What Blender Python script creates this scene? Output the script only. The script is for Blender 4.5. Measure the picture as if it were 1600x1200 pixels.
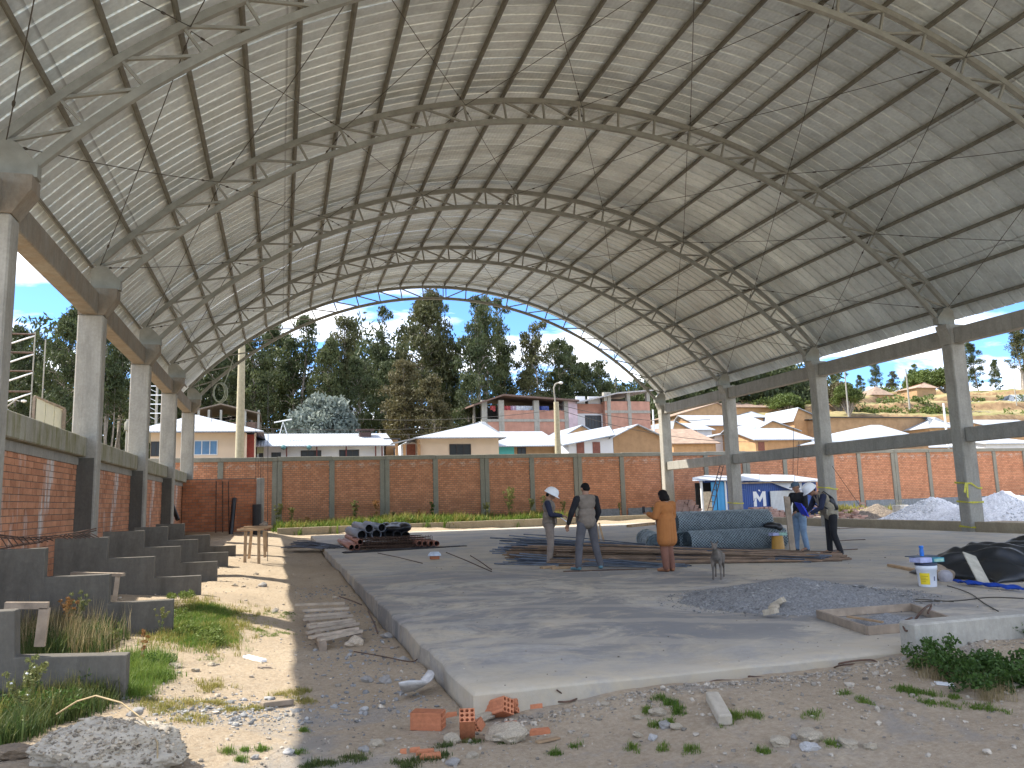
import bpy, bmesh, math, random
import numpy as np
from mathutils import Vector, Matrix, noise as mnoise
R = math.radians
for o in list(bpy.data.objects): bpy.data.objects.remove(o)
scene = bpy.context.scene
COL = scene.collection

# ------------------------------------------------------------------ camera
F, YAW, PIT, ROL = 1234.38, .2862, .1455, -.0292
CAM = Vector((-9.7325, 0, 1.62))
fw = Vector((math.sin(YAW)*math.cos(PIT), math.cos(YAW)*math.cos(PIT), math.sin(PIT)))
rr = Vector((math.cos(YAW), -math.sin(YAW), 0)); uu = rr.cross(fw)
r2 = math.cos(ROL)*rr+math.sin(ROL)*uu; u2 = -math.sin(ROL)*rr+math.cos(ROL)*uu
camd = bpy.data.cameras.new('camera'); camo = bpy.data.objects.new('camera', camd); COL.objects.link(camo)
camd.sensor_fit = 'HORIZONTAL'; camd.sensor_width = 36; camd.lens = F/1600*36
camd.clip_start = .05; camd.clip_end = 3000
M = Matrix.Identity(4)
for i, a in enumerate((r2, u2, -fw)):
    for j in range(3): M[j][i] = a[j]
M.translation = CAM
camo.matrix_world = M
scene.camera = camo

# ------------------------------------------------------------------ world, sun, exposure
SUN_D = Vector((-.76, .40, 1.0)).normalized()       # direction towards the sun
EL = math.asin(SUN_D.z); AZ = math.atan2(SUN_D.x, SUN_D.y)
world = bpy.data.worlds.new('World'); scene.world = world; world.use_nodes = True
nt = world.node_tree; nt.nodes.clear()
def N(t, k, **kw):
    n = t.nodes.new(k)
    for a, b in kw.items(): setattr(n, a, b)
    return n
out = N(nt, 'ShaderNodeOutputWorld'); bg = N(nt, 'ShaderNodeBackground'); sky = N(nt, 'ShaderNodeTexSky')
sky.sky_type = 'NISHITA'; sky.sun_disc = False; sky.sun_elevation = EL; sky.sun_rotation = AZ
sky.altitude = 2800; sky.air_density = 1.0; sky.dust_density = .6; sky.ozone_density = 1.2
tc = N(nt, 'ShaderNodeTexCoord'); sep = N(nt, 'ShaderNodeSeparateXYZ')
nt.links.new(tc.outputs['Generated'], sep.inputs[0])
# project the view direction on a flat cloud layer so clouds flatten towards the horizon
zz = N(nt, 'ShaderNodeMath', operation='MAXIMUM'); nt.links.new(sep.outputs[2], zz.inputs[0]); zz.inputs[1].default_value = 0
za = N(nt, 'ShaderNodeMath', operation='ADD'); nt.links.new(zz.outputs[0], za.inputs[0]); za.inputs[1].default_value = .13
cx = N(nt, 'ShaderNodeMath', operation='DIVIDE'); cy = N(nt, 'ShaderNodeMath', operation='DIVIDE')
nt.links.new(sep.outputs[0], cx.inputs[0]); nt.links.new(za.outputs[0], cx.inputs[1])
nt.links.new(sep.outputs[1], cy.inputs[0]); nt.links.new(za.outputs[0], cy.inputs[1])
cmb = N(nt, 'ShaderNodeCombineXYZ'); nt.links.new(cx.outputs[0], cmb.inputs[0]); nt.links.new(cy.outputs[0], cmb.inputs[1])
mp = N(nt, 'ShaderNodeMapping'); mp.inputs['Location'].default_value = (0.3, 1.3, 0); mp.inputs['Scale'].default_value = (1.0, 1.5, 1)
nt.links.new(cmb.outputs[0], mp.inputs[0])
cn = N(nt, 'ShaderNodeTexNoise'); cn.inputs['Scale'].default_value = 1.5; cn.inputs['Detail'].default_value = 9; cn.inputs['Roughness'].default_value = .58
cn.inputs['Distortion'].default_value = .35
nt.links.new(mp.outputs[0], cn.inputs['Vector'])
cr = N(nt, 'ShaderNodeValToRGB'); cr.color_ramp.elements[0].position = .44; cr.color_ramp.elements[1].position = .62
nt.links.new(cn.outputs['Fac'], cr.inputs[0])
cn2 = N(nt, 'ShaderNodeTexNoise'); cn2.inputs['Scale'].default_value = 3.1; cn2.inputs['Detail'].default_value = 6
nt.links.new(mp.outputs[0], cn2.inputs['Vector'])
cc = N(nt, 'ShaderNodeValToRGB')
cc.color_ramp.elements[0].position = .3; cc.color_ramp.elements[0].color = (4.2, 4.35, 4.6, 1)
cc.color_ramp.elements[1].position = .65; cc.color_ramp.elements[1].color = (9.6, 9.4, 9.0, 1)
nt.links.new(cn2.outputs['Fac'], cc.inputs[0])
mx = N(nt, 'ShaderNodeMixRGB'); nt.links.new(cr.outputs[0], mx.inputs[0]); tint = N(nt, 'ShaderNodeMixRGB', blend_type='MULTIPLY'); tint.inputs[0].default_value = 1; nt.links.new(sky.outputs[0], tint.inputs[1]); tint.inputs[2].default_value = (.46, .66, .88, 1)
nt.links.new(tint.outputs[0], mx.inputs[1]); nt.links.new(cc.outputs[0], mx.inputs[2])
nt.links.new(mx.outputs[0], bg.inputs['Color']); bg.inputs['Strength'].default_value = .15
nt.links.new(bg.outputs[0], out.inputs[0])
sl = bpy.data.lights.new('sun', 'SUN'); sl.energy = 3.5; sl.angle = R(.55); sl.color = (1, .95, .86)
so = bpy.data.objects.new('sun', sl); COL.objects.link(so); so.rotation_euler = SUN_D.to_track_quat('Z', 'Y').to_euler()
so.location = (-30, 20, 40)
scene.view_settings.view_transform = 'Standard'; scene.view_settings.look = 'None'
scene.view_settings.exposure = 1.5; scene.view_settings.gamma = 1; scene.view_settings.use_curve_mapping = False
scene.render.engine = 'CYCLES'
scene.cycles.max_bounces = 8; scene.cycles.diffuse_bounces = 4

# ------------------------------------------------------------------ helpers
def ray(u, v): return F*fw+(u-800)*r2-(v-600)*u2
def onY(u, v, Y): d = ray(u, v); return CAM+d*(Y/d.y)
def onZ(u, v, z=0): d = ray(u, v); return CAM+d*((z-CAM.z)/d.z)
def onX(u, v, x): d = ray(u, v); return CAM+d*((x-CAM.x)/d.x)

def tag(o, label=None, cat=None, group=None, kind=None):
    if label: o['label'] = label
    if cat: o['category'] = cat
    if group: o['group'] = group
    if kind: o['kind'] = kind
    return o
ORG = {}
def thing(name, label, cat, loc=(0, 0, 0), rz=0, group=None):
    o = bpy.data.objects.new(name, None); COL.objects.link(o); o.location = loc; o.rotation_euler = (0, 0, rz)
    o.empty_display_size = .2
    ORG[o.name] = Vector(loc) if rz == 0 else None
    return tag(o, label, cat, group)
def link(name, me, mats, parent=None, loc=(0, 0, 0), rot=(0, 0, 0)):
    o = bpy.data.objects.new(name, me); COL.objects.link(o)
    if mats is not None:
        for m in (mats if isinstance(mats, (list, tuple)) else [mats]):
            if len(me.materials) == 0 or isinstance(mats, (list, tuple)): me.materials.append(m)
    o.parent = parent; o.location = loc; o.rotation_euler = rot
    return o
def dup(root, loc, rz=None, label=None, scale=None):
    r = root.copy(); COL.objects.link(r); r.location = loc
    if rz is not None: r.rotation_euler = (root.rotation_euler[0], root.rotation_euler[1], rz)
    if label: r['label'] = label
    if scale: r.scale = scale
    for ch in list(root.children):
        c = ch.copy(); COL.objects.link(c); c.parent = r
        for g in list(ch.children):
            d = g.copy(); COL.objects.link(d); d.parent = c
    return r

class MB:
    """collects geometry; build() links it as ONE mesh object"""
    def __init__(s): s.v = []; s.f = []; s.m = []; s.mi = 0; s.smooth = []
    def add(s, vs, fs, sm=False):
        b = len(s.v); s.v.extend([tuple(p) for p in vs]); s.f.extend([tuple(i+b for i in f) for f in fs])
        s.m.extend([s.mi]*len(fs)); s.smooth.extend([sm]*len(fs)); return s
    def box(s, x0, x1, y0, y1, z0, z1):
        vs = [(x, y, z) for z in (z0, z1) for y in (y0, y1) for x in (x0, x1)]
        return s.add(vs, [(0, 2, 3, 1), (4, 5, 7, 6), (0, 1, 5, 4), (2, 6, 7, 3), (0, 4, 6, 2), (1, 3, 7, 5)])
    def bbox(s, x0, x1, y0, y1, z0, z1, b=.02):
        """box with chamfered edges"""
        vs = []; X = (x0, x1); Y = (y0, y1); Z = (z0, z1)
        idx = {}
        for i in (0, 1):
            for j in (0, 1):
                for k in (0, 1):
                    dx = b*(1-2*i); dy = b*(1-2*j); dz = b*(1-2*k)
                    idx[i, j, k, 0] = len(vs); vs.append((X[i], Y[j]+dy, Z[k]+dz))
                    idx[i, j, k, 1] = len(vs); vs.append((X[i]+dx, Y[j], Z[k]+dz))
                    idx[i, j, k, 2] = len(vs); vs.append((X[i]+dx, Y[j]+dy, Z[k]))
        fs = []
        for a in (0, 1):
            q = [(a, 0, 0), (a, 1, 0), (a, 1, 1), (a, 0, 1)]; fs.append([idx[p+(0,)] for p in (q if a else q[::-1])])
            q = [(0, a, 0), (0, a, 1), (1, a, 1), (1, a, 0)]; fs.append([idx[p+(1,)] for p in (q if a else q[::-1])])
            q = [(0, 0, a), (1, 0, a), (1, 1, a), (0, 1, a)]; fs.append([idx[p+(2,)] for p in (q if a else q[::-1])])
        for i in (0, 1):
            for j in (0, 1):
                q = [idx[i, j, 0, 0], idx[i, j, 1, 0], idx[i, j, 1, 1], idx[i, j, 0, 1]]; fs.append(q if (i+j) % 2 else q[::-1])
                q = [idx[i, 0, j, 0], idx[i, 1, j, 0], idx[i, 1, j, 2], idx[i, 0, j, 2]]; fs.append(q[::-1] if (i+j) % 2 else q)
                q = [idx[0, i, j, 1], idx[1, i, j, 1], idx[1, i, j, 2], idx[0, i, j, 2]]; fs.append(q if (i+j) % 2 else q[::-1])
                for k in (0, 1):
                    t = [idx[i, j, k, 0], idx[i, j, k, 1], idx[i, j, k, 2]]; fs.append(t[::-1] if (i+j+k) % 2 == 0 else t)
        return s.add(vs, fs)
    def bar(s, a, b, w, h, up=(0, 0, 1)):
        """rectangular bar from a to b, w across, h along up"""
        a = Vector(a); b = Vector(b); d = (b-a).normalized(); up = Vector(up)
        sd = d.cross(up)
        if sd.length < 1e-4: sd = d.cross(Vector((1, 0, 0)))
        sd.normalize(); u = sd.cross(d).normalized()
        vs = [p+sd*i*w/2+u*j*h/2 for p in (a, b) for i, j in ((-1, -1), (1, -1), (1, 1), (-1, 1))]
        return s.add(vs, [(0, 1, 2, 3), (7, 6, 5, 4), (0, 4, 5, 1), (1, 5, 6, 2), (2, 6, 7, 3), (3, 7, 4, 0)])
    def tube(s, pts, r, n=6, caps=True, sm=True):
        pts = [Vector(p) for p in pts]; rs = r if isinstance(r, (list, tuple)) else [r]*len(pts)
        vs = []; fs = []; prev = None
        for i, p in enumerate(pts):
            d = (pts[min(i+1, len(pts)-1)]-pts[max(i-1, 0)])
            if d.length < 1e-9: d = Vector((0, 0, 1))
            d.normalize()
            ref = prev if prev is not None else (Vector((0, 0, 1)) if abs(d.z) < .9 else Vector((1, 0, 0)))
            a = (ref-d*ref.dot(d))
            if a.length < 1e-6: a = d.orthogonal()
            a.normalize(); prev = a; b = d.cross(a)
            for k in range(n):
                t = 2*math.pi*k/n; vs.append(p+(a*math.cos(t)+b*math.sin(t))*rs[i])
        for i in range(len(pts)-1):
            for k in range(n):
                q = (k+1) % n; fs.append((i*n+k, i*n+q, (i+1)*n+q, (i+1)*n+k))
        s.add(vs, fs, sm)
        if caps: s.add(vs[:n], [tuple(range(n))[::-1]]); s.add(vs[-n:], [tuple(range(n))])
        return s
    def lathe(s, prof, c=(0, 0, 0), n=20, caps=True):
        vs = []; fs = []
        for r, z in prof:
            for k in range(n):
                t = 2*math.pi*k/n; vs.append((c[0]+r*math.cos(t), c[1]+r*math.sin(t), c[2]+z))
        for i in range(len(prof)-1):
            for k in range(n):
                q = (k+1) % n; fs.append((i*n+k, i*n+q, (i+1)*n+q, (i+1)*n+k))
        s.add(vs, fs, True)
        if caps:
            s.add(vs[:n], [tuple(range(n))[::-1]]); s.add(vs[-n:], [tuple(range(n))])
        return s
    def prism(s, poly, a, b):
        """poly: 3D points; extruded from offset a to offset b (vectors)"""
        a = Vector(a); b = Vector(b); n = len(poly)
        vs = [Vector(p)+a for p in poly]+[Vector(p)+b for p in poly]
        fs = [tuple(range(n)), tuple(range(2*n-1, n-1, -1))]+[(i, n+i, n+(i+1) % n, (i+1) % n) for i in range(n)]
        return s.add(vs, fs)
    def build(s, name, mats, parent=None, org=None, rz=0, fix=True):
        me = s.mesh(name, org if org is not None else (ORG.get(parent.name) if parent is not None and parent.name in ORG else None), fix)
        if parent is not None and parent.name in ORG: pass
        o = link(name, me, mats if isinstance(mats, (list, tuple)) else [mats], parent)
        if parent is not None and parent.name in ORG and parent.type != 'EMPTY': ORG[o.name] = ORG[parent.name]
        if parent is not None: ORG[o.name] = org if org is not None else ORG.get(parent.name)
        return o
    def mesh(s, name, org=None, fix=True):
        me = bpy.data.meshes.new(name)
        v = np.array(s.v, dtype=float)
        if org is not None: v = v-np.array(org)
        me.from_pydata(v.tolist(), [], s.f)
        me.polygons.foreach_set('material_index', s.m); me.polygons.foreach_set('use_smooth', s.smooth)
        if fix:
            bm = bmesh.new(); bm.from_mesh(me); bmesh.ops.recalc_face_normals(bm, faces=bm.faces); bm.to_mesh(me); bm.free()
        me.update(); return me

def npmesh(name, v, f, smooth=False):
    """fast mesh from numpy arrays: v (n,3), f (m,4) quads or (m,3)"""
    me = bpy.data.meshes.new(name); v = np.asarray(v, dtype=np.float32); f = np.asarray(f, dtype=np.int32)
    k = f.shape[1]
    me.vertices.add(len(v)); me.vertices.foreach_set('co', v.ravel())
    me.loops.add(f.size); me.loops.foreach_set('vertex_index', f.ravel())
    me.polygons.add(len(f)); me.polygons.foreach_set('loop_start', np.arange(0, f.size, k, dtype=np.int32))
    try: me.polygons.foreach_set('loop_total', np.full(len(f), k, dtype=np.int32))
    except Exception: pass
    me.update(calc_edges=True); me.validate()
    me.polygons.foreach_set('use_smooth', [smooth]*len(me.polygons))
    return me

# ------------------------------------------------------------------ materials
MATS = {}
def newmat(name):
    m = bpy.data.materials.new(name); m.use_nodes = True; t = m.node_tree; b = t.nodes['Principled BSDF']
    MATS[name] = m; return m, t, b
def c4(c): return tuple(c)+(1,) if len(c) == 3 else c
def noise_node(t, scale, detail=5, rough=.6, coord='Object', stretch=None, dist=0):
    tcn = t.nodes.get('TC') or N(t, 'ShaderNodeTexCoord', name='TC')
    n = N(t, 'ShaderNodeTexNoise'); n.inputs['Scale'].default_value = scale; n.inputs['Detail'].default_value = detail
    n.inputs['Roughness'].default_value = rough; n.inputs['Distortion'].default_value = dist
    src = tcn.outputs[coord]
    if stretch:
        m = N(t, 'ShaderNodeMapping'); m.inputs['Scale'].default_value = stretch; t.links.new(src, m.inputs[0]); src = m.outputs[0]
    t.links.new(src, n.inputs['Vector']); return n.outputs['Fac']
def ramp(t, fac, stops):
    r = N(t, 'ShaderNodeValToRGB'); e = r.color_ramp.elements
    while len(e) < len(stops): e.new(.5)
    for i, (p, c) in enumerate(stops):
        e[i].position = p; e[i].color = c4(c) if isinstance(c, (tuple, list)) else (c, c, c, 1)
    t.links.new(fac, r.inputs[0]); return r.outputs[0]
def mix(t, fac, a, b, mode='MIX'):
    n = N(t, 'ShaderNodeMixRGB', blend_type=mode)
    for i, x in enumerate((fac, a, b)):
        if isinstance(x, (int, float)): n.inputs[i].default_value = x if i == 0 else (x, x, x, 1)
        elif isinstance(x, (tuple, list)): n.inputs[i].default_value = c4(x)
        else: t.links.new(x, n.inputs[i])
    return n.outputs[0]
def bump(t, b, h, strength=.3, dist=.02, prev=None):
    n = N(t, 'ShaderNodeBump'); n.inputs['Strength'].default_value = strength; n.inputs['Distance'].default_value = dist
    t.links.new(h, n.inputs['Height'])
    if prev is not None: t.links.new(prev, n.inputs['Normal'])
    t.links.new(n.outputs[0], b.inputs['Normal']); return n.outputs[0]
def simple(name, c, rough=.7, metal=0, var=.25, scale=6, bmp=.15, bscale=40, isl=0, spec=None, coord='Object'):
    """plain material with mottling, fine relief and optional per-piece variation"""
    m, t, b = newmat(name)
    dark = tuple(x*(1-var) for x in c); lite = tuple(min(1, x*(1+var)) for x in c)
    col = ramp(t, noise_node(t, scale, coord=coord), [(.3, dark), (.7, lite)])
    if isl:
        g = N(t, 'ShaderNodeNewGeometry'); oi = N(t, 'ShaderNodeObjectInfo')
        ad = N(t, 'ShaderNodeMath', operation='ADD'); t.links.new(g.outputs['Random Per Island'], ad.inputs[0]); t.links.new(oi.outputs['Random'], ad.inputs[1])
        fr = N(t, 'ShaderNodeMath', operation='FRACT'); t.links.new(ad.outputs[0], fr.inputs[0])
        col = mix(t, 1, col, ramp(t, fr.outputs[0], [(0, 1-isl), (1, 1+isl*.6)]), 'MULTIPLY')
    t.links.new(col, b.inputs['Base Color']); b.inputs['Roughness'].default_value = rough; b.inputs['Metallic'].default_value = metal
    if spec is not None: b.inputs['Specular IOR Level'].default_value = spec
    if bmp: bump(t, b, noise_node(t, bscale, 4, coord=coord), bmp, .01)
    return m
def concrete(name, c, stain=.5, moss=0, board=True, dark=.55, rust=0):
    m, t, b = newmat(name)
    big = noise_node(t, 1.1, 6, .65); fine = noise_node(t, 14, 6, .7)
    col = ramp(t, big, [(.3, tuple(x*.78 for x in c)), (.7, tuple(x*1.15 for x in c))])
    col = mix(t, .35, col, ramp(t, fine, [(.35, tuple(x*.7 for x in c)), (.65, tuple(x*1.25 for x in c))]))
    st = ramp(t, noise_node(t, 1.4, 7, .75, stretch=(2.2, 2.2, .5), dist=.4), [(.45, 0), (.75, 1)])
    sf = mix(t, 1, st, stain, 'MULTIPLY'); col = mix(t, sf, col, tuple(x*dark for x in c))
    if moss:
        ms = ramp(t, noise_node(t, 1.7, 6, .75, stretch=(2.5, 2.5, .5)), [(.45, 0), (.62, 1)])
        col = mix(t, mix(t, 1, ms, moss, 'MULTIPLY'), col, (.16, .15, .035))
    if rust:
        ms = ramp(t, noise_node(t, 1.3, 6, .75, stretch=(1.5, 1.5, .7)), [(.4, 0), (.65, 1)])
        col = mix(t, mix(t, 1, ms, rust, 'MULTIPLY'), col, (.20, .115, .05))
    t.links.new(col, b.inputs['Base Color']); b.inputs['Roughness'].default_value = .9; b.inputs['Specular IOR Level'].default_value = .25
    nb = bump(t, b, noise_node(t, 25, 8, .7), .35, .01)
    if board:
        bump(t, b, ramp(t, noise_node(t, 3, 2, .5, stretch=(5, 5, .05)), [(.45, 0), (.55, 1)]), .25, .008, nb)
    return m
C_COL = concrete('cast_concrete', (.38, .355, .30), .75)
C_COLD = concrete('weathered_concrete', (.33, .31, .265), .7)
C_BEAM = concrete('beam_concrete_brown', (.29, .26, .21), .7, rust=.4)
C_MOSS = concrete('mossy_concrete', (.36, .34, .27), .45, moss=.75)
C_STEP = concrete('step_concrete', (.135, .122, .10), .8, board=False)
C_EDGE = concrete('kerb_concrete', (.40, .33, .22), .45, board=False)
C_WALLC = concrete('pillar_concrete', (.27, .26, .21), .4)
C_RUB = concrete('rubble_concrete', (.44, .385, .30), .35, board=False)

def brickmat(name, c, var=.25, wht=0, eff=0):
    m, t, b = newmat(name)
    col = ramp(t, noise_node(t, 1.2, 5), [(.3, tuple(x*.72 for x in c)), (.7, tuple(x*1.2 for x in c))])
    g = N(t, 'ShaderNodeNewGeometry'); oi = N(t, 'ShaderNodeObjectInfo')
    ad = N(t, 'ShaderNodeMath', operation='ADD'); t.links.new(g.outputs['Random Per Island'], ad.inputs[0]); t.links.new(oi.outputs['Random'], ad.inputs[1])
    fr = N(t, 'ShaderNodeMath', operation='FRACT'); t.links.new(ad.outputs[0], fr.inputs[0])
    col = mix(t, 1, col, ramp(t, fr.outputs[0], [(0, (1-var, 1-var*1.1, 1-var*1.1)), (.5, (1, 1, 1)), (1, (1+var*.5, 1+var*.8, 1+var*.9))]), 'MULTIPLY')
    col = mix(t, .25, col, ramp(t, noise_node(t, 30, 5), [(.3, tuple(x*.5 for x in c)), (.7, tuple(min(1, x*1.5) for x in c))]))
    if wht:   # lime run-off down the wall
        w = ramp(t, noise_node(t, .9, 5, .7, stretch=(1, 1.3, .3), coord='Object'), [(.56, 0), (.66, 1)])
        col = mix(t, mix(t, 1, w, wht, 'MULTIPLY'), col, (.62, .58, .54))
    if eff:   # efflorescence in a ragged band below the coping, local z of the panel
        sp_ = N(t, 'ShaderNodeSeparateXYZ'); t.links.new(t.nodes['TC'].outputs['Object'], sp_.inputs[0])
        h1 = ramp(t, sp_.outputs[2], [(0, 0), (1, 1)]); mrn = N(t, 'ShaderNodeMapRange'); t.links.new(sp_.outputs[2], mrn.inputs[0]); mrn.inputs[1].default_value = 3.62; mrn.inputs[2].default_value = 3.85
        mr2 = N(t, 'ShaderNodeMapRange'); t.links.new(sp_.outputs[2], mr2.inputs[0]); mr2.inputs[1].default_value = 4.05; mr2.inputs[2].default_value = 3.9
        bd = mix(t, 1, mix(t, 1, mrn.outputs[0], mr2.outputs[0], 'MULTIPLY'), ramp(t, noise_node(t, 2.2, 6, .75, coord='Object', stretch=(1, 1, 2)), [(.5, 0), (.58, 1)]), 'MULTIPLY')
        col = mix(t, mix(t, 1, bd, eff, 'MULTIPLY'), col, (.60, .52, .44))
    t.links.new(col, b.inputs['Base Color']); b.inputs['Roughness'].default_value = .9; b.inputs['Specular IOR Level'].default_value = .2
    bump(t, b, noise_node(t, 50, 5), .3, .008)
    return m
B_FAR = brickmat('boundary_brick', (.58, .265, .145), .22, .0, eff=.75)
B_NEAR = brickmat('infill_brick', (.54, .25, .14), .25, .9)
B_END = brickmat('end_wall_brick', (.46, .18, .09), .28)
B_TOWN = brickmat('house_brick', (.46, .24, .17), .2)
B_LOOSE = brickmat('loose_brick', (.52, .2, .10), .15)
MORTAR = simple('mortar', (.17, .145, .115), .95, bscale=30)
STEEL = simple('primer_grey_steel', (.27, .265, .225), .55, .0, .18, 3, .05)
PURL = simple('purlin_steel', (.17, .16, .125), .5, .15, .25, 4, .05)
CABLE = simple('brace_rod_steel', (.08, .07, .055), .6, .3, .2, 8, 0)
RUST = simple('rusty_steel', (.11, .065, .045), .75, .3, .5, 9, .2, 60)
REBAR = simple('dark_rebar', (.085, .085, .095), .45, .75, .45, 3, .3, 80, isl=.5)
WOOD = simple('raw_timber', (.42, .28, .155), .8, 0, .3, 5, .25, 50, isl=.25)
WOODG = simple('weathered_timber', (.30, .235, .17), .85, 0, .3, 5, .25, 50, isl=.3)
WHITE = simple('white_paint', (.78, .78, .76), .6, 0, .05, 3, .03)
BLACK = simple('black_plastic', (.012, .012, .014), .35, 0, .2, 5, .1)
# ------------------------------------------------------------------ ground
D = 7.9391; Y2 = 23.688; YS = [Y2+(k-2)*D for k in range(6)]      # arch planes: 7.81 ... 47.5
def sstep(a, b, x):
    t = np.clip((x-a)/(b-a), 0, 1); return t*t*(3-2*t)
_rng = np.random.RandomState(5)
_pw = [(_rng.uniform(-1, 1, 2)*f, _rng.uniform(0, 6.28), 1/f) for f in (.35, .5, .9, 1.3, 2.2, 3.1, 5, 7, 11, 15, 21) for _ in range(4)]
def rough(x, y):
    s = 0
    for w, p, a in _pw: s = s+np.sin(x*w[0]*2+y*w[1]*2+p)*a
    return s*.012
def gz(x, y):
    """terrain height"""
    x = np.asarray(x, float); y = np.asarray(y, float)
    z = -.17+.22*sstep(-8.6, -11.4, x)*1.0
    z = z+.10*sstep(-3.9, -2.6, x)*sstep(4.4, 6.4, y)*(1-sstep(6.6, 7, y))+.12*sstep(-2, 1, x)*sstep(5.2, 6.6, y)*(1-sstep(6.6, 7, y))
    z = z+.34*sstep(45.2, 47.8, y)+.25*sstep(14.8, 16.5, x)*sstep(8, 12, y)*(1-sstep(45, 48, y))
    inside = sstep(-8.2, -8.0, x)*(1-sstep(14.3, 14.5, x))*sstep(6.9, 7.1, y)*(1-sstep(45.1, 45.3, y))
    z = z-.25*inside
    far = sstep(51.5, 64, y)
    z = z+3.0*far+3.2*sstep(64, 110, y)
    # hillside on the right
    hr = np.clip((y-80+(x-40)*.25), 0, 400)
    hill = 26*(1-np.exp(-hr/85.))*sstep(20, 60, x)
    h3 = hill+.5*np.sin(x*.11+y*.05)+.3*np.sin(x*.31); terr = np.floor(h3/2.3)*2.3+2.3*sstep(.80, .97, h3/2.3-np.floor(h3/2.3))
    z = z+hill+(.3*hill+.7*terr-hill)*sstep(.6, 2, hill)
    amp = 1-.7*inside
    return z+rough(x, y)*amp*(1+2*sstep(70, 120, y))
def warp(lo, hi, c, fine, n):
    """denser grid lines near c"""
    t = np.linspace(-1, 1, n); s = np.sinh(t*5.0)/np.sinh(5.0)
    a = np.where(s < 0, c+s*(c-lo), c+s*(hi-c)); return a
gx = np.concatenate([np.linspace(-700, -40, 22)[:-1], np.linspace(-40, -14, 44)[:-1], np.linspace(-14, 2, 260)[:-1], np.linspace(2, 20, 60)[:-1], np.linspace(20, 140, 160)[:-1], np.linspace(140, 1400, 40)])
gy = np.concatenate([np.linspace(-60, 2, 25)[:-1], np.linspace(2, 14, 240)[:-1], np.linspace(14, 52, 150)[:-1], np.linspace(52, 200, 190)[:-1], np.linspace(200, 1800, 40)])
GX, GY = np.meshgrid(gx, gy); GZ = gz(GX, GY)
nx, ny = len(gx), len(gy)
ii = (np.arange(ny-1)[:, None]*nx+np.arange(nx-1)[None, :]).ravel()
me = npmesh('ground', np.stack([GX.ravel(), GY.ravel(), GZ.ravel()], 1), np.stack([ii, ii+1, ii+nx+1, ii+nx], 1), True)
m, t, b = newmat('dirt')
tcx = N(t, 'ShaderNodeTexCoord', name='TC'); sp = N(t, 'ShaderNodeSeparateXYZ'); t.links.new(tcx.outputs['Object'], sp.inputs[0])
def mr(t, val, a, b_, c=0, d=1):
    n = N(t, 'ShaderNodeMapRange'); n.interpolation_type = 'SMOOTHSTEP'; t.links.new(val, n.inputs[0])
    for i, x in zip((1, 2, 3, 4), (a, b_, c, d)): n.inputs[i].default_value = x
    return n.outputs[0]
col = ramp(t, noise_node(t, .7, 8, .65), [(.3, (.35, .26, .165)), (.55, (.43, .33, .22)), (.75, (.49, .40, .285))])
col = mix(t, .45, col, ramp(t, noise_node(t, 22, 6, .7), [(.3, (.24, .185, .125)), (.7, (.56, .48, .37))]))
grey = ramp(t, noise_node(t, .9, 6, .7, dist=.6), [(.52, 0), (.62, 1)])       # spilled cement and gravel dust
gmask = mix(t, 1, grey, mr(t, sp.outputs[1], 9.5, 7), 'MULTIPLY')
col = mix(t, mix(t, 1, gmask, .62, 'MULTIPLY'), col, (.29, .275, .25))
vor = N(t, 'ShaderNodeTexVoronoi'); vor.inputs['Scale'].default_value = 28; t.links.new(tcx.outputs['Object'], vor.inputs['Vector'])
peb = ramp(t, vor.outputs['Distance'], [(.12, 1), (.25, 0)])
pm = mix(t, 1, peb, ramp(t, noise_node(t, 3, 4), [(.5, 0), (.6, 1)]), 'MULTIPLY')
col = mix(t, mix(t, 1, pm, .6, 'MULTIPLY'), col, (.45, .40, .33))
far = mr(t, sp.outputs[1], 56, 72)
grass = ramp(t, noise_node(t, .12, 10, .78), [(.34, (.09, .11, .03)), (.44, (.22, .20, .08)), (.55, (.33, .27, .14)), (.72, (.35, .24, .14))])
col = mix(t, far, col, grass)
# steep terrace banks show bare ochre earth
gm = N(t, 'ShaderNodeNewGeometry'); sn = N(t, 'ShaderNodeSeparateXYZ'); t.links.new(gm.outputs['Normal'], sn.inputs[0])
steep = mr(t, sn.outputs[2], .93, .8); stf = mix(t, 1, steep, far, 'MULTIPLY')
col = mix(t, stf, col, ramp(t, noise_node(t, .8, 6), [(.3, (.16, .10, .055)), (.7, (.34, .23, .125))]))
t.links.new(col, b.inputs['Base Color']); b.inputs['Roughness'].default_value = .95; b.inputs['Specular IOR Level'].default_value = .1
nb = bump(t, b, noise_node(t, 9, 9, .75), .9, .05); bump(t, b, pm, .5, .012, nb)
DIRT = m
o = link('ground', me, [DIRT]); tag(o, kind='structure')
def g(x, y): return float(gz(x, y))

# ------------------------------------------------------------------ slab
SX0, SX1, SY0, SY1 = -8.14, 14.2, 6.87, 45.2
m, t, b = newmat('slab_concrete')
tcx = N(t, 'ShaderNodeTexCoord', name='TC'); sp = N(t, 'ShaderNodeSeparateXYZ'); t.links.new(tcx.outputs['Object'], sp.inputs[0])
base = ramp(t, noise_node(t, .5, 12, .72, dist=.5), [(.36, (.30, .295, .28)), (.47, (.37, .35, .315)), (.50, (.44, .395, .315)), (.62, (.53, .47, .37))])
base = mix(t, .3, base, ramp(t, noise_node(t, 9, 9, .8), [(.35, (.2, .18, .15)), (.65, (.50, .45, .37))]))
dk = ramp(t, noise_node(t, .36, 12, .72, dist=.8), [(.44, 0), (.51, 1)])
dm = mix(t, 1, dk, mix(t, 1, mr(t, sp.outputs[1], 7.1, 8.6), mr(t, sp.outputs[1], 22, 16), 'MULTIPLY'), 'MULTIPLY')
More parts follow.
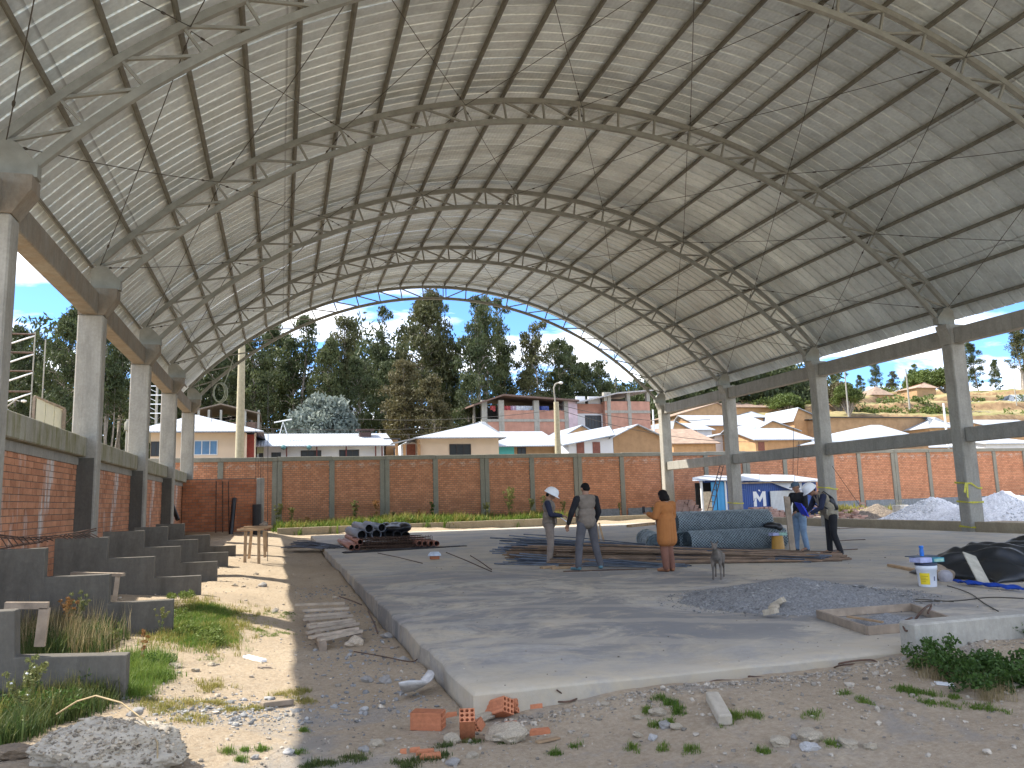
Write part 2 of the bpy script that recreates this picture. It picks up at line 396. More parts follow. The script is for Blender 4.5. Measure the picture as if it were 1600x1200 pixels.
dm = mix(t, 1, dm, mr(t, sp.outputs[0], 2.5, -1.5), 'MULTIPLY')
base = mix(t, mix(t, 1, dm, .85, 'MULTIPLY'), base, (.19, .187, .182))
lt = ramp(t, noise_node(t, .8, 9, .75, dist=1.2), [(.50, 0), (.62, 1)])
base = mix(t, mix(t, 1, lt, .55, 'MULTIPLY'), base, (.50, .42, .30))
base = mix(t, mr(t, sp.outputs[1], 40, 44.5), base, (.46, .42, .35))
ed = mix(t, 1, mr(t, sp.outputs[1], 7.9, 6.9), ramp(t, noise_node(t, 1.1, 6, .7), [(.4, .2), (.6, 1)]), 'MULTIPLY'); base = mix(t, mix(t, 1, ed, .8, 'MULTIPLY'), base, (.47, .39, .27))
# arc-shaped wheel marks of trodden cement
wm = N(t, 'ShaderNodeTexWave'); wm.wave_type = 'RINGS'; wm.rings_direction = 'Z'; wm.inputs['Scale'].default_value = .22; wm.inputs['Distortion'].default_value = 3; wm.inputs['Detail'].default_value = 5; wm.inputs['Detail Roughness'].default_value = .7
mw = N(t, 'ShaderNodeMapping'); mw.inputs['Location'].default_value = (9, -3, 0); t.links.new(tcx.outputs['Object'], mw.inputs[0]); t.links.new(mw.outputs[0], wm.inputs['Vector'])
wk = mix(t, 1, ramp(t, wm.outputs['Fac'], [(.82, 0), (.93, 1)]), mr(t, sp.outputs[1], 20, 13), 'MULTIPLY'); base = mix(t, mix(t, 1, wk, .45, 'MULTIPLY'), base, (.44, .39, .31))
t.links.new(base, b.inputs['Base Color']); b.inputs['Specular IOR Level'].default_value = .35
t.links.new(ramp(t, noise_node(t, 1.7, 5), [(.3, .62), (.7, .9)]), b.inputs['Roughness'])
bump(t, b, noise_node(t, 7, 9, .7), .35, .02)
SLABM = m
xs = np.concatenate([[SX0], np.linspace(SX0+.03, SX1, 60)]); ys = np.concatenate([[SY0], np.linspace(SY0+.03, SY1, 110)])
mb = MB(); nx2 = len(xs)
for j, y in enumerate(ys):
    for i, x in enumerate(xs):
        e = (i == 0) or (j == 0)
        w = .018*math.sin(y*3.1)*(i <= 1)+.012*math.sin(y*7.7+1)*(i <= 1); wy = (.014*math.sin(x*4.2)+.01*math.sin(x*9))*(j <= 1)
        mb.v.append((x+w, y+wy, -.025 if e else .004*math.sin(x*1.3)*math.cos(y*.9)))
for j in range(len(ys)-1):
    for i in range(nx2-1): mb.f.append((j*nx2+i, j*nx2+i+1, (j+1)*nx2+i+1, (j+1)*nx2+i)); mb.m.append(0); mb.smooth.append(True)
def skirt(idx):
    b0 = len(mb.v)
    for k in idx: mb.v.append((mb.v[k][0], mb.v[k][1], -.7))
    for a in range(len(idx)-1): mb.f.append((idx[a], b0+a, b0+a+1, idx[a+1])); mb.m.append(0); mb.smooth.append(False)
skirt([i for i in range(nx2)][::-1]); skirt([j*nx2 for j in range(len(ys))]); skirt([(len(ys)-1)*nx2+i for i in range(nx2)]); skirt([j*nx2+nx2-1 for j in range(len(ys))][::-1])
o = mb.build('concrete_floor_slab', SLABM); tag(o, kind='structure')

# ------------------------------------------------------------------ the hall
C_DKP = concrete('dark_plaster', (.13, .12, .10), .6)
hall = thing('sports_hall', 'open arched sports hall with grey metal barrel roof on concrete columns', 'hall')
XI, XO = 14.45, 15.1
def top_r(th): return None
CZ = -4.95; RT = 19.93; RB = 19.2
def arc(Rr, s):           # s: arc length from the crown measured on the top chord radius
    a = s/RT; return (Rr*math.sin(a), CZ+Rr*math.cos(a))
SP = 16.72/12
# columns
for sgn, side in ((-1, 'left'), (1, 'right')):
    for k, y in enumerate(YS):
        mb = MB(); x0, x1 = sorted((sgn*XI, sgn*XO)); j = .015*math.sin(k*3.3+sgn)
        mb.bbox(x0+j, x1+j, y-.25, y+.25, -.5, 6.97, .035)
        c = mb.build('column', C_COL, hall)
        if sgn < 0:
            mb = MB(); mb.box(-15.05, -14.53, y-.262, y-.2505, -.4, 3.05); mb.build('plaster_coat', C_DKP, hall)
        mb = MB()  # flared head with a raking inner corbel
        cb = .30 if sgn < 0 else .16
        p = [(sgn*XO, 6.97), (sgn*(XO), 7.72), (sgn*(XI-cb), 7.72), (sgn*(XI-cb), 7.60 if sgn > 0 else 7.45), (sgn*(XI), 7.25 if sgn > 0 else 6.97)] + ([(sgn*XI, 6.97)] if sgn > 0 else [])
        mb.prism([(a+j, y, z) for a, z in p], (0, -.26, 0), (0, .26, 0))
        h = mb.build('column_head', C_BEAM if sgn < 0 else C_COL, hall)
        mb = MB()  # steel gusset box between head and chords
        q = [(14.86, 7.725), (14.86, 8.27), (14.66, 8.43), (14.44, 8.36), (14.10, 7.99), (14.10, 7.725)]
        mb.prism([(sgn*a, y, z) for a, z in q], (0, -.13, 0), (0, .13, 0)); mb.build('gusset_plate', STEEL, hall)
def beam(name, x0, x1, y0, y1, z0, z1, mat):
    mb = MB(); n = 5
    mb.bbox(x0, x1, y0, y1, z0, z1, .025)
    return mb.build(name, mat, hall)
for k in range(5):
    y0, y1 = YS[k]+.262, YS[k+1]-.262
    beam('top_tie_beam', -15.04, -14.60, y0, y1, 6.98, 7.58, C_BEAM)
    beam('top_tie_beam', 14.60, 15.02, y0, y1, 6.98, 7.58, C_COLD)
    beam('mid_tie_beam', -15.04, -14.72, y0+.003, y1-.003, 3.08, 3.60, C_MOSS)
    beam('mid_tie_beam', 14.62, 15.0, y0+.003, y1-.003, 3.26, 3.80, C_COLD)
# trusses: chords as one part, every web member a sub-part
def chord(mb, Rr, s0, s1, w, h, n=48):
    pts = [arc(Rr, s0+(s1-s0)*i/n) for i in range(n+1)]
    vs = []
    for i, (x, z) in enumerate(pts):
        a = (s0+(s1-s0)*i/n)/RT; nrm = (math.sin(a), math.cos(a))
        for oy, on in ((-w/2, -h/2), (w/2, -h/2), (w/2, h/2), (-w/2, h/2)): vs.append((x+nrm[0]*on, oy, z+nrm[1]*on))
    fs = [(i*4+k, i*4+(k+1) % 4, (i+1)*4+(k+1) % 4, (i+1)*4+k) for i in range(n) for k in range(4)]+[(3, 2, 1, 0), (n*4, n*4+1, n*4+2, n*4+3)]
    mb.add(vs, fs)
mb = MB(); chord(mb, RT, -16.65, 16.65, .13, .16); chord(mb, RB, -16.52, 16.52, .13, .16); TRM = mb.mesh('arch_truss'); TRM.materials.append(STEEL)
STM = []
def strut(a, b, w=.06, off=0):
    mb = MB(); mb.bar((a[0], off, a[1]), (b[0], off, b[1]), .07, w, (0, 1, 0) if False else (a[1]-b[1]+1e-5, 0, b[0]-a[0])); me = mb.mesh('web_strut'); me.materials.append(STEEL); STM.append(me)
rt_, rb_ = RT-.06, RB+.06
for sgn in (-1, 1):
    for i in range(1, 12):
        s = sgn*i*SP; strut(arc(rt_, s), arc(rb_, s))
    for i in range(1, 13):
        s = sgn*i*SP*.997; strut(arc(rt_, s-sgn*.06), arc(rb_, sgn*(i-1)*SP+sgn*.10))
for dx in (-.09, .09): strut(arc(rt_, dx), arc(rb_, dx), .05)
for y in YS:
    tr = link('arch_truss', TRM, None, hall, (0, y, 0))
    for me in STM: link('web_strut', me, None, tr)
# purlins
mb = MB(); L = D
mb.box(-.035, .035, 0, L-.02, 0, .004); mb.box(-.035, .035, 0, L-.02, .14, .144); mb.box(-.035, -.031, 0, L-.02, .004, .14)
PM = mb.mesh('purlin'); PM.materials.append(PURL)
for k in range(5):
    for i in range(-12, 13):
        s = i*SP; x, z = arc(RT+.085, s)
        o = link('purlin', PM, None, hall, (x, YS[k]+.01, z), (0, s/RT, 0))
# roof sheets with upstanding ribs, crimped along the arch
PITCH = .44; RIBN = 2; SHW = PITCH*RIBN; RS = RT+.085+.15
prof = []
for r_ in range(RIBN):
    y0 = r_*PITCH; prof += [(y0, 0), (y0+.34, 0), (y0+.362, .045), (y0+.398, .045), (y0+.42, 0)]
prof += [(SHW+.015, .002)]
SE = 17.35; NS = 140
vs = []; uvs = []
rn = random.Random(3)
for i in range(NS+1):
    s = -SE+2*SE*i/NS; a = s/RT
    dd = .003*math.sin(s*1.7)+.002*math.sin(s*4.3)
    for (y, h) in prof:
        rr_ = RS+h+dd; vs.append((rr_*math.sin(a), y, CZ+rr_*math.cos(a))); uvs.append((s, y))
k = len(prof)
fs = [(i*k+j, (i+1)*k+j, (i+1)*k+j+1, i*k+j+1) for i in range(NS) for j in range(k-1)]
sm = npmesh('roof_sheet', vs, fs)
uvl = sm.uv_layers.new(name='UVMap'); li = np.zeros(len(sm.loops), dtype=np.int32); sm.loops.foreach_get('vertex_index', li)
uvl.data.foreach_set('uv', np.array(uvs, dtype=np.float32)[li].ravel())
m, t, b = newmat('galvanised_roof_sheet')
uvn = N(t, 'ShaderNodeTexCoord', name='TC')
oi = N(t, 'ShaderNodeObjectInfo')
mpn = N(t, 'ShaderNodeMapping'); t.links.new(uvn.outputs['Object'], mpn.inputs[0]); 
cmbv = N(t, 'ShaderNodeCombineXYZ'); mu = N(t, 'ShaderNodeMath', operation='MULTIPLY'); t.links.new(oi.outputs['Random'], mu.inputs[0]); mu.inputs[1].default_value = 90
t.links.new(mu.outputs[0], cmbv.inputs[0]); t.links.new(cmbv.outputs[0], mpn.inputs['Location'])
def nz(scale, detail, rough_, stretch):
    mm = N(t, 'ShaderNodeMapping'); mm.inputs['Scale'].default_value = stretch; t.links.new(mpn.outputs[0], mm.inputs[0])
    n = N(t, 'ShaderNodeTexNoise'); n.inputs['Scale'].default_value = scale; n.inputs['Detail'].default_value = detail; n.inputs['Roughness'].default_value = rough_
    t.links.new(mm.outputs[0], n.inputs['Vector']); return n.outputs['Fac']
col = ramp(t, nz(1.5, 6, .6, (1, 1, 1)), [(.3, (.63, .69, .685)), (.7, (.76, .82, .81))])
col = mix(t, .3, col, ramp(t, nz(9, 5, .6, (1, 1, 1)), [(.35, (.55, .58, .56)), (.65, (.86, .88, .85))]))
grm = ramp(t, nz(.7, 8, .72, (1, 2.2, 1)), [(.46, 0), (.70, 1)]); col = mix(t, mix(t, 1, grm, .5, 'MULTIPLY'), col, (.36, .36, .33))
rst = ramp(t, nz(2.6, 6, .7, (.25, 2.5, .25)), [(.66, 0), (.74, 1)]); col = mix(t, mix(t, 1, rst, .45, 'MULTIPLY'), col, (.32, .24, .16))
col = mix(t, 1, col, ramp(t, oi.outputs['Random'], [(0, .86), (1, 1.08)]), 'MULTIPLY')
lap = N(t, 'ShaderNodeTexWave'); lap.wave_type = 'BANDS'; lap.bands_direction = 'X'; lap.wave_profile = 'SAW'; lap.inputs['Scale'].default_value = .0314*2.0; t.links.new(uvn.outputs['UV'], lap.inputs['Vector'])
col = mix(t, mix(t, 1, ramp(t, lap.outputs['Fac'], [(.985, 0), (.995, 1)]), .55, 'MULTIPLY'), col, (.16, .16, .15))
t.links.new(col, b.inputs['Base Color']); b.inputs['Metallic'].default_value = .45
t.links.new(ramp(t, nz(3, 5, .6, (1, 1, 1)), [(.3, .30), (.7, .48)]), b.inputs['Roughness'])
wv = N(t, 'ShaderNodeTexWave'); wv.wave_type = 'BANDS'; wv.bands_direction = 'X'; wv.inputs['Scale'].default_value = 2.4; wv.inputs['Distortion'].default_value = 2.2; wv.inputs['Detail'].default_value = 2; wv.inputs['Detail Scale'].default_value = 2
t.links.new(uvn.outputs['UV'], wv.inputs['Vector'])
cm = ramp(t, nz(.8, 4, .6, (1, 1.6, 1)), [(.35, .15), (.65, 1)])
nb = bump(t, b, mix(t, 1, wv.outputs['Fac'], cm, 'MULTIPLY'), .85, .006)
bump(t, b, nz(5, 3, .5, (1, 2, 1)), .35, .02, nb)
ROOFM = m; sm.materials.append(ROOFM)
y = YS[0]-.45; i = 0
while y < YS[5]+.45:
    o = link('roof_sheet', sm, None, hall, (0, y, rn.uniform(-.004, .004)), (0, rn.uniform(-.0003, .0003), 0)); y += SHW; i += 1
# brace rods in crosses over three purlin bays
rod_n = 0
for k in range(5):
    for j in range(-4, 4):
        for dr in (0, 1):
            sa, sb = (j*3*SP, (j+1)*3*SP) if dr == 0 else ((j+1)*3*SP, j*3*SP)
            xa, za = arc(RT-.12, sa*.992); xb, zb = arc(RT-.12, sb*.992)
            A = Vector((xa, YS[k]+.08, za)); B = Vector((xb, YS[k+1]-.08, zb))
            mb = MB(); mid = (A+B)/2; mid.z -= .06
            pts = [A.lerp(B, q)-Vector((0, 0, .30*q*(1-q))) for q in (0, .25, .5, .75, 1)]
            mb.tube(pts, .011, 5)
            for q in (.05, .12, .88):
                P = A.lerp(B, q)-Vector((0, 0, .30*q*(1-q))); dd = (B-A).normalized()*.09
                mb.tube([P-dd, P-dd*.4, P+dd*.4, P+dd], [.012, .03, .03, .012], 5)
            mb.build('brace_rod', CABLE, hall)
# fluttering drip trim on the eaves
# ------------------------------------------------------------------ brick builder
def brick_arrays(u0, u1, z0, z1, L, H, gap, depth, jit=.004, seed=1):
    """rows of bricks in (u, z); returns list of (ua, ub, za, zb, d)"""
    rn = random.Random(seed); out_ = []; r_ = 0; z = z0
    while z+H*.6 < z1:
        zb = min(z+H-gap, z1); u = u0-(L*.5 if r_ % 2 else 0)
        while u < u1-.02:
            ua, ub = max(u, u0), min(u+L-gap, u1)
            if ub-ua > .03: out_.append((ua, ub, z+rn.uniform(-.2, .2)*gap*.5, zb+rn.uniform(-.2, .2)*gap*.5, depth+rn.uniform(-jit, jit)))
            u += L
        z += H; r_ += 1
    return out_
def bricks_mesh(name, lst, f):
    """f(u, z, d) -> xyz ; five visible faces per brick"""
    vs = []; fs = []
    for ua, ub, za, zb, d in lst:
        b0 = len(vs)
        for dd in (0, d):
            for (u_, z_) in ((ua, za), (ub, za), (ub, zb), (ua, zb)): vs.append(f(u_, z_, dd))
        fs += [(b0+4, b0+5, b0+6, b0+7), (b0, b0+1, b0+5, b0+4), (b0+1, b0+2, b0+6, b0+5), (b0+2, b0+3, b0+7, b0+6), (b0+3, b0, b0+4, b0+7)]
    me = npmesh(name, vs, fs)
    bm = bmesh.new(); bm.from_mesh(me); bmesh.ops.recalc_face_normals(bm, faces=bm.faces); bm.to_mesh(me); bm.free()
    return me
# left infill walls between the columns
names = ['brick infill wall hidden left of the nearest left column', 'brick infill wall nearest the camera with white lime streaks under mossy beam',
         'brick infill wall between second and third left columns', 'narrow brick infill wall between third and fourth left columns', 'farthest brick infill wall beside the last left column']
for k in range(5):
    y0, y1 = YS[k]+.262, YS[k+1]-.262
    w = thing('infill_wall', names[k], 'brick wall', (-15, (y0+y1)/2, 0), group='brick infill walls on the left side of the hall')
    zt = 2.86; w['kind'] = 'thing'
    mb = MB(); mb.box(-15.08, -14.96, y0, y1, -.3, zt); mb.build('mortar', MORTAR, w)
    mb = MB(); mb.box(-15.07, -14.90, y0, y1, zt+.004, 3.076); mb.build('concrete_band', C_COLD, w)
    f = lambda u_, z_, d: (-14.96+d, u_, z_)
    if k == 1:
        lst = brick_arrays(y0, y1, .0, zt, .33, .145, .016, .02, .006, k)
        lst.sort(key=lambda q: q[0])
        for q in lst[:300]:
            mb = MB(); ua, ub, za, zb, d = q
            mb.box(-14.97, -14.96+d, ua, ub, za, zb); mb.build('brick', B_NEAR, w)
        me = bricks_mesh('far_bricks', [q for q in lst[300:]], lambda u_, z_, d: (-14.96+d+15, u_-(y0+y1)/2, z_))
        o = link('brick_rows', me, [B_NEAR], w); tag(o, kind='stuff')
    else:
        lst = brick_arrays(y0, y1, .0, zt, .33, .145, .016, .02, .006, k)
        me = bricks_mesh('bricks', lst, lambda u_, z_, d: (-14.96+d+15, u_-(y0+y1)/2, z_))
        o = link('brick_rows', me, [B_NEAR], w); tag(o, kind='stuff')
# end wall stub at the far left corner
w = thing('end_wall', 'dark orange brick end wall standing behind the round-topped wooden stand', 'brick wall', (-13, 47.1, 0))
w['kind'] = 'thing'; mb = MB(); mb.box(-14.9, -11.05, 47.05, 47.2, -.3, 3.26); mb.build('mortar', MORTAR, w)
mb = MB(); mb.box(-14.9, -11.05, 46.98, 47.05, -.3, .28); mb.build('plinth', C_COLD, w)
me = bricks_mesh('bricks', brick_arrays(-14.9, -11.0, .285, 3.26, .34, .155, .022, .02, .006, 9), lambda u_, z_, d: (u_+13, -.05-d, z_))
o = link('brick_rows', me, [B_END], w); tag(o, kind='stuff')
mb = MB(); mb.bbox(-11.04, -10.62, 46.95, 47.25, -.3, 3.25, .02); mb.build('end_pillar', C_COLD, w)
for i, x in enumerate((-10.96, -10.84, -10.72)): 
    mb = MB(); mb.tube([(x, 47.05, 3.2), (x+.01, 47.05, 4.3+.1*i)], .012, 5); mb.build('starter_bar', RUST, w)

# ------------------------------------------------------------------ far boundary wall
WY = 50.5; WP = 3.258; WZ = 4.62
bw = thing('boundary_wall', 'long orange brick boundary wall with concrete pillars behind the hall', 'brick wall', (0, WY, 0))
bw['kind'] = 'thing'
def pil(i): return -9.95+WP*i
PX = [pil(i) for i in range(-3, 19)]
gzw = .05
mb = MB(); mb.box(PX[0], PX[-1], WY+.05, WY+.20, -.5, WZ-.26); mb.build('mortar', MORTAR, bw)
BPM = bricks_mesh('brick_panel', brick_arrays(0, WP-.3, 0, WZ-.26-.2, .245, .1265, .018, .016, .004, 3), lambda u_, z_, d: (u_, -d, z_)); BPM.materials.append(B_FAR)
BPM2 = bricks_mesh('brick_panel', brick_arrays(0, WP-.3, 0, WZ-.26-.2, .245, .1265, .018, .016, .004, 8), lambda u_, z_, d: (u_, -d, z_)); BPM2.materials.append(B_FAR)
for i in range(len(PX)-1):
    o = link('brick_panel', (BPM, BPM2)[i % 2], None, bw, (PX[i]+.15, .05, .2)); tag(o, kind='stuff')
for i, x in enumerate(PX):
    wd = .30 if (i-3) % 2 == 0 else .16
    mb = MB(); mb.bbox(x-wd, x-.012, WY-.06, WY+.2, -.5, WZ-.27, .012) if wd > .2 else mb.bbox(x-wd, x+wd, WY-.05, WY+.2, -.5, WZ-.27, .012)
    if wd > .2: mb.bbox(x+.012, x+wd, WY-.06, WY+.2, -.5, WZ-.27, .012)
    mb.build('pillar', C_WALLC, bw)
mb = MB()
for i in range(len(PX)-1): jz = .014*math.sin(i*2.7); mb.bbox(PX[i]+.002, PX[i+1]-.002, WY-.08+jz*.4, WY+.24, WZ-.265, WZ+jz, .02)
mb.build('coping_beam', C_WALLC, bw)
for i in range(len(PX)-1):
    if PX[i] > 9: 
        mb = MB(); mb.box(PX[i]+.31, PX[i+1]-.31, WY-.02, WY+.048, -.3, .82); mb.build('plinth', simple('grey_render', (.22, .235, .24), .85) if 'grey_render' not in MATS else MATS['grey_render'], bw)
# white efflorescence just under the coping, left half
# ------------------------------------------------------------------ stepped seating walls
SL = ['nearest stepped concrete wall at the left edge of the photo', 'second stepped concrete seating wall, with rusty bar truss lying on its top', 'third stepped concrete seating wall in front of the second left column',
      'fourth stepped concrete seating wall from the camera', 'fifth stepped concrete seating wall from the camera', 'farthest stepped concrete seating wall, near the brick end wall']
for i in range(6):
    y = (2+i)*3.97; p = [(-13.55, -.4), (-11.12, -.4), (-11.12, .41), (-11.92, .41), (-11.92, .79), (-12.70, .79), (-12.70, 1.17), (-13.55, 1.17)]
    if i == 0: p = [(-13.55, -.4), (-11.02, -.4), (-11.02, .36), (-11.90, .41), (-11.92, .80), (-13.55, .82)]
    mb = MB(); mb.prism([(a, y, z) for a, z in p], (0, 0, 0), (0, .17, 0))
    o = mb.build('stepped_seating_wall', C_STEP, None, (-12.3, y, 0)); o.location = (-12.3, y, 0)
    md = o.modifiers.new('bevel', 'BEVEL'); md.width = .012; md.segments = 2
    tag(o, SL[i], 'stepped wall', 'stepped concrete seating walls', 'thing')
# kerbs
def kerb(label, x0, x1, y0, y1, z0, z1):
    mb = MB(); n = max(2, int(max(x1-x0, y1-y0)/3)); 
    mb.bbox(x0, x1, y0, y1, z0, z1, .02); c = ((x0+x1)/2, (y0+y1)/2, 0)
    o = mb.build('concrete_kerb', C_EDGE if 'front right' not in label else C_COL, None, c); o.location = c; return tag(o, label, 'kerb', 'low concrete kerbs around the slab', 'thing')
kerb('low ochre concrete kerb along the far end of the floor, in front of the grass', -9.9, 14.3, 47.0, 47.25, -.3, .42)
kerb('long low concrete kerb between the right-hand columns beside the white gravel', 14.62, 14.95, YS[1]+.3, 47.0, -.3, .34)
kerb('thick low grey concrete wall starting at the timber frame, front right', -3.72, 14, 6.62, 6.86, -.45, .30)
# ------------------------------------------------------------------ houses behind the wall
def wavy(name, c, rough=.45, metal=0, scale=9, var=.12, isl=0):
    m, t, b = newmat(name)
    col = ramp(t, noise_node(t, .8, 6), [(.3, tuple(x*(1-var) for x in c)), (.7, tuple(min(1, x*(1+var)) for x in c))])
    col = mix(t, .25, col, ramp(t, noise_node(t, 3, 5, .7, stretch=(1, .25, 1)), [(.35, tuple(x*.7 for x in c)), (.65, tuple(min(.9, x*1.1) for x in c))]))
    t.links.new(col, b.inputs['Base Color']); b.inputs['Roughness'].default_value = rough; b.inputs['Metallic'].default_value = metal
    tcn = t.nodes['TC']; w = N(t, 'ShaderNodeTexWave'); w.wave_type = 'BANDS'; w.bands_direction = 'X'; w.inputs['Scale'].default_value = scale/6.28*1.0
    t.links.new(tcn.outputs['Object'], w.inputs['Vector']); bump(t, b, w.outputs['Fac'], .6, .03)
    return m
R_WHITE = wavy('pale_sheet_roof', (.38, .405, .43), .6)
R_BLUE = wavy('bluish_sheet_roof', (.34, .375, .415), .6)
R_TILE = simple('old_clay_tile', (.34, .235, .165), .9, 0, .3, 2, .5, 12, isl=.35)
R_DARK = simple('dark_roof_edge', (.06, .055, .05), .8)
P_CREAM = simple('cream_render', (.66, .52, .38), .9, var=.06, scale=.8)
P_WHITE = simple('white_render', (.62, .62, .62), .9, var=.08, scale=.8)
P_ADOBE = simple('ochre_adobe', (.37, .225, .115), .95, var=.18, scale=1.5, bscale=8, bmp=.4)
P_ADOBE2 = simple('orange_adobe', (.48, .28, .135), .95, var=.18, scale=1.5, bscale=8, bmp=.4)
P_TEAL = simple('teal_render', (.09, .42, .38), .8, var=.06)
P_RED = simple('oxblood_paint', (.28, .05, .035), .7)
P_DOOR = simple('brown_door_paint', (.20, .07, .045), .7)
GLASSD = simple('dark_window_glass', (.010, .011, .013), .35, var=.1, bmp=0)
GLASSB = simple('blue_window_glass', (.06, .16, .30), .12, var=.3, scale=1.2, bmp=0)
FRAME = simple('window_frame_brown', (.035, .028, .024), .6)
def mkroof(mb, pts, th=.09):
    """roof plane polygon with thickness downward"""
    mb.prism(pts, (0, 0, 0), (0, 0, -th))
def window(par, org, Y, u0, u1, v0, v1, kind='dark', name='window', mull=2):
    a = onY(u0, v0, Y); b = onY(u1, v1, Y); x0, x1 = a.x, b.x; z1, z0 = a.z, b.z
    mb = MB(); f = .07
    if name == 'door':
        mb.box(x0, x1, Y-.03, Y+.05, z0, z1); d = mb.build('door', P_DOOR, par, org); return
    mb.box(x0, x1, Y-.05, Y+.02, z0, z0+f); mb.box(x0, x1, Y-.05, Y+.02, z1-f, z1)
    mb.box(x0, x0+f, Y-.05, Y+.02, z0+f, z1-f); mb.box(x1-f, x1, Y-.05, Y+.02, z0+f, z1-f)
    for i in range(1, mull): xm = x0+(x1-x0)*i/mull; mb.box(xm-.03, xm+.03, Y-.045, Y+.02, z0+f, z1-f)
    w = mb.build(name, P_WHITE if kind == 'blue' else FRAME, par, org)
    mb = MB(); mb.box(x0+f, x1-f, Y-.02, Y+.015, z0+f, z1-f); p = mb.build('pane', GLASSB if kind == 'blue' else GLASSD, w, org)
def house(label, Y, u0, u1, vE, dep, roof, vR, wall, rmat, over=.45, wins=(), uA=None, cat='house', grp=None, name='house', zlow=None):
    a = onY(u0, vE, Y); b = onY(u1, vE, Y); x0, x1 = a.x, b.x; ze = (a.z+b.z)/2
    zb = float(min(gz(x0, Y), gz(x1, Y), gz(x0, Y+dep), gz(x1, Y+dep)))-.5 if zlow is None else zlow
    org = ((x0+x1)/2, Y, max(zb, 0)); h = thing(name, label, cat, org, group=grp)
    o_ = over; sla = None
    mb = MB()
    uA_ = (u0+u1)/2 if uA is None else uA
    if roof == 'hip':
        zr = onY(uA_, vR, Y+dep/2).z; xr = onY(uA_, vR, Y+dep/2).x
        rl = max(0, (x1-x0)-dep)/2*.6
        mb.box(x0, x1, Y, Y+dep, zb, ze)
        e = [(x0-o_, Y-o_, ze), (x1+o_, Y-o_, ze), (x1+o_, Y+dep+o_, ze), (x0-o_, Y+dep+o_, ze)]
        ra, rb_ = (max(x0+1, xr-rl), Y+dep/2, zr), (min(x1-.5, xr+rl+.05), Y+dep/2, zr)
        rm = MB(); mkroof(rm, [e[0], e[1], rb_, ra]); mkroof(rm, [e[1], e[2], rb_]); mkroof(rm, [e[2], e[3], ra, rb_]); mkroof(rm, [e[3], e[0], ra])
    elif roof == 'front':          # single plane rising away from us, drops behind
        zr = onY(uA_, vR, Y+dep*.6).z
        mb.box(x0, x1, Y, Y+dep, zb, ze)
        rm = MB(); y1_ = Y+dep*.6; k = 0
        mkroof(rm, [(x0-o_, Y-o_, ze-.05), (x1+o_, Y-o_, ze-.05), (x1+o_-.0, y1_, zr), (x0-o_+.0, y1_, zr)])
        mkroof(rm, [(x0-o_, y1_+.003, zr), (x1+o_, y1_+.003, zr), (x1+o_, Y+dep+o_, ze), (x0-o_, Y+dep+o_, ze)])
        for xx in (x0, x1): mb.prism([(xx, Y, ze), (xx, Y+dep, ze), (xx, y1_, zr-.1)], (.1 if xx == x0 else -.1, 0, 0), (.004 if xx == x0 else -.004, 0, 0))
    elif roof == 'gable':          # gable end towards us
        xr = onY(uA_, vR, Y).x; zr = onY(uA_, vR, Y).z; zr0 = zr
        mb.box(x0, x1, Y, Y+dep, zb, ze); mb.prism([(x0, Y, ze), (x1, Y, ze), (xr, Y, zr-.12)], (0, .002, 0), (0, dep, 0))
        rm = MB(); sl_, sr_ = (zr-ze)/(xr-x0), (zr-ze)/(x1-xr)
        mkroof(rm, [(x0-o_, Y-o_, ze-sl_*o_), (xr, Y-o_, zr), (xr, Y+dep, zr), (x0-o_, Y+dep, ze-sl_*o_)])
        mkroof(rm, [(xr+.003, Y-o_, zr), (x1+o_, Y-o_, ze-sr_*o_), (x1+o_, Y+dep, ze-sr_*o_), (xr+.003, Y+dep, zr)])
    elif roof == 'flat':
        zr = onY(u0, vR, Y).z
        mb.box(x0, x1, Y, Y+dep, zb, ze); rm = MB(); mkroof(rm, [(x0-o_, Y-o_, ze+.12), (x1+o_, Y-o_, ze+.12), (x1+o_, Y+dep, ze+.3), (x0-o_, Y+dep, ze+.3)], .12)
    elif roof == 'side':           # long house, slope falls left, seen obliquely
        zr = onY(u1, vR, Y).z
        mb.box(x0, x1, Y, Y+dep, zb, ze); mb.prism([(x0, Y, ze), (x1, Y, ze), (x1, Y, zr-.1)], (0, .002, 0), (0, dep, 0))
        rm = MB(); mkroof(rm, [(x0-o_, Y-o_, ze-o_*(zr-ze)/(x1-x0)), (x1+.2, Y-o_, zr), (x1+.2, Y+dep, zr), (x0-o_, Y+dep, ze-o_*(zr-ze)/(x1-x0))])
    mb.build('wall', wall, h, org); rm.build('roof', rmat, h, org)
    for w in wins:
        window(h, org, Y, *w[:4], *(w[4:]))
    return h, org, (x0, x1, ze, zb)

# left cream house with hip roof
h, og, (x0, x1, ze, zb) = house('cream house with white hip roof and blue window, left behind the wall', 62, 236, 384, 676, 11, 'hip', 648, P_CREAM, R_WHITE, 1.3,
    [(303, 340, 688, 711, 'blue', 'window', 3), (236, 251, 690, 713, 'dark', 'window', 2)], uA=306)
mb = MB(); a = onY(384, 680, 62); mb.box(a.x, onY(397, 680, 62).x, 62.6, 70, 2, ze-.1); mb.build('porch_wall', P_RED, h, og)
for u in (384.5, 399): mb = MB(); p = onY(u, 680, 61.3); mb.box(p.x-.06, p.x+.06, 61.2, 61.35, 2, ze-.12); mb.build('porch_post', P_CREAM, h, og)
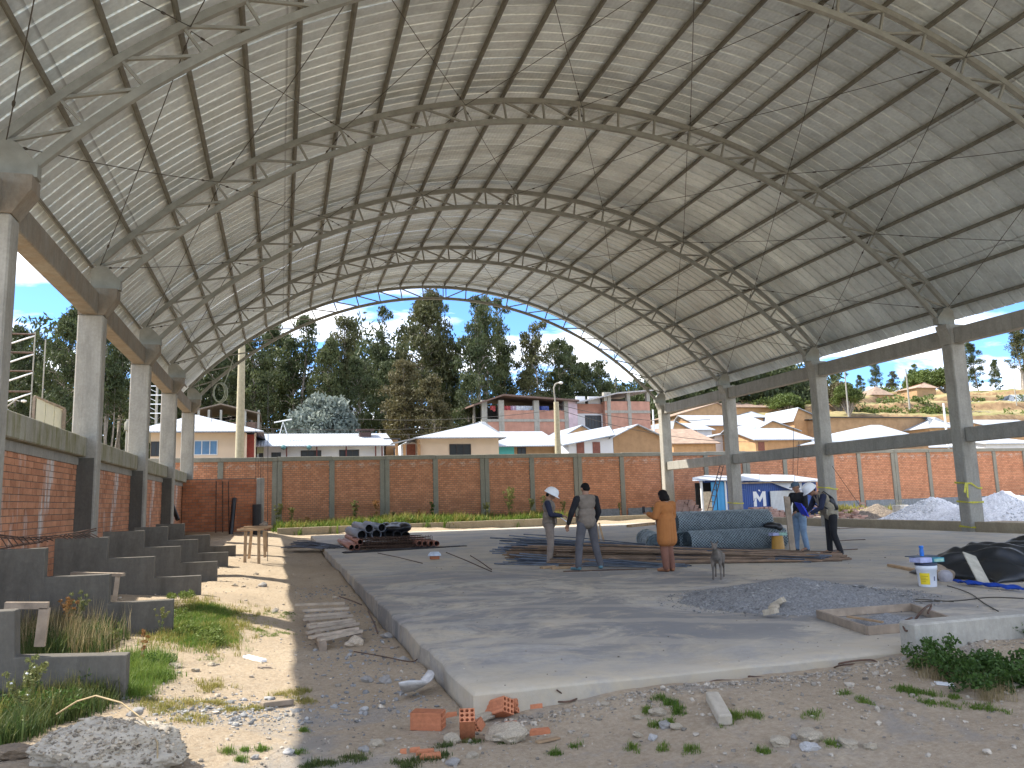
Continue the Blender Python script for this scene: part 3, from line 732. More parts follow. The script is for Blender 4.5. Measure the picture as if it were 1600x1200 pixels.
# open canopy behind it
Yc = 78; cn_ = thing('rooftop_canopy', 'open brown gabled canopy on posts above the left cream house', 'canopy', tuple(onY(355, 660, Yc)))
og = tuple(onY(355, 660, Yc)); a, p, b_ = onY(303, 640, Yc), onY(345, 630, Yc), onY(407, 645, Yc)
mb = MB()
mkroof(mb, [a, p, p+Vector((0, 8, 0)), a+Vector((0, 8, 0))], .12); mkroof(mb, [p+Vector((.01, 0, 0)), b_, b_+Vector((0, 8, 0)), p+Vector((.01, 8, 0))], .12)
mb.build('roof', simple('brown_sheet', (.20, .155, .115), .8, isl=.2), cn_, og)
for u in (310, 326, 345, 383, 404):
    for dy in (0, 7.5): q = onY(u, 650, Yc); mb = MB(); zt_ = min(p.z, a.z+.2)-.2; mb.box(q.x-.1, q.x+.1, Yc+dy+.1, Yc+dy+.3, 2.0, zt_); mb.build('post', C_COL, cn_, og)
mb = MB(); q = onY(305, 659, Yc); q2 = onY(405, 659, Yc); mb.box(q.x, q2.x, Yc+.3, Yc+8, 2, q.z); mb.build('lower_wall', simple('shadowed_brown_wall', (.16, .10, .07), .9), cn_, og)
mb = MB()
rnd = random.Random(4)
for i in range(9): u = 322+i*7; q = onY(u, 655-rnd.uniform(0, 4), Yc+2); mb.box(q.x-.5, q.x+.5, Yc+2, Yc+2.3, q.z-.15, q.z+.1)
mb.build('stored_planks', WOODG, cn_, og)
# long white house
h, og, (x0, x1, ze, zb) = house('long low white house with wide pale roof and dark red posts', 66, 412, 600, 696, 8, 'front', 677.5, P_WHITE, R_WHITE, .8,
    [(470, 502, 704, 716, 'dark', 'window', 3), (530, 561, 703, 716, 'dark', 'window', 3), (424, 439, 707, 716, 'dark', 'window', 2), (404.5, 411, 708, 716, 'dark', 'window', 1)], uA=500)
for u in (448, 495, 541, 587, 597): mb = MB(); q = onY(u, 700, 65.4); mb.box(q.x-.05, q.x+.05, 65.38, 65.48, 2, ze-.1); mb.build('veranda_post', simple('dark_red_post', (.12, .03, .025), .7) if 'dark_red_post' not in MATS else MATS['dark_red_post'], h, og)
mb = MB(); q = onY(571, 678, 69); mb.box(q.x-.5, q.x+.5, 69, 69.8, q.z-.8, q.z+.15); mb.box(q.x-.75, q.x+.75, 68.8, 70, q.z+.3, q.z+.42)
for dx in (-.4, .4): mb.box(q.x+dx-.04, q.x+dx+.04, 69.3, 69.4, q.z+.15, q.z+.3)
mb.build('chimney', simple('dark_chimney', (.10, .06, .05), .9), h, og)
mb = MB(); q = onY(442, 678, 68)
mb.tube([(q.x-.3, 68, q.z-.2), (q.x, 68, q.z+1.0)], .03, 4); mb.tube([(q.x+.4, 68, q.z-.2), (q.x, 68, q.z+1.0)], .03, 4); mb.tube([(q.x-.7, 68, q.z+.95), (q.x+.7, 68.3, q.z+1.25)], .05, 4)
for i in range(6): mb.tube([(q.x-.6+i*.25, 67.8, q.z+.98+i*.05), (q.x-.6+i*.25, 68.4, q.z+.98+i*.05)], .02, 4)
mb.build('antenna', WHITE, h, og)
for u in (443, 483): mb = MB(); q = onY(u, 699, 65.2); mb.lathe([(.03, -.2), (.16, -.12), (.22, 0), (.14, .12), (.02, .2)], (q.x, 65.2, q.z), 8); mb.build('teal_blob', simple('dull_teal', (.10, .22, .22), .9) if 'dull_teal' not in MATS else MATS['dull_teal'], h, og)  # added teal blobs standing in for faint scribbles on the house front
# small ochre gable between
house('small ochre adobe house end squeezed between long white house and cream house', 68, 603, 622, 687, 6, 'flat', 685, P_ADOBE2, R_DARK, .2, uA=611)
# cream house in the middle with porch
h, og, (x0, x1, ze, zb) = house('cream house with big pale hip roof and open orange porch, middle', 60, 656, 779, 684, 9, 'hip', 659, P_CREAM, R_WHITE, .5,
    [(702, 736, 694, 714, 'dark', 'window', 3)], uA=757)
# extend its roof over the porch on the left
mb = MB(); a = onY(611, 692, 59.6); r1 = onY(700, 669, 64)
mkroof(mb, [(a.x, 59.5, a.z), (x0-.52, 59.5, ze-.04), (x0-.52, 63.5, ze+.12), (a.x+.5, 64, a.z+.25)]); mb.build('porch_roof', R_WHITE, h, og)
mb = MB(); mb.box(onY(634, 690, 61).x, x0-.02, 61.5, 68, 1.5, ze-.25); mb.build('porch_back_wall', P_WHITE, h, og)
for u in (620, 632, 655): mb = MB(); q = onY(u, 700, 59.8); mb.box(q.x-.09, q.x+.09, 59.75, 59.93, 1.5, a.z-.12); mb.build('porch_post', P_ADOBE2, h, og)
q = onY(642, 700, 61.5); mb = MB(); mb.box(q.x-.35, q.x+.35, 61.42, 61.49, 1.5, q.z+.3); mb.build('door', P_DOOR, h, og)
# teal/brown house
h, og, (x0, x1, ze, zb) = house('low house with teal and brown walls under a wide pale roof, beside the lamp post', 64, 778, 870, 696, 9, 'front', 674, P_ADOBE, R_WHITE, .5,
    [(808, 822, 699, 712, 'dark', 'window', 2)], uA=820)
mb = MB(); q0, q1 = onY(779, 700, 63.96), onY(803, 700, 63.96); mb.box(q0.x, q1.x, 63.93, 63.998, 1.5, ze-.02); mb.build('teal_wall', P_TEAL, h, og)
# unfinished brick building A with laundry
Ya = 80; ogA = tuple(onY(810, 700, Ya)); A = thing('brick_building', 'unfinished two-storey brick building with laundry on its open top floor', 'building', ogA)
def ZA(v, u=820): return onY(u, v, Ya).z
def XA(u): return onY(u, 650, Ya).x
mb = MB(); mb.box(XA(760), XA(888), Ya, Ya+9, 2, ZA(659)); mb.build('lower_wall', B_TOWN, A, ogA)
mb = MB(); mb.box(XA(760)-.05, XA(888)+.05, Ya-.08, Ya+9.05, ZA(659)+.004, ZA(655)); mb.build('ring_beam', C_COL, A, ogA)
mb = MB(); mb.box(XA(786), XA(836), Ya, Ya+.2, ZA(655)+.004, ZA(641)); mb.build('parapet', B_TOWN, A, ogA)
mb = MB(); mb.box(XA(841), XA(887), Ya, Ya+.2, ZA(655)+.004, ZA(641)); mb.build('parapet', B_TOWN, A, ogA)
mb = MB(); mb.box(XA(748), XA(888), Ya+5, Ya+5.2, ZA(655), ZA(628)); mb.build('back_wall', simple('dim_back_wall', (.10, .09, .08), .9), A, ogA)
for u in (757, 783.5, 838.5, 886): mb = MB(); mb.box(XA(u)-.3, XA(u)+.3, Ya-.05, Ya+.4, 2 if u > 760 else 4, ZA(624)-.1); mb.build('column', C_COL, A, ogA)
for u in (748, 765): mb = MB(); mb.box(XA(u)-.12, XA(u)+.12, Ya+2, Ya+2.2, 4, ZA(630)-.1); mb.build('post', C_COL, A, ogA)
mb = MB(); p0, p1, p2 = onY(737, 633, Ya), onY(784, 617, Ya), onY(901, 626, Ya)
for s_ in ((p0, p1), (p1+Vector((.01, 0, 0)), p2)): mkroof(mb, [s_[0]+Vector((0, -.8, 0)), s_[1]+Vector((0, -.8, 0)), s_[1]+Vector((0, 8, .3)), s_[0]+Vector((0, 8, .3))], .18)
mb.build('roof', simple('rusty_roof_edge', (.16, .10, .075), .85), A, ogA)
mb = MB(); mb.box(XA(888)+.01, XA(902), Ya-.1, Ya+5, 2, ZA(626)); mb.build('side_wall', simple('patchy_pink_render', (.55, .42, .44), .9, var=.25, scale=1), A, ogA)
cols = [(.75, .75, .78), (.55, .35, .45), (.8, .8, .82), (.12, .16, .42), (.7, .72, .78), (.05, .07, .25), (.6, .12, .12), (.3, .35, .6)]
for i, (u, w_, c_) in enumerate([(796, 6, 6), (805, 5, 1), (813, 10, 0), (824, 7, 4), (831, 6, 2), (846, 5, 5), (855, 8, 3), (773, 5, 6)]):
    mb = MB(); a = XA(u); ww = w_*.055; pts = [(a-ww+2*ww*k/6, Ya+.7+.06*math.sin(k*1.9)) for k in range(7)]
    for k in range(6):
        (xa, ya), (xb, yb) = pts[k], pts[k+1]; zt = ZA(633); zl = ZA(640.5)+.1*math.sin(k+i)
        mb.prism([(xa, ya, zl), (xb, yb, zl), (xb, yb, zt), (xa, ya, zt)], (0, 0, 0), (0, .03, 0))
    nm = 'laundry_%d' % i
    mm = simple(nm, cols[c_], .9); mb.build('laundry', mm, A, ogA)
# brick building B
Yb = 80; ogB = tuple(onY(960, 700, Yb)); Bb = thing('brick_building', 'tall brick house with white flank, big barred window and open top floor', 'building', ogB)
def ZB(v, u=960): return onY(u, v, Yb).z
mb = MB(); xl, xm, xr_ = XA(905), XA(946), XA(1016)
mb.box(xm, xr_, Yb, Yb+9, 2, ZB(627)); mb.build('brick_wall', B_TOWN, Bb, ogB)
mb = MB(); mb.box(xl, xm-.01, Yb+.8, Yb+9, 2, ZB(645)); mb.build('white_wall', P_WHITE, Bb, ogB)
mb = MB(); mb.box(xl, xm-.01, Yb+.75, Yb+9, ZB(645)+.004, ZB(630)); mb.build('brick_wall', B_TOWN, Bb, ogB)
window(Bb, ogB, Yb+.8, 914, 940, 649, 671, 'dark', 'window', 5)
for v in (643.5,): mb = MB(); mb.box(xm-.03, xr_+.03, Yb-.06, Yb+.02, ZB(v)-.15, ZB(v)+.15); mb.build('ring_beam', C_COL, Bb, ogB)
for u in (947, 953, 983, 1014): mb = MB(); mb.box(XA(u)-.2, XA(u)+.2, Yb-.07, Yb+.4, ZB(627)+.004, ZB(613)); mb.build('column', C_COL, Bb, ogB)
for u in (952, 984): mb = MB(); mb.box(XA(u)-.2, XA(u)+.2, Yb-.08, Yb+.01, 3, ZB(627)); mb.build('pilaster', C_COL, Bb, ogB)
mb = MB(); mb.box(xl, xr_, Yb+5, Yb+5.2, ZB(630), ZB(614)); mb.build('back_wall', MATS['dim_back_wall'], Bb, ogB)
for u0_, u1_ in ((906, 920), (925, 944)): mb = MB(); mb.box(XA(u0_), XA(u1_), Yb+.9, Yb+1.1, ZB(630), ZB(618)); mb.build('upper_wall', P_WHITE, Bb, ogB)
mb = MB(); p0, p1, p2 = onY(899, 629, Yb), onY(962, 614, Yb), onY(1018, 609.5, Yb)
for s_ in ((p0, p1), (p1+Vector((.01, 0, 0)), p2)): mkroof(mb, [s_[0]+Vector((0, -.6, 0)), s_[1]+Vector((0, -.6, 0)), s_[1]+Vector((0, 9, .3)), s_[0]+Vector((0, 9, .3))], .15)
mb.build('roof', simple('pale_roof_edge', (.42, .40, .38), .8), Bb, ogB)
mb = MB(); q = onY(963, 612, Yb+4); mb.tube([(q.x, Yb+4, q.z), (q.x, Yb+4, q.z+4.5)], .05, 5); mb.build('mast', CABLE, Bb, ogB)
# houses right of the lamp post
house('small ochre gable house just below the tall brick house', 70, 882, 934, 679, 8, 'gable', 664, P_ADOBE2, R_BLUE, .35, uA=908)
h, og, (x0, x1, ze, zb) = house('house with white side wall and ochre gable wall under a pale roof', 61, 958, 1032, 681, 10, 'gable', 663, P_ADOBE, R_WHITE, .4, uA=994)
mb = MB(); a, b2 = onY(888, 690, 61), onY(958, 690, 61); zz1 = onY(888, 690, 61).z
mb.prism([(a.x, 61, 1.5), (b2.x-.01, 61, 1.5), (b2.x-.01, 61, ze-.05), (a.x, 61, onY(888, 694, 61).z)], (0, .0, 0), (0, 6, 0)); mb.build('white_wall', P_WHITE, h, og)
mb = MB(); e0 = onY(880, 695, 60.6); mkroof(mb, [(e0.x, 60.6, e0.z), (b2.x, 60.6, ze+.08), (onY(994, 663, 61).x-.3, 66, onY(994, 663, 61).z+.35), (e0.x+1, 66, e0.z+1.1)]); mb.build('roof_wing', R_BLUE, h, og)
for u in (907, 932): q = onY(u, 700, 60.97); mb = MB(); mb.box(q.x-.33, q.x+.33, 60.95, 60.998, 1.5, q.z+.5); mb.build('door', P_DOOR, h, og)
# the village on the right: (label, Y, u0, u1, vEave, depth, type, vRidge, wall, roof, uApex, windows)
VIL = [
 ('long ochre building under dark roof line, highest behind the third right column', 108, 1146, 1214, 636, 8, 'front', 629, P_ADOBE2, R_TILE, 1180, ()),
 ('big ochre adobe house with brown tile roof, upper left of the village', 100, 1056, 1150, 648, 9, 'gable', 629, P_ADOBE, R_TILE, 1120, ()),
 ('ochre house with small pale roof beside the last right column', 84, 1050, 1073, 668, 7, 'gable', 657, P_ADOBE2, R_BLUE, 1052, ()),
 ('pale roofed wing with dark red door behind last right column', 86, 1073, 1112, 671, 6, 'front', 661, P_WHITE, R_WHITE, 1090, ((1080, 1089, 671, 680, 'dark', 'door'),)),
 ('ochre house with long pale roof and little front gable in the village centre', 90, 1092, 1200, 664, 8, 'front', 649, P_ADOBE2, R_WHITE, 1150, ()),
 ('house with old clay tile roof sloping behind the mid beam', 70, 1052, 1118, 692, 9, 'front', 670, P_ADOBE2, R_TILE, 1100, ()),
 ('white house with small blue window and pale roof', 74, 1116, 1178, 680, 8, 'side', 668, P_WHITE, R_WHITE, None, ((1152, 1162, 684, 694, 'blue', 'window', 2),)),
 ('ochre gable house right of the white house with blue window', 80, 1178, 1246, 672, 8, 'gable', 657, P_ADOBE2, R_WHITE, 1205, ()),
 ('orange house with dark red door under wide pale roof', 68, 1180, 1268, 686, 8, 'front', 669, P_ADOBE2, R_BLUE, 1230, ((1184, 1195, 690, 704, 'dark', 'door'),)),
 ('small orange shed with thin pale roof, behind the village centre', 100, 1200, 1246, 651, 5, 'flat', 648, P_ADOBE, R_WHITE, None, ()),
 ('orange house with steep pale roof, by the second right column', 88, 1240, 1275, 650, 7, 'gable', 637, P_ADOBE2, R_WHITE, 1245, ()),
 ('house with a large pale hip roof right of the second right column', 64, 1290, 1450, 690, 10, 'hip', 664, P_ADOBE, R_BLUE, 1368, ()),
 ('long low ochre building with flat black roof edge, at the foot of the hill', 84, 1292, 1449, 653, 8, 'flat', 650, P_ADOBE, R_DARK, None, ()),
 ('small pale-roofed house right of the long ochre building', 80, 1452, 1490, 668, 7, 'hip', 652, P_ADOBE2, R_WHITE, 1462, ()),
 ('ochre hut with brown tile roof on the hillside', 118, 1362, 1394, 617, 6, 'hip', 604, P_ADOBE2, R_TILE, 1368, ()),
 ('hut with bluish hip roof at the far right of the hillside', 104, 1574, 1612, 633, 7, 'hip', 617, P_ADOBE, R_BLUE, 1600, ()),
 ('low pale-roofed ochre house behind the nearest right column', 82, 1500, 1556, 668, 7, 'front', 660, P_ADOBE2, R_WHITE, 1530, ()),
 ('wide pale-roofed white house at the right edge just above the wall', 66, 1540, 1625, 692, 8, 'front', 684, P_WHITE, R_WHITE, 1590, ()),
 ('wide pale-roofed house low behind the nearest right column', 70, 1440, 1530, 698, 8, 'front', 686, P_ADOBE, R_WHITE, 1480, ()),
 ('small ochre house with tile roof on the upper slope left of the nearest right column', 120, 1432, 1462, 606, 5, 'hip', 598, P_ADOBE, R_TILE, 1446, ()),
 ('ochre house with pale roof on the slope just right of the nearest right column', 112, 1512, 1545, 628, 6, 'front', 620, P_ADOBE2, R_BLUE, 1528, ()),
 ('brown adobe house with tile roof between the big bush and the hillside pole', 106, 1372, 1402, 640, 6, 'gable', 631, P_ADOBE, R_TILE, 1386, ()),
 ('long brown adobe wall house low on the slope at the right', 98, 1500, 1570, 652, 6, 'flat', 649, P_ADOBE, R_TILE, None, ()),
 ('tile-roofed adobe house behind the small orange shed', 112, 1192, 1222, 640, 6, 'gable', 630, P_ADOBE, R_TILE, 1208, ()),
 ('pale-roofed adobe house between white gable houses in the village', 95, 1156, 1196, 652, 6, 'hip', 643, P_ADOBE2, R_BLUE, 1176, ()),
 ('pale-roofed ochre house at the right edge above the pergola', 78, 1558, 1640, 668, 8, 'front', 656, P_ADOBE2, R_BLUE, 1600, ()),
]
for (lb, Y, u0_, u1_, vE, dp, ty, vR, wm, rm_, uA, wn) in VIL:
    house(lb, Y, u0_, u1_, vE, dp, ty, vR, wm, rm_, .35, wn, uA=uA)
# pergola of thin poles
q = onY(1565, 655, 96); og = (q.x, 96, q.z-1.5); pg = thing('pole_pergola', 'open pergola of thin poles on the hillside at right', 'pergola', og)
for i in range(4):
    p = onY(1530+i*24, 646, 96); mb = MB(); mb.tube([(p.x, 96, p.z-3), (p.x, 96, p.z)], .07, 5); mb.build('post', WOODG, pg, og)
    mb = MB(); mb.tube([(p.x, 99, p.z-3), (p.x, 99, p.z+.3)], .07, 5); mb.build('post', WOODG, pg, og)
a = onY(1526, 644, 96); b2 = onY(1606, 647, 96)
for k in range(9): mb = MB(); mb.tube([(a.x-.3, 95.6+k*.45, a.z+k*.05+.1*math.sin(k*2)), (b2.x+.5, 95.6+k*.45, b2.z+k*.05)], .05, 4); mb.build('rail', WOODG, pg, og)

# ------------------------------------------------------------------ trees
def leafmat(name, c, var=.5):
    m, t, b = newmat(name)
    gn = N(t, 'ShaderNodeNewGeometry'); oi = N(t, 'ShaderNodeObjectInfo')
    col = ramp(t, gn.outputs['Random Per Island'], [(0, tuple(x*(1-var) for x in c)), (.55, c), (1, (c[0]*(1+var*1.2), c[1]*(1+var*.9), c[2]*(1+var)))])
    col = mix(t, 1, col, ramp(t, oi.outputs['Random'], [(0, (.75, .8, .8)), (1, (1.25, 1.15, 1.1))]), 'MULTIPLY')
    col = mix(t, .5, col, ramp(t, noise_node(t, .25, 4), [(.35, tuple(x*.6 for x in c)), (.65, (c[0]*1.7, c[1]*1.45, c[2]*1.3))]))
    t.links.new(col, b.inputs['Base Color']); b.inputs['Roughness'].default_value = .6; b.inputs['Specular IOR Level'].default_value = .3
    tr = N(t, 'ShaderNodeBsdfTranslucent'); t.links.new(col, tr.inputs[0]); ms = N(t, 'ShaderNodeMixShader'); ms.inputs[0].default_value = .25
    t.links.new(b.outputs[0], ms.inputs[1]); t.links.new(tr.outputs[0], ms.inputs[2]); t.links.new(ms.outputs[0], t.nodes['Material Output'].inputs[0])
    return m
L_DARK = leafmat('eucalyptus_leaf', (.072, .096, .038))
L_OLIVE = leafmat('olive_leaf', (.085, .095, .038))
L_BLUE = leafmat('glaucous_leaf', (.20, .25, .22), .4)
L_BUSH = leafmat('bush_leaf', (.10, .14, .035))
L_GREEN = leafmat('bright_leaf', (.095, .14, .035))
L_BROWN = leafmat('brownish_leaf', (.10, .095, .042))
BARK = simple('pale_bark', (.32, .27, .22), .9, 0, .4, 2, .4, 12)
def leaves(rs, C, Rr, n, l, w, droop):
    """n leaves round each clump centre C (k,3) with radius Rr (k,)"""
    k = len(C); idx = rs.randint(0, k, n); d = rs.normal(0, 1, (n, 3)); d /= np.linalg.norm(d, axis=1)[:, None]
    rad = rs.uniform(0.15, 1, n)**.5
    c = C[idx]+d*(Rr[idx]*rad)[:, None]*np.array([1, 1, .8])
    c[:, 2] -= rs.exponential(.25, n)*Rr[idx]*droop
    a = rs.normal(0, 1, (n, 3)); a[:, 2] -= droop*1.6; a /= np.linalg.norm(a, axis=1)[:, None]
    b_ = np.cross(a, rs.normal(0, 1, (n, 3))); b_ /= np.linalg.norm(b_, axis=1)[:, None]
    L_ = rs.uniform(.6, 1.3, n)*l; W_ = rs.uniform(.7, 1.3, n)*w
    a = a*(L_/2)[:, None]; b_ = b_*(W_/2)[:, None]
    v = np.stack([c-a, c+b_-a*.1, c+a, c-b_-a*.1], 1).reshape(-1, 3)
    return v, np.arange(4*n).reshape(-1, 4)
def eucalypt(seed, H=26., Rc=3.5, z0=.27, ncl=74, nl=8500, sparse=0, rad=1.35):
    rs = np.random.RandomState(seed); C = []; Rr = []; mb = MB()
    nt_ = rs.randint(1, 3); stems = []
    for s in range(nt_+1 if sparse else nt_):
        off = rs.uniform(-.6, .6, 2)*(s > 0); lean = rs.uniform(-.06, .06, 2); hh = H*(1 if s == 0 else rs.uniform(.7, .95))
        pts = [(off[0]+lean[0]*z+.25*math.sin(z*.35+s), off[1]+lean[1]*z+.2*math.cos(z*.3+s*2), z) for z in np.linspace(0, hh*.97, 10)]
        rr0 = H*.0125*(1 if s == 0 else .75); mb.tube(pts, [rr0*(1-.85*i/9) for i in range(10)], 6); stems.append((pts, hh))
    for j in range(ncl):
        pts, hh = stems[rs.randint(len(stems))]; f = z0+(1-z0)*(rs.uniform(0, 1)**(.7 if sparse else .85)); z = hh*f
        i = min(8, int(f/ .97*9)); q = max(0, min(1, f/.97*9-i)); P = np.array(pts[i])*(1-q)+np.array(pts[i+1])*q
        prof_ = (1-((f-z0)/(1-z0))**3.6)*.80+.27; prof_ *= min(1, (f-z0)*5+.45)
        an = rs.uniform(0, 6.28); rd = Rc*prof_*math.sqrt(rs.uniform(0.02, 1))
        c = P+np.array([math.cos(an)*rd, math.sin(an)*rd, rs.uniform(-.3, .9)]); C.append(c); Rr.append(rad*rs.uniform(.55, 1.25)*(.75 if f > .9 else 1))
        if rs.uniform() < .7: mb.tube([P-np.array([0, 0, rd*.5]), (P+c)/2-np.array([0, 0, .1]), c], [.09, .06, .02], 4, False)
    for pts, hh in stems:          # leafy leader so that the top never floats free
        for q in np.linspace(.70, 1, 6):
            i = min(8, int(q*9)); C.append(np.array(pts[i])*(1-(q*9-i))+np.array(pts[min(9, i+1)])*(q*9-i)); Rr.append(rad*.95)
    v, f_ = leaves(rs, np.array(C), np.array(Rr), nl, .72, .20, .9)
    return mb.mesh('trunk', fix=False), npmesh('crown', v, f_)
def bush(seed, H=3., Rc=1.8, n=2600, l=.35, w=.16, ncl=40, shape=1.0):
    rs = np.random.RandomState(seed); C = []; Rr = []; mb = MB()
    for j in range(ncl):
        d = rs.normal(0, 1, 3); d /= np.linalg.norm(d); d[2] = abs(d[2])*1.0-.15; r_ = rs.uniform(.5, .85)
        c = np.array([d[0]*Rc*r_, d[1]*Rc*r_, H*.42+d[2]*H*.5*r_]); C.append(c); Rr.append(Rc*.30*rs.uniform(.6, 1.2))
        if j % 3 == 0: mb.tube([(0, 0, 0), tuple(c*.5), tuple(c)], [.06*H/3, .04*H/3, .01], 4, False)
    mb.tube([(0, 0, -.3), (0, 0, H*.4)], [.1*H/3, .05*H/3], 6)
    v, f_ = leaves(rs, np.array(C), np.array(Rr), n, l, w, .1)
    return mb.mesh('trunk', fix=False), npmesh('crown', v, f_)
VAR = [eucalypt(11), eucalypt(12, Rc=3.0, rad=1.2), eucalypt(13, Rc=4.3, z0=.12, ncl=95, nl=11500, rad=1.45), eucalypt(14, z0=.42, ncl=34, nl=3600, sparse=1, Rc=3.0, rad=1.15), eucalypt(15, Rc=2.8, z0=.12), eucalypt(16, z0=.36, ncl=40, nl=4600, sparse=1, Rc=3.7)]
TREEN = {}
def tree(lb, u, vt, Y, var, wsc=1., mat=L_DARK, base=None, rz=0, name='eucalyptus_tree', cat='tree', grp=None):
    p = onY(u, vt, Y); zb = float(gz(p.x, Y))-.2 if base is None else base; H = p.z-zb
    tm, cm_ = var; H0 = max(v_.co.z for v_ in (cm_.vertices[i] for i in range(0, len(cm_.vertices), 7)))
    s = H/H0; t_ = thing(name, lb, cat, (p.x, Y, zb), group=grp); t_.rotation_euler = (0, 0, rz)
    t_.scale = (s*wsc, s*wsc, s)
    key = (tm.name, mat.name)
    if key not in TREEN:
        a = tm.copy(); a.materials.clear(); a.materials.append(BARK); b2 = cm_.copy(); b2.materials.clear(); b2.materials.append(mat); TREEN[key] = (a, b2)
    a, b2 = TREEN[key]
    o1 = bpy.data.objects.new('trunk', a); COL.objects.link(o1); o1.parent = t_
    o2 = bpy.data.objects.new('crown', b2); COL.objects.link(o2); o2.parent = t_
    return t_
# (u, v top, Y, variant, width, material, what sets it apart)
T = [
 (-25, 470, 74, 2, 1., L_DARK, 'outermost tree left of the nearest left column'),
 (38, 505, 82, 1, 1., L_DARK, 'dark tree just right of the nearest left column, behind the scaffold'),
 (70, 520, 96, 0, 1.1, L_DARK, 'lower tree between the nearest two left columns'),
 (98, 478, 78, 2, .9, L_DARK, 'tall full tree touching the top beam beside the second left column'),
 (150, 470, 86, 0, 1., L_DARK, 'tree hidden behind the second left column'),
 (176, 520, 84, 3, 1., L_DARK, 'bare-trunked tree in the gap right of the second left column'),
 (196, 500, 90, 5, 1., L_DARK, 'pale-trunked tree in the gap left of the third left column'),
 (235, 520, 92, 2, 1., L_DARK, 'tree behind the third left column'),
 (250, 560, 88, 1, 1.1, L_DARK, 'dark tree in the gap between third and fourth left columns'),
 (290, 540, 96, 2, 1., L_DARK, 'tree above the left cream house roof'),
 (325, 540, 94, 0, 1.1, L_DARK, 'tree above the brown canopy'),
 (352, 520, 100, 2, 1., L_DARK, 'dark tree just left of the tall wooden pole'),
 (395, 505, 92, 0, 1.1, L_DARK, 'dark tree just right of the tall wooden pole'),
 (430, 500, 98, 2, .95, L_DARK, 'dark tree left of the round grey-blue tree'),
 (470, 487, 94, 1, 1.1, L_DARK, 'slim dark tree above the round grey-blue tree'),
 (505, 530, 90, 2, .9, L_DARK, 'shorter dark tree directly behind the round grey-blue tree'),
 (541, 490, 92, 0, 1.0, L_OLIVE, 'light green tree against the blue sky patch'),
 (566, 555, 88, 2, .8, L_DARK, 'shorter dark tree right of the light green one'),
 (594, 474, 98, 3, .9, L_DARK, 'thin tree with open crown near the arch centre'),
 (600, 560, 88, 2, .9, L_DARK, 'low dark tree below the thin open-crowned tree'),
 (650, 455, 96, 2, 1.05, L_OLIVE, 'broadest and tallest bright tree left of the arch crown'),
 (640, 560, 80, 0, 1.35, L_BROWN, 'brownish olive tree with reddish trunks above the porch house'),
 (682, 462, 102, 3, .8, L_DARK, 'slim tree immediately right of the broadest tree'),
 (676, 585, 78, 4, 1.5, L_BROWN, 'low brownish tree above the big pale hip roof'),
 (736, 458, 90, 3, 1., L_DARK, 'bare tall trunk with leaves only at its top, first of two'),
 (706, 530, 96, 0, .9, L_DARK, 'dark tree between the brownish tree and the bare tall trunks'),
 (756, 455, 94, 5, .9, L_DARK, 'bare tall trunk with leaves only at its top, second of two'),
 (780, 462, 97, 3, .9, L_DARK, 'thin tall tree right of the pair of bare trunks'),
 (728, 580, 84, 2, .9, L_DARK, 'low dark tree left of the laundry building'),
 (772, 560, 98, 2, .9, L_DARK, 'dark tree behind the laundry building left end'),
 (828, 498, 96, 5, 1., L_OLIVE, 'open-crowned olive tree above the laundry building'),
 (812, 575, 92, 2, 1., L_OLIVE, 'bushy olive tree right behind the laundry building'),
 (862, 530, 98, 0, 1.1, L_DARK, 'tree behind the lamp head'),
 (893, 534, 100, 1, 1.1, L_DARK, 'tree just right of the lamp post'),
 (920, 566, 98, 2, .9, L_DARK, 'tree above the tall brick house, left one'),
 (945, 562, 100, 0, 1.1, L_DARK, 'tree above the tall brick house, right one'),
 (975, 596, 130, 1, .9, L_DARK, 'small distant tree by the thin mast'),
 (1003, 600, 125, 2, .9, L_DARK, 'small distant tree left of the last right column'),
 (1062, 612, 128, 2, 1.2, L_DARK, 'dark tree between the last two right columns, leftmost'),
 (1090, 600, 130, 0, 1.3, L_DARK, 'dark tree between the last two right columns, rightmost'),
 (1112, 608, 126, 2, 1.2, L_DARK, 'dark tree left of the third right column'),
 (1150, 600, 128, 2, 1.3, L_DARK, 'dark tree right of the third right column'),
 (1176, 590, 130, 0, 1.3, L_DARK, 'pointed dark tree behind the long highest ochre building'),
 (1200, 598, 128, 2, 1.2, L_DARK, 'dark tree left of the bright green tree'),
 (1250, 575, 132, 0, 1.2, L_DARK, 'dark tree left of the second right column'),
 (1275, 570, 140, 2, 1.2, L_DARK, 'dark tree hidden behind the second right column'),
 (1302, 575, 150, 0, 1.3, L_DARK, 'dark tree right of the second right column'),
 (1366, 560, 152, 2, .9, L_DARK, 'tallest dark tree on the hill skyline'),
 (1345, 585, 154, 2, 1.1, L_DARK, 'lower dark tree beside the tallest skyline tree'),
 (1390, 580, 158, 0, 1.4, L_OLIVE, 'yellowish tree on the skyline left of the nearest right column'),
 (1424, 568, 160, 1, 1.2, L_GREEN, 'pale green poplar-like tree on the skyline'),
 (1462, 575, 158, 3, 1.2, L_DARK, 'thin tree left of the nearest right column'),
 (1520, 534, 140, 2, 1.1, L_DARK, 'lone dark tree just right of the nearest right column'),
 (1550, 562, 150, 2, .9, L_DARK, 'small round tree on the skyline between the two larger ones'),
 (1588, 505, 130, 5, 1.5, L_OLIVE, 'large grey-green tree at the right edge'),
]
rs0 = random.Random(2)
for i, (u, vt, Y, vi, ws, mt, lb) in enumerate(T):
    tree('eucalyptus, '+lb, u, vt, Y, VAR[vi], ws, mt, rz=rs0.uniform(0, 6.28), grp='eucalyptus trees behind the village')
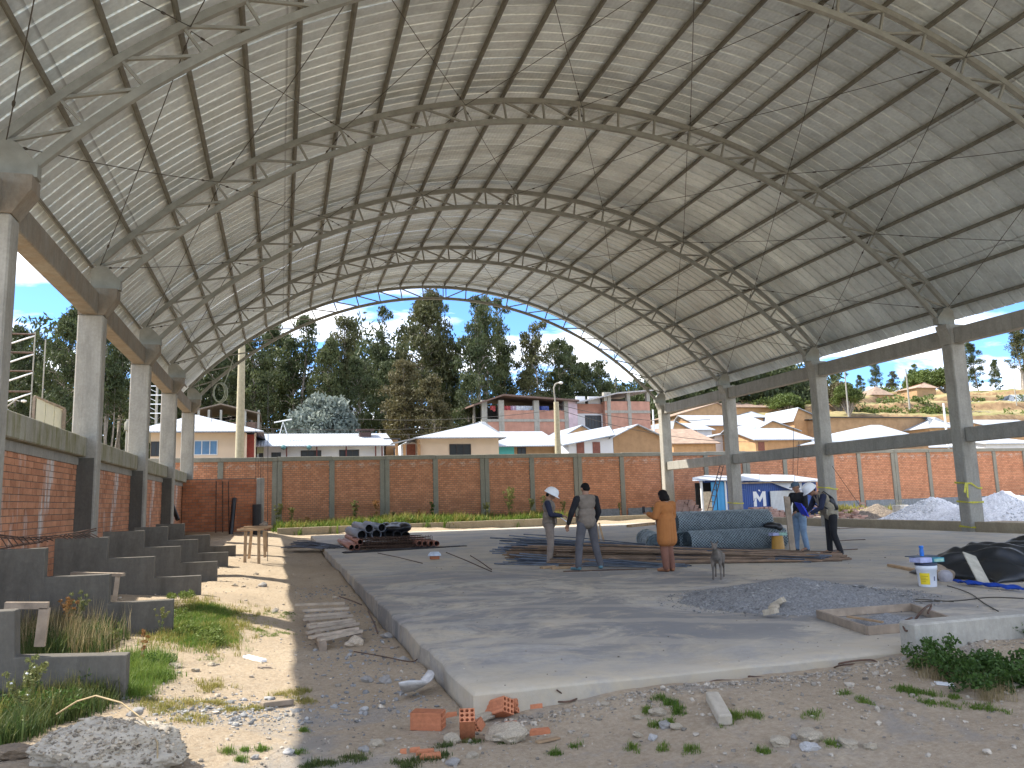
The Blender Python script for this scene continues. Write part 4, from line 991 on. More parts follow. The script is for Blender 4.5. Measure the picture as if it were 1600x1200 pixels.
# the dense far wood behind the individual trees: one mass nobody could count
rs1 = np.random.RandomState(77); C = []; Rr = []
for i in range(1700):
    x = rs1.uniform(-62, 82); Y_ = rs1.uniform(112, 132); zb_ = float(gz(x, Y_)); hh = (18+4*math.sin(x*.23)+3*math.sin(x*.61+1))*(1 if x < 12 else max(.42, 1-(x-12)/22.))
    C.append((x, Y_, zb_+hh*rs1.uniform(.02, 1))); Rr.append(rs1.uniform(1.2, 2.4))
v, f_ = leaves(rs1, np.array(C), np.array(Rr), 110000, 1.0, .34, .7)
o = link('far_wood', npmesh('far_wood', v, f_), [L_DARK]); tag(o, 'dense dark wood filling the gaps behind the eucalyptus row', 'wood', kind='stuff')
BU = [bush(31, 9, 3.6, 11000, .42, .2, 110), bush(32, 3, 1.8, 2200), bush(33, 6, 3.2, 9000, .4, .2, 80)]
tree('round grey-blue tree with pinkish top behind the long white house', 506, 612, 76, BU[0], .85, L_BLUE, name='round_tree', rz=1)
tree('bright green leafy tree above the ochre houses', 1228, 612, 104, BU[2], 1.3, L_GREEN, name='leafy_tree', rz=2)
tree('big green and brown bush right of the second right column', 1322, 598, 98, BU[0], .95, L_BUSH, name='leafy_tree', rz=3)
tree('brownish bush behind the big green one, beside the tiled hut', 1308, 594, 104, BU[2], 1.0, L_BROWN, name='leafy_tree', rz=4)
for i, (u, v, Y, w_, mt, lb) in enumerate([(1424, 628, 108, 1.3, L_GREEN, 'low green bush on the slope below the tiled hut'), (1404, 634, 104, 1.2, L_GREEN, 'green bush next to the hillside pole'),
        (1452, 640, 100, 1.2, L_GREEN, 'green bush left of the nearest right column'), (1475, 572, 128, 1.2, L_BUSH, 'bush on the skyline left of the nearest right column'), (1440, 575, 132, 1.3, L_GREEN, 'bright green bush on the skyline above the tiled hut')]):
    tree(lb, u, v, Y, BU[2], w_, mt, name='bush', cat='bush', rz=i)
rs1 = np.random.RandomState(5); C = []; Rr = []
while len(C) < 480:
    x = rs1.uniform(28, 110); Y_ = rs1.uniform(92, 165)
    if math.sin(x*.17+Y_*.31)+math.sin(Y_*.53-x*.09)+rs1.uniform(-.8, .8) < .75: continue
    r_ = rs1.uniform(.4, 1.3); C.append((x, Y_, float(gz(x, Y_))+r_*.5)); Rr.append(r_)
v, f_ = leaves(rs1, np.array(C), np.array(Rr), 24000, .5, .25, .1)
o = link('hillside_shrubs', npmesh('hillside_shrubs', v, f_), [L_BUSH]); tag(o, 'low shrubs growing over the terraced hillside', 'shrubs', kind='stuff')
# ------------------------------------------------------------------ poles, lamp and wires
def pole(lb, u, vt, Y, r0, mat, name='utility_pole', base=None, vb=None):
    p = onY(u, vt, Y); zb = float(gz(p.x, Y))-.3; og = (p.x, Y, zb); h = thing(name, lb, 'pole', og)
    mb = MB(); mb.tube([(p.x, Y, zb), (p.x, Y, p.z)], [r0*1.25, r0*.85], 10); mb.build('pole', mat, h, og); return h, og, p
P_YEL = simple('yellowish_timber_pole', (.42, .37, .24), .85, var=.15, bscale=25)
h, og, p = pole('thick yellowish wooden pole beside the left cream house', 378, 540, 56, .26, P_YEL)
h, og, p = pole('lamp post with curved white arm behind the boundary wall', 869, 628, 57, .24, P_YEL, 'street_lamp'); h['category'] = 'street lamp'
q = p; mb = MB(); t0 = onY(866, 600, 57); mb.tube([(p.x, 57, p.z-1), (p.x-.12, 57, p.z+.6), (t0.x-.05, 57, t0.z-.3), (t0.x+.1, 57, t0.z+.0), (t0.x+.35, 57, t0.z+.1)], .06, 6); mb.build('lamp_arm', C_COL, h, og)
mb = MB(); mb.lathe([(.02, -.12), (.16, -.05), (.18, .04), (.05, .1)], (t0.x+.55, 57, t0.z+.1), 10); mb.build('lamp_head', WHITE, h, og)
pole('thin white pole by the last right column', 1020, 640, 62, .08, WHITE)
pole('pole on the hillside left of the nearest right column', 1415, 560+16, 100, .12, C_COL)
pole('pole left of the big bush on the right', 1319, 572, 96, .1, C_COL)
pole('short leaning white pole by the small pale-roofed house', 1474, 630, 70, .11, WHITE)
pole('thin pole at the far right edge', 1583, 588, 100, .07, C_COL)
for i, (u, v0, Y) in enumerate([(200, 655, 66)]):
    h, og, p = pole('pole with transformer left of the cream house', u, v0, Y, .12, C_COL)
    mb = MB(); mb.lathe([(.25, -.9), (.28, -.8), (.28, -.3), (.2, -.2)], (p.x+.1, Y-.3, p.z), 8); mb.build('transformer', C_WALLC, h, og)
h, og, p = pole('pole with four crossarms between the third and fourth left columns', 246, 598, 70, .1, C_COL)
for k in range(4): z = p.z-.3-k*.75; mb = MB(); mb.bar((p.x-1.1, 69.85, z), (p.x+1.1, 69.85, z), .08, .08); mb.bar((p.x-.9, 69.84, z-.06), (p.x-.05, 69.84, z-.5), .04, .04); mb.build('crossarm', WHITE, h, og)
def wire(pts, r=.02, lb='thin power line sagging across behind the houses'):
    a, b2 = Vector(pts[0]), Vector(pts[1]); sag = pts[2]
    mb = MB(); mb.tube([a.lerp(b2, q_/12)-Vector((0, 0, sag*4*(q_/12)*(1-q_/12))) for q_ in range(13)], r, 4)
    o = mb.build('power_line', CABLE, None, tuple(a)); o.location = a; return tag(o, lb, 'wire')
WL = [((180, 655), (700, 668), 70, .5, 'upper power line passing in front of the eucalyptus at left'), ((180, 662), (760, 676), 71, .5, 'lower power line in front of the eucalyptus, just above the long white roof'),
      ((560, 655), (870, 640), 68, .4, 'power line running up to the lamp post'), ((873, 632), (1110, 655), 60, .6, 'power line from the lamp post to the right, upper'), ((873, 640), (1200, 690), 60, .8, 'power line from the lamp post to the right, lower'),
      ((1240, 560), (1480, 545), 100, .3, 'power line across the sky between the two nearest right columns')]
for (a, b2, Y, sg, lb) in WL: wire((onY(*a, Y), onY(*b2, Y), sg), .022, lb)
# scaffold tower and sign board beyond the left wall
Ys = 33; q = onY(36, 560, Ys); og = (q.x, Ys, 0); sc = thing('scaffold_tower', 'white and rusty scaffold tower beyond the left wall', 'scaffold', og)
for dx in (-1.1, .35):
    for dy in (0, 1.4): mb = MB(); mb.tube([(q.x+dx, Ys+dy, 0), (q.x+dx, Ys+dy, onY(36, 518, Ys).z)], .025, 5); mb.build('upright', C_COL, sc, og)
for i, v in enumerate((522, 551, 580, 612)):
    z = onY(36, v, Ys).z; mb = MB(); mb.tube([(q.x-1.1, Ys, z), (q.x+.35, Ys, z)], .035, 5); mb.build('ledger', RUST, sc, og)
    mb = MB(); mb.tube([(q.x-1.1, Ys, z-.65), (q.x+.35, Ys, z-.05)], .03, 5); mb.build('diagonal_brace', WHITE, sc, og)
Ys = 30; og = tuple(onY(77, 700, Ys)); sb = thing('sign_board', 'blank white board on a frame seen over the left mossy beam', 'board', og)
a, b2 = onY(57, 622, Ys), onY(99, 640, Ys+1.2); zb = onY(77, 690, Ys).z
P_BOARD = simple('yellowed_board', (.72, .68, .5), .7, var=.05)
for k in range(3):
    pa, pb = a.lerp(b2, k/3+.01), a.lerp(b2, (k+1)/3-.015); mb = MB()
    mb.prism([(pa.x, pa.y, zb), (pb.x, pb.y, zb), (pb.x, pb.y, pb.z), (pa.x, pa.y, pa.z)], (0, 0, 0), (0, .04, 0)); mb.build('panel', P_BOARD, sb, og)
mb = MB(); mb.bar((a.x-.05, a.y-.05, zb-3), (a.x-.05, a.y-.05, a.z+.05), .08, .08); mb.bar((b2.x+.05, b2.y-.05, zb-3), (b2.x+.05, b2.y-.05, b2.z), .1, .1); mb.bar((a.x-.05, a.y-.03, a.z+.06), (b2.x+.05, b2.y-.03, b2.z+.03), .07, .06); mb.build('frame', WOODG, sb, og)
h, og, p = pole('street lamp beyond the left wall beside the white board', 10, 636, 34, .06, C_COL, 'street_lamp'); h['category'] = 'street lamp'
mb = MB(); e = onY(44, 627, 34); mb.tube([p, (p.x+.3, 34, e.z+.05), (e.x-.3, 34, e.z)], .03, 5); mb.build('lamp_arm', C_COL, h, og)
mb = MB(); mb.lathe([(.03, -.04), (.1, -.02), (.1, .04), (.02, .06)], (e.x-.15, 34, e.z), 8); mb.build('lamp_head', WHITE, h, og)
# ------------------------------------------------------------------ organic shapes
def blob(shapes, voxel=.012, smooth=2, name='body'):
    """union of tapered limbs ('c', a, ra, b, rb) and ellipsoids ('e', c, (rx,ry,rz), rotation) as ONE continuous skin"""
    bm = bmesh.new()
    def ball(c, r, rot=None):
        if not isinstance(r, (tuple, list)): r = (r, r, r)
        m_ = Matrix.Translation(Vector(c)) @ (rot.to_4x4() if rot is not None else Matrix.Identity(4)) @ Matrix.Diagonal((*r, 1))
        bmesh.ops.create_icosphere(bm, subdivisions=2, radius=1, matrix=m_)
    for s in shapes:
        if s[0] == 'c':
            a, b = Vector(s[1]), Vector(s[3]); L = (b-a).length
            ball(a, s[2]); ball(b, s[4])
            q = (b-a).to_track_quat('Z', 'Y').to_matrix().to_4x4()
            bmesh.ops.create_cone(bm, cap_ends=True, segments=14, radius1=s[2], radius2=s[4], depth=max(L, 1e-4), matrix=Matrix.Translation((a+b)/2) @ q)
        else: ball(s[1], s[2], s[3] if len(s) > 3 else None)
    me = bpy.data.meshes.new(name); bm.to_mesh(me); bm.free()
    o = bpy.data.objects.new('tmp', me); COL.objects.link(o)
    r_ = o.modifiers.new('r', 'REMESH'); r_.mode = 'VOXEL'; r_.voxel_size = voxel; r_.use_smooth_shade = True
    sm_ = o.modifiers.new('s', 'SMOOTH'); sm_.factor = .5; sm_.iterations = smooth
    dg = bpy.context.evaluated_depsgraph_get(); out_ = bpy.data.meshes.new_from_object(o.evaluated_get(dg)); out_.name = name
    bpy.data.objects.remove(o); bpy.data.meshes.remove(me); return out_
SKIN = simple('skin', (.30, .16, .095), .55, var=.08, bmp=0)
HAIR = simple('black_hair', (.010, .008, .007), .7, var=.3, bmp=.4, bscale=120, spec=.15)
def cloth(n, c, v=.25, r=.92): return simple(n, c, r, var=v, scale=5, bmp=1.0, bscale=9)
def R3(rx=0, ry=0, rz=0):
    return Matrix.Rotation(R(rz), 3, 'Z') @ Matrix.Rotation(R(ry), 3, 'Y') @ Matrix.Rotation(R(rx), 3, 'X')
def person(label, loc, face, H, J, outfit):
    """face: heading of the chest in degrees (0 = +y). J: joint overrides in the local frame (x right, y forward, z up, height 1.75)"""
    k = H/1.75
    j = dict(pel=(0, 0, .95), wai=(0, .0, 1.12), che=(0, .0, 1.33), nek=(0, -.01, 1.50), hed=(0, .02, 1.635),
             shL=(-.19, -.01, 1.43), elL=(-.23, -.02, 1.14), wrL=(-.24, .03, .88), shR=(.19, -.01, 1.43), elR=(.23, -.02, 1.14), wrR=(.24, .03, .88),
             hiL=(-.09, 0, .92), knL=(-.10, .02, .50), anL=(-.11, -.02, .09), hiR=(.09, 0, .92), knR=(.10, .02, .50), anR=(.11, -.02, .09), toeL=(-.12, .17, .03), toeR=(.12, .17, .03), hp=0, hy=0, hr=0)
    j.update(J)
    V = {a: (Vector(b)*k if isinstance(b, tuple) else b) for a, b in j.items()}
    th_ = thing('person', label, 'person', (loc[0], loc[1], loc[2])); th_.rotation_euler = (0, 0, R(face)); th_.scale = (1.22, 1.20, 1.085); ORG[th_.name] = None
    S = []
    hr = R3(V['hp'], V['hr'], V['hy']); hc = V['hed']
    S += [('e', hc+hr@Vector((0, .0, .02))*k, (.080*k, .10*k, .106*k), hr), ('e', hc+hr@Vector((0, .022, -.045))*k, (.058*k, .068*k, .066*k), hr),
          ('c', hc+hr@Vector((0, .088, .0))*k, .012*k, hc+hr@Vector((0, .108, -.028))*k, .015*k), ('e', hc+hr@Vector((0, .084, -.062))*k, (.024*k, .012*k, .010*k), hr),
          ('e', hc+hr@Vector((0, .07, -.098))*k, (.025*k, .02*k, .02*k), hr)]
    for s in (-1, 1): S.append(('e', hc+hr@Vector((s*.078, -.002, -.008))*k, (.012*k, .022*k, .034*k), hr))
    S += [('c', V['nek'], .056*k, hc+hr@Vector((0, -.015, -.05))*k, .052*k)]
    t0, t1, t2 = V['che'], V['wai'], V['pel']
    S += [('e', t0, (.165*k, .105*k, .17*k)), ('e', t1, (.14*k, .10*k, .15*k)), ('e', t2, (.155*k, .11*k, .12*k)), ('c', V['shL'], .055*k, V['shR'], .055*k), ('c', V['nek'], .06*k, t0, .10*k)]
    for s in 'LR':
        S += [('c', V['sh'+s], .055*k, V['el'+s], .042*k), ('c', V['el'+s], .042*k, V['wr'+s], .027*k)]
        d = (V['wr'+s]-V['el'+s]).normalized(); d2 = Vector(j.get('hd'+s, tuple(d))).normalized(); sgn = -1 if s == 'L' else 1
        side = d2.cross(Vector((0, 0, 1))); side = side.normalized() if side.length > .3 else Vector((0, 1, 0))
        side = Vector(j.get('pl'+s, tuple(side))); side = (side-d2*side.dot(d2)).normalized(); nrm = d2.cross(side)
        pc = V['wr'+s]+d2*.045*k; S.append(('e', pc, (.04*k, .018*k, .05*k), Matrix((side, nrm, d2)).transposed()))
        for i, (o_, l_) in enumerate(((-.030, .062), (-.010, .074), (.011, .068), (.030, .052))):
            a = V['wr'+s]+(d2*.08+side*o_)*k; b1 = a+(d2*l_*.55+nrm*.012)*k; c1 = b1+(d2*l_*.4+nrm*.028)*k
            S += [('c', a, .010*k, b1, .0095*k), ('c', b1, .0095*k, c1, .008*k)]
        a = V['wr'+s]+(d2*.025+side*-.03)*k; b1 = a+(d2*.035+side*-.03+nrm*.01)*k; S += [('c', a, .013*k, b1, .011*k), ('c', b1, .011*k, b1+(d2*.03+nrm*.012)*k, .009*k)]
        S += [('c', V['hi'+s], .082*k, V['kn'+s], .052*k), ('c', V['kn'+s], .052*k, V['an'+s], .036*k), ('c', V['an'+s], .036*k, V['toe'+s]+Vector((0, 0, .01)), .03*k)]
    me = blob(S, .0095, 2, 'body'); link('body', me, [SKIN], th_)
    # eyes and brows
    mb = MB()
    for s in (-1, 1):
        c = hc+hr@Vector((s*.032, .083, .012))*k; mb.lathe([(.001, -.008), (.010, 0), (.001, .008)], tuple(c), 8)
    mb.build('eyes', BLACK, th_)
    # trousers
    ex = outfit.get('legw', 1); TR = []
    for s in 'LR': TR += [('c', V['hi'+s], .097*k*ex, V['kn'+s], .072*k*ex), ('c', V['kn'+s], .072*k*ex, V['an'+s]+Vector((0, 0, -.01)), .060*k*ex)]
    TR += [('e', t2, (.172*k, .125*k, .13*k))]
    link('trousers', blob(TR, .013, 2, 'trousers'), [outfit['trousers']], th_)
    for s in 'LR':
        d = (V['toe'+s]-V['an'+s]); d.z = 0; d.normalize(); a = V['an'+s]
        sh = blob([('c', a+Vector((0, 0, -.02)), .045*k, Vector((a.x, a.y, .045))-d*.02, .045*k), ('c', Vector((a.x, a.y, .04))-d*.02, .042*k, Vector((a.x, a.y, .038))+d*.16*k, .036*k), ('c', Vector((a.x, a.y, .026))-d*.03, .027, Vector((a.x, a.y, .026))+d*.18*k, .025)], .011, 1, 'shoe')
        link('shoe', sh, [outfit['shoes']], th_)
    # sleeves / jacket
    JK = [('e', t0, (.178*k, .122*k, .18*k)), ('e', t1, (.158*k, .118*k, .16*k)), ('e', t2+Vector((0, 0, .06*k)), (.165*k, .122*k, .11*k)), ('c', V['shL'], .068*k, V['shR'], .068*k), ('c', V['nek']-Vector((0, 0, .03*k)), .062*k, t0, .11*k)]
    for s in 'LR': JK += [('c', V['sh'+s], .070*k, V['el'+s], .056*k), ('c', V['el'+s], .056*k, V['el'+s].lerp(V['wr'+s], .93), .042*k)]
    link('jacket', blob(JK, .012, 2, 'jacket'), [outfit['jacket']], th_)
    if 'vest' in outfit:
        VS = [('e', t0+Vector((0, 0, .01)), (.192*k, .142*k, .19*k)), ('e', t1, (.178*k, .142*k, .17*k)), ('e', t2+Vector((0, 0, .03*k)), (.185*k, .145*k, .12*k)), ('c', V['shL']*.80+V['shR']*.20, .085*k, V['shR']*.80+V['shL']*.20, .085*k), ('c', t1-Vector((0, 0, .05)), .14*k, t2+Vector((0, 0, .0)), .15*k)]
        vs_ = link('vest', blob(VS, .012, 2, 'vest'), [outfit['vest']], th_)
        mb = MB()
        for sx in (-1, 1): c = t2+Vector((sx*.10, .145, .06))*k; mb.bbox(c.x-.055, c.x+.055, c.y-.02, c.y+.018, c.z-.07, c.z+.07, .012)
        mb.build('pocket', outfit['vest'], vs_)
    if 'coat' in outfit:
        hem = .52*k
        CT = [('e', t0, (.195*k, .140*k, .19*k)), ('e', t1, (.195*k, .15*k, .20*k)), ('c', V['shL'], .078*k, V['shR'], .078*k)]
        for xx in (-.07, 0, .07): CT += [('c', (xx*k, t1.y, t1.z), .138*k, (xx*1.25*k, t2.y-.005, hem+.14*k), .142*k)]
        for s in 'LR': CT += [('c', V['sh'+s], .082*k, V['el'+s], .070*k), ('c', V['el'+s], .070*k, V['el'+s].lerp(V['wr'+s], .9), .056*k)]
        link('coat', blob(CT, .013, 2, 'coat'), [outfit['coat']], th_)
    # hair
    if outfit.get('hair', 'short') == 'short':
        HR = [('e', hc+hr@Vector((0, -.014, .036))*k, (.083*k, .098*k, .095*k), hr), ('e', hc+hr@Vector((0, -.045, -.005))*k, (.075*k, .062*k, .075*k), hr)]
    else:
        HR = [('e', hc+hr@Vector((0, -.016, .034))*k, (.09*k, .104*k, .10*k), hr), ('e', hc+hr@Vector((0, -.045, -.05))*k, (.095*k, .07*k, .10*k), hr), ('e', hc+hr@Vector((-.07, -.0, -.06))*k, (.032*k, .05*k, .085*k), hr), ('e', hc+hr@Vector((.07, -.0, -.06))*k, (.032*k, .05*k, .085*k), hr), ('e', hc+hr@Vector((0, -.05, -.11))*k, (.085*k, .055*k, .05*k), hr)]
    link('hair', blob(HR, .010, 1, 'hair'), [HAIR], th_)
    if outfit.get('hat') == 'helmet':
        mb = MB(); pr = [(.145, -.012), (.147, .0), (.136, .02), (.132, .065), (.116, .11), (.083, .148), (.04, .167), (.001, .171)]
        mb.lathe([(r_*k, z*k) for r_, z in pr], (0, 0, 0), 20); vs2 = []
        for p in mb.v:   # peak and fore-aft stretch
            x, y, z = p; y = y*1.14; 
            if z < .005 and y > .06: y += .045*(1-abs(x)/.14)
            vs2.append(tuple(hc+hr@Vector((x, y-.005, z+.03*k))))
        mb.v = vs2
        for sx in (0,): mb.tube([hc+hr@Vector((0, y*k, z*k)) for y, z in ((.10, .135), (.03, .187), (-.05, .182), (-.11, .12))], .012, 5)
        link('helmet', mb.mesh('helmet'), [WHITE], th_)
    if outfit.get('hat') == 'cap':
        CP = [('e', hc+hr@Vector((0, -.006, .058))*k, (.090*k, .108*k, .080*k), hr), ('e', hc+hr@Vector((0, .13, .045))*k, (.062*k, .055*k, .010*k), hr)]
        link('cap', blob(CP, .009, 1, 'cap'), [outfit['hatmat']], th_)
    return th_, V, k
# joint sets (local frame, looking along +y)
M_VEST = cloth('taupe_vest', (.19, .155, .12)); M_NAVY = cloth('navy_jacket', (.018, .022, .045)); M_BLK = cloth('black_jacket', (.012, .012, .014))
M_CHI = cloth('beige_chinos', (.24, .195, .16)); M_GRY = cloth('grey_trousers', (.10, .095, .10)); M_JEAN = cloth('light_jeans', (.20, .29, .40), .25); M_BTR = cloth('black_trousers', (.014, .014, .016))
M_COAT = cloth('rust_orange_coat', (.36, .135, .035), .08); M_BRT = cloth('rust_trousers', (.19, .085, .055)); M_SHO = cloth('brown_shoes', (.10, .075, .05)); M_SHB = cloth('teal_trainers', (.10, .20, .23), .3); M_SHBK = cloth('dark_shoes', (.045, .04, .038)); M_SHO2 = cloth('tan_shoes', (.25, .11, .05))
M_BEIGE = cloth('beige_vest', (.27, .235, .17)); M_CAP = cloth('grey_blue_cap', (.075, .11, .14))
fold = dict(elL=(-.27, .06, 1.16), wrL=(-.12, .27, 1.13), elR=(.27, .06, 1.16), wrR=(.11, .28, 1.12))
PZ = .003
th_, V, k = person('man in white helmet and taupe vest, reading papers, leftmost of the group', (-3.27, 19.03, PZ), -112, 1.70, dict(fold, hp=-32, hed=(0, .055, 1.62), nek=(0, .01, 1.50), che=(0, .01, 1.33), toeL=(-.14, .16, .03), toeR=(.13, .17, .03)),
    dict(trousers=M_CHI, shoes=M_SHO, jacket=M_NAVY, vest=M_VEST, hat='helmet'))
PAPER = simple('white_paper', (.75, .78, .82), .8, var=.03)
mb = MB(); c = Vector((0.02, .30, 1.10))*k
for i in range(4): mb.prism([(c.x-.13, c.y-.10, c.z+.02+i*.004), (c.x+.12+i*.006, c.y-.09, c.z+.02+i*.004), (c.x+.13, c.y+.10-.01*i, c.z-.14+i*.01), (c.x-.12, c.y+.11, c.z-.16+i*.01)], (0, 0, 0), (0, 0, .002))
o = mb.build('papers', PAPER, None); M1 = th_
def held(o, p, label, cat):
    o.scale = p.scale; o.location = p.location; o.rotation_euler = p.rotation_euler; return tag(o, label, cat)
held(o, th_, 'white papers held by the leftmost man in white helmet', 'papers')
person('man in taupe vest and grey trousers seen from behind with legs apart', (-2.98, 17.2, PZ), 8, 1.80, dict(hp=-22, hed=(.03, .06, 1.63), nek=(.0, .02, 1.50), elL=(-.29, .03, 1.15), wrL=(-.31, .14, .92), elR=(.27, .02, 1.15), wrR=(.24, .12, .93), knL=(-.16, .03, .49), anL=(-.22, -.02, .09), toeL=(-.27, .15, .03),
    knR=(.17, .03, .49), anR=(.24, -.02, .09), toeR=(.33, .13, .03), hiL=(-.10, 0, .92), hiR=(.10, 0, .92), pel=(0, -.01, .95), wai=(0, -.005, 1.12)),
    dict(trousers=M_GRY, shoes=M_SHB, jacket=M_BLK, vest=M_VEST))
th_, V, k = person('woman in long rust-orange coat with black bob hair, seen from behind', (-1.71, 15.76, PZ), 22, 1.60, dict(hp=-25, hed=(0, .045, 1.625), elL=(-.27, .04, 1.17), wrL=(-.20, .27, 1.24), elR=(.25, .04, 1.16), wrR=(.06, .26, 1.24), knL=(-.075, .02, .49), anL=(-.08, -.02, .09), toeL=(-.12, .16, .03), knR=(.075, .02, .49), anR=(.08, -.02, .09), toeR=(.12, .17, .03)),
    dict(trousers=M_BRT, shoes=M_SHO2, jacket=M_COAT, coat=M_COAT, hair='bob', legw=1.1))
mb = MB(); mb.bbox(-.24*k, -.16*k, .385*k, .395*k, 1.26*k, 1.40*k, .003); o = mb.build('mobile_phone', BLACK, None); held(o, th_, 'dark mobile phone held up by the woman in orange coat', 'phone')
th_, V, k = person('man in grey-blue cap, dark jacket and light jeans leaning on the right', (3.93, 18.9, PZ), 100, 1.72, dict(hp=-20, hed=(0, .05, 1.635), elL=(-.25, .04, 1.15), wrL=(-.16, .24, 1.02), elR=(.25, .06, 1.15), wrR=(.12, .27, 1.03), anL=(-.10, -.06, .09), toeL=(-.12, .13, .03), anR=(.11, .05, .09), toeR=(.12, .24, .03)),
    dict(trousers=M_JEAN, shoes=M_SHBK, jacket=M_BLK, hat='cap', hatmat=M_CAP))
th_, V, k = person('man in white helmet bending forward, beige vest over navy sleeves, rightmost', (3.76, 17.38, PZ), 78, 1.72, dict(hp=-42, hed=(0, .40, 1.53), nek=(0, .27, 1.44), che=(0, .16, 1.30), wai=(0, .05, 1.12), shL=(-.19, .22, 1.39), shR=(.19, .22, 1.39), elL=(-.25, .32, 1.12), wrL=(-.15, .50, 1.00), elR=(.25, .32, 1.12), wrR=(.10, .50, 1.02), anL=(-.11, -.10, .09), toeL=(-.13, .10, .03), anR=(.11, .03, .09), toeR=(.12, .22, .03)),
    dict(trousers=M_BTR, shoes=M_SHBK, jacket=M_NAVY, vest=M_BEIGE, hat='helmet'))
BLUEF = simple('blue_folder', (.01, .03, .55), .5, var=.15)
mb = MB(); c = Vector((-.02, .60, 1.12))*k; mb.prism([(c.x-.2, c.y-.02, c.z-.19), (c.x+.2, c.y-.05, c.z-.16), (c.x+.19, c.y+.09, c.z+.14), (c.x-.19, c.y+.12, c.z+.11)], (0, 0, 0), (0, .02, -.004)); mb.prism([(c.x+.01, c.y-.12, c.z-.2), (c.x+.26, c.y-.16, c.z-.17), (c.x+.24, c.y-.05, c.z+.07), (c.x+.02, c.y-.03, c.z+.04)], (0, 0, 0), (0, .02, 0))
held(mb.build('folder', BLUEF, None), th_, 'bright blue folder held between the two men on the right', 'folder')
bp = blob([('e', Vector((0, -.03, 1.22))*k, (.15*k, .10*k, .22*k), R3(-18)), ('e', Vector((0, -.10, 1.14))*k, (.12*k, .07*k, .12*k), R3(-18))], .013, 1, 'backpack')
bo = link('backpack', bp, [BLACK], None); held(bo, th_, 'black backpack on the back of the bending man in helmet', 'backpack')
mb = MB()
for s in (-1, 1): mb.tube([Vector((s*.11, .0, 1.36))*k, Vector((s*.12, .17, 1.50))*k, Vector((s*.12, .30, 1.40))*k, Vector((s*.13, .29, 1.22))*k, Vector((s*.14, .12, 1.08))*k], .016, 5)
ORG[bo.name] = None; mb.build('strap', BLACK, bo)
# ------------------------------------------------------------------ dog
FUR = simple('grey_brown_fur', (.13, .11, .09), .9, var=.45, scale=7, bmp=.5, bscale=90)
dg_ = thing('dog', 'thin grey-brown dog standing on the floor facing the camera', 'dog', (-1.65, 13.84, 0.002), R(-36)); ORG[dg_.name] = None; dg_.scale = (1.1, 1.1, 1.1)
S = [('e', (0, -.10, .40), (.085, .15, .105)), ('e', (0, .12, .41), (.068, .17, .075)), ('e', (0, .30, .41), (.075, .11, .085)), ('c', (0, -.19, .44), .055, (0, -.27, .54), .045),
     ('e', (0, -.30, .575), (.052, .065, .052)), ('c', (0, -.33, .565), .038, (.0, -.42, .54), .024), ('c', (0, .38, .44), .022, (.05, .50, .33), .010)]
for s in (-1, 1):
    S += [('c', (s*.03, -.28, .615), .022, (s*.065, -.27, .665), .008)]
    S += [('c', (s*.06, -.14, .36), .042, (s*.065, -.15, .22), .023), ('c', (s*.065, -.15, .22), .021, (s*.065, -.15, .05), .016), ('c', (s*.065, -.15, .04), .018, (s*.065, -.19, .022), .02)]
    S += [('c', (s*.06, .33, .38), .055, (s*.07, .25, .27), .035), ('c', (s*.07, .25, .27), .030, (s*.07, .38, .17), .018), ('c', (s*.07, .38, .17), .018, (s*.07, .34, .04), .015), ('c', (s*.07, .34, .035), .018, (s*.07, .30, .022), .02)]
link('body', blob(S, .010, 2, 'body'), [FUR], dg_)
mb = MB()
for s in (-1, 1): mb.lathe([(.001, -.006), (.008, 0), (.001, .006)], (s*.026, -.352, .59), 8)
mb.lathe([(.001, -.01), (.013, 0), (.001, .01)], (0, -.445, .545), 8); mb.build('eyes_and_nose', BLACK, dg_)

# ------------------------------------------------------------------ loose rods, pipes, rolls
def single(name, mb, mat, loc, label, cat, group=None, kind=None):
    o = mb.build(name, mat, None, loc); o.location = loc; return tag(o, label, cat, group, kind)
rnd = random.Random(21)
def rods(n, a, b, w, h, r=.011, sag=.0, spread=.5, tap=.75):
    mb = MB(); a = Vector(a); b = Vector(b); d = (b-a).normalized(); sd = Vector((-d.y, d.x, 0))
    for i in range(n):
        o1 = rnd.gauss(0, w/2.3); o2 = o1*rnd.uniform(.4, 1.1)+rnd.gauss(0, w*spread*.4); z = r+abs(rnd.gauss(0, h/2))*(1-min(1, abs(o1)/w*.7)); e0 = rnd.uniform(0, .12); e1 = rnd.uniform(.86, 1.04)
        pts = []
        for q in (0, .25, .5, .75, 1):
            f = e0+(e1-e0)*q; pts.append(a.lerp(b, f)+sd*(o1*(1-q)+o2*q+rnd.gauss(0, .02))+Vector((0, 0, max(r, z*(1-tap*q)+rnd.gauss(0, .012)+sag*math.sin(q*3.14)))))
        mb.tube(pts, r*rnd.uniform(.7, 1.25), 5, True)
    return mb
PL = (-.5, 18, 0)
rb = thing('rebar_heap', 'wide heap of dark steel rods spread across the floor behind the people', 'steel rods', (-.5, 19, 0)); ORG[rb.name] = Vector((-.5, 19, 0))
B3 = simple('bluish_steel_rod', (.18, .22, .28), .4, .7, .3, 3, .2, 80, isl=.5)
B4 = simple('brown_rusty_rod', (.24, .165, .11), .75, .2, .4, 3, .3, 80, isl=.5)
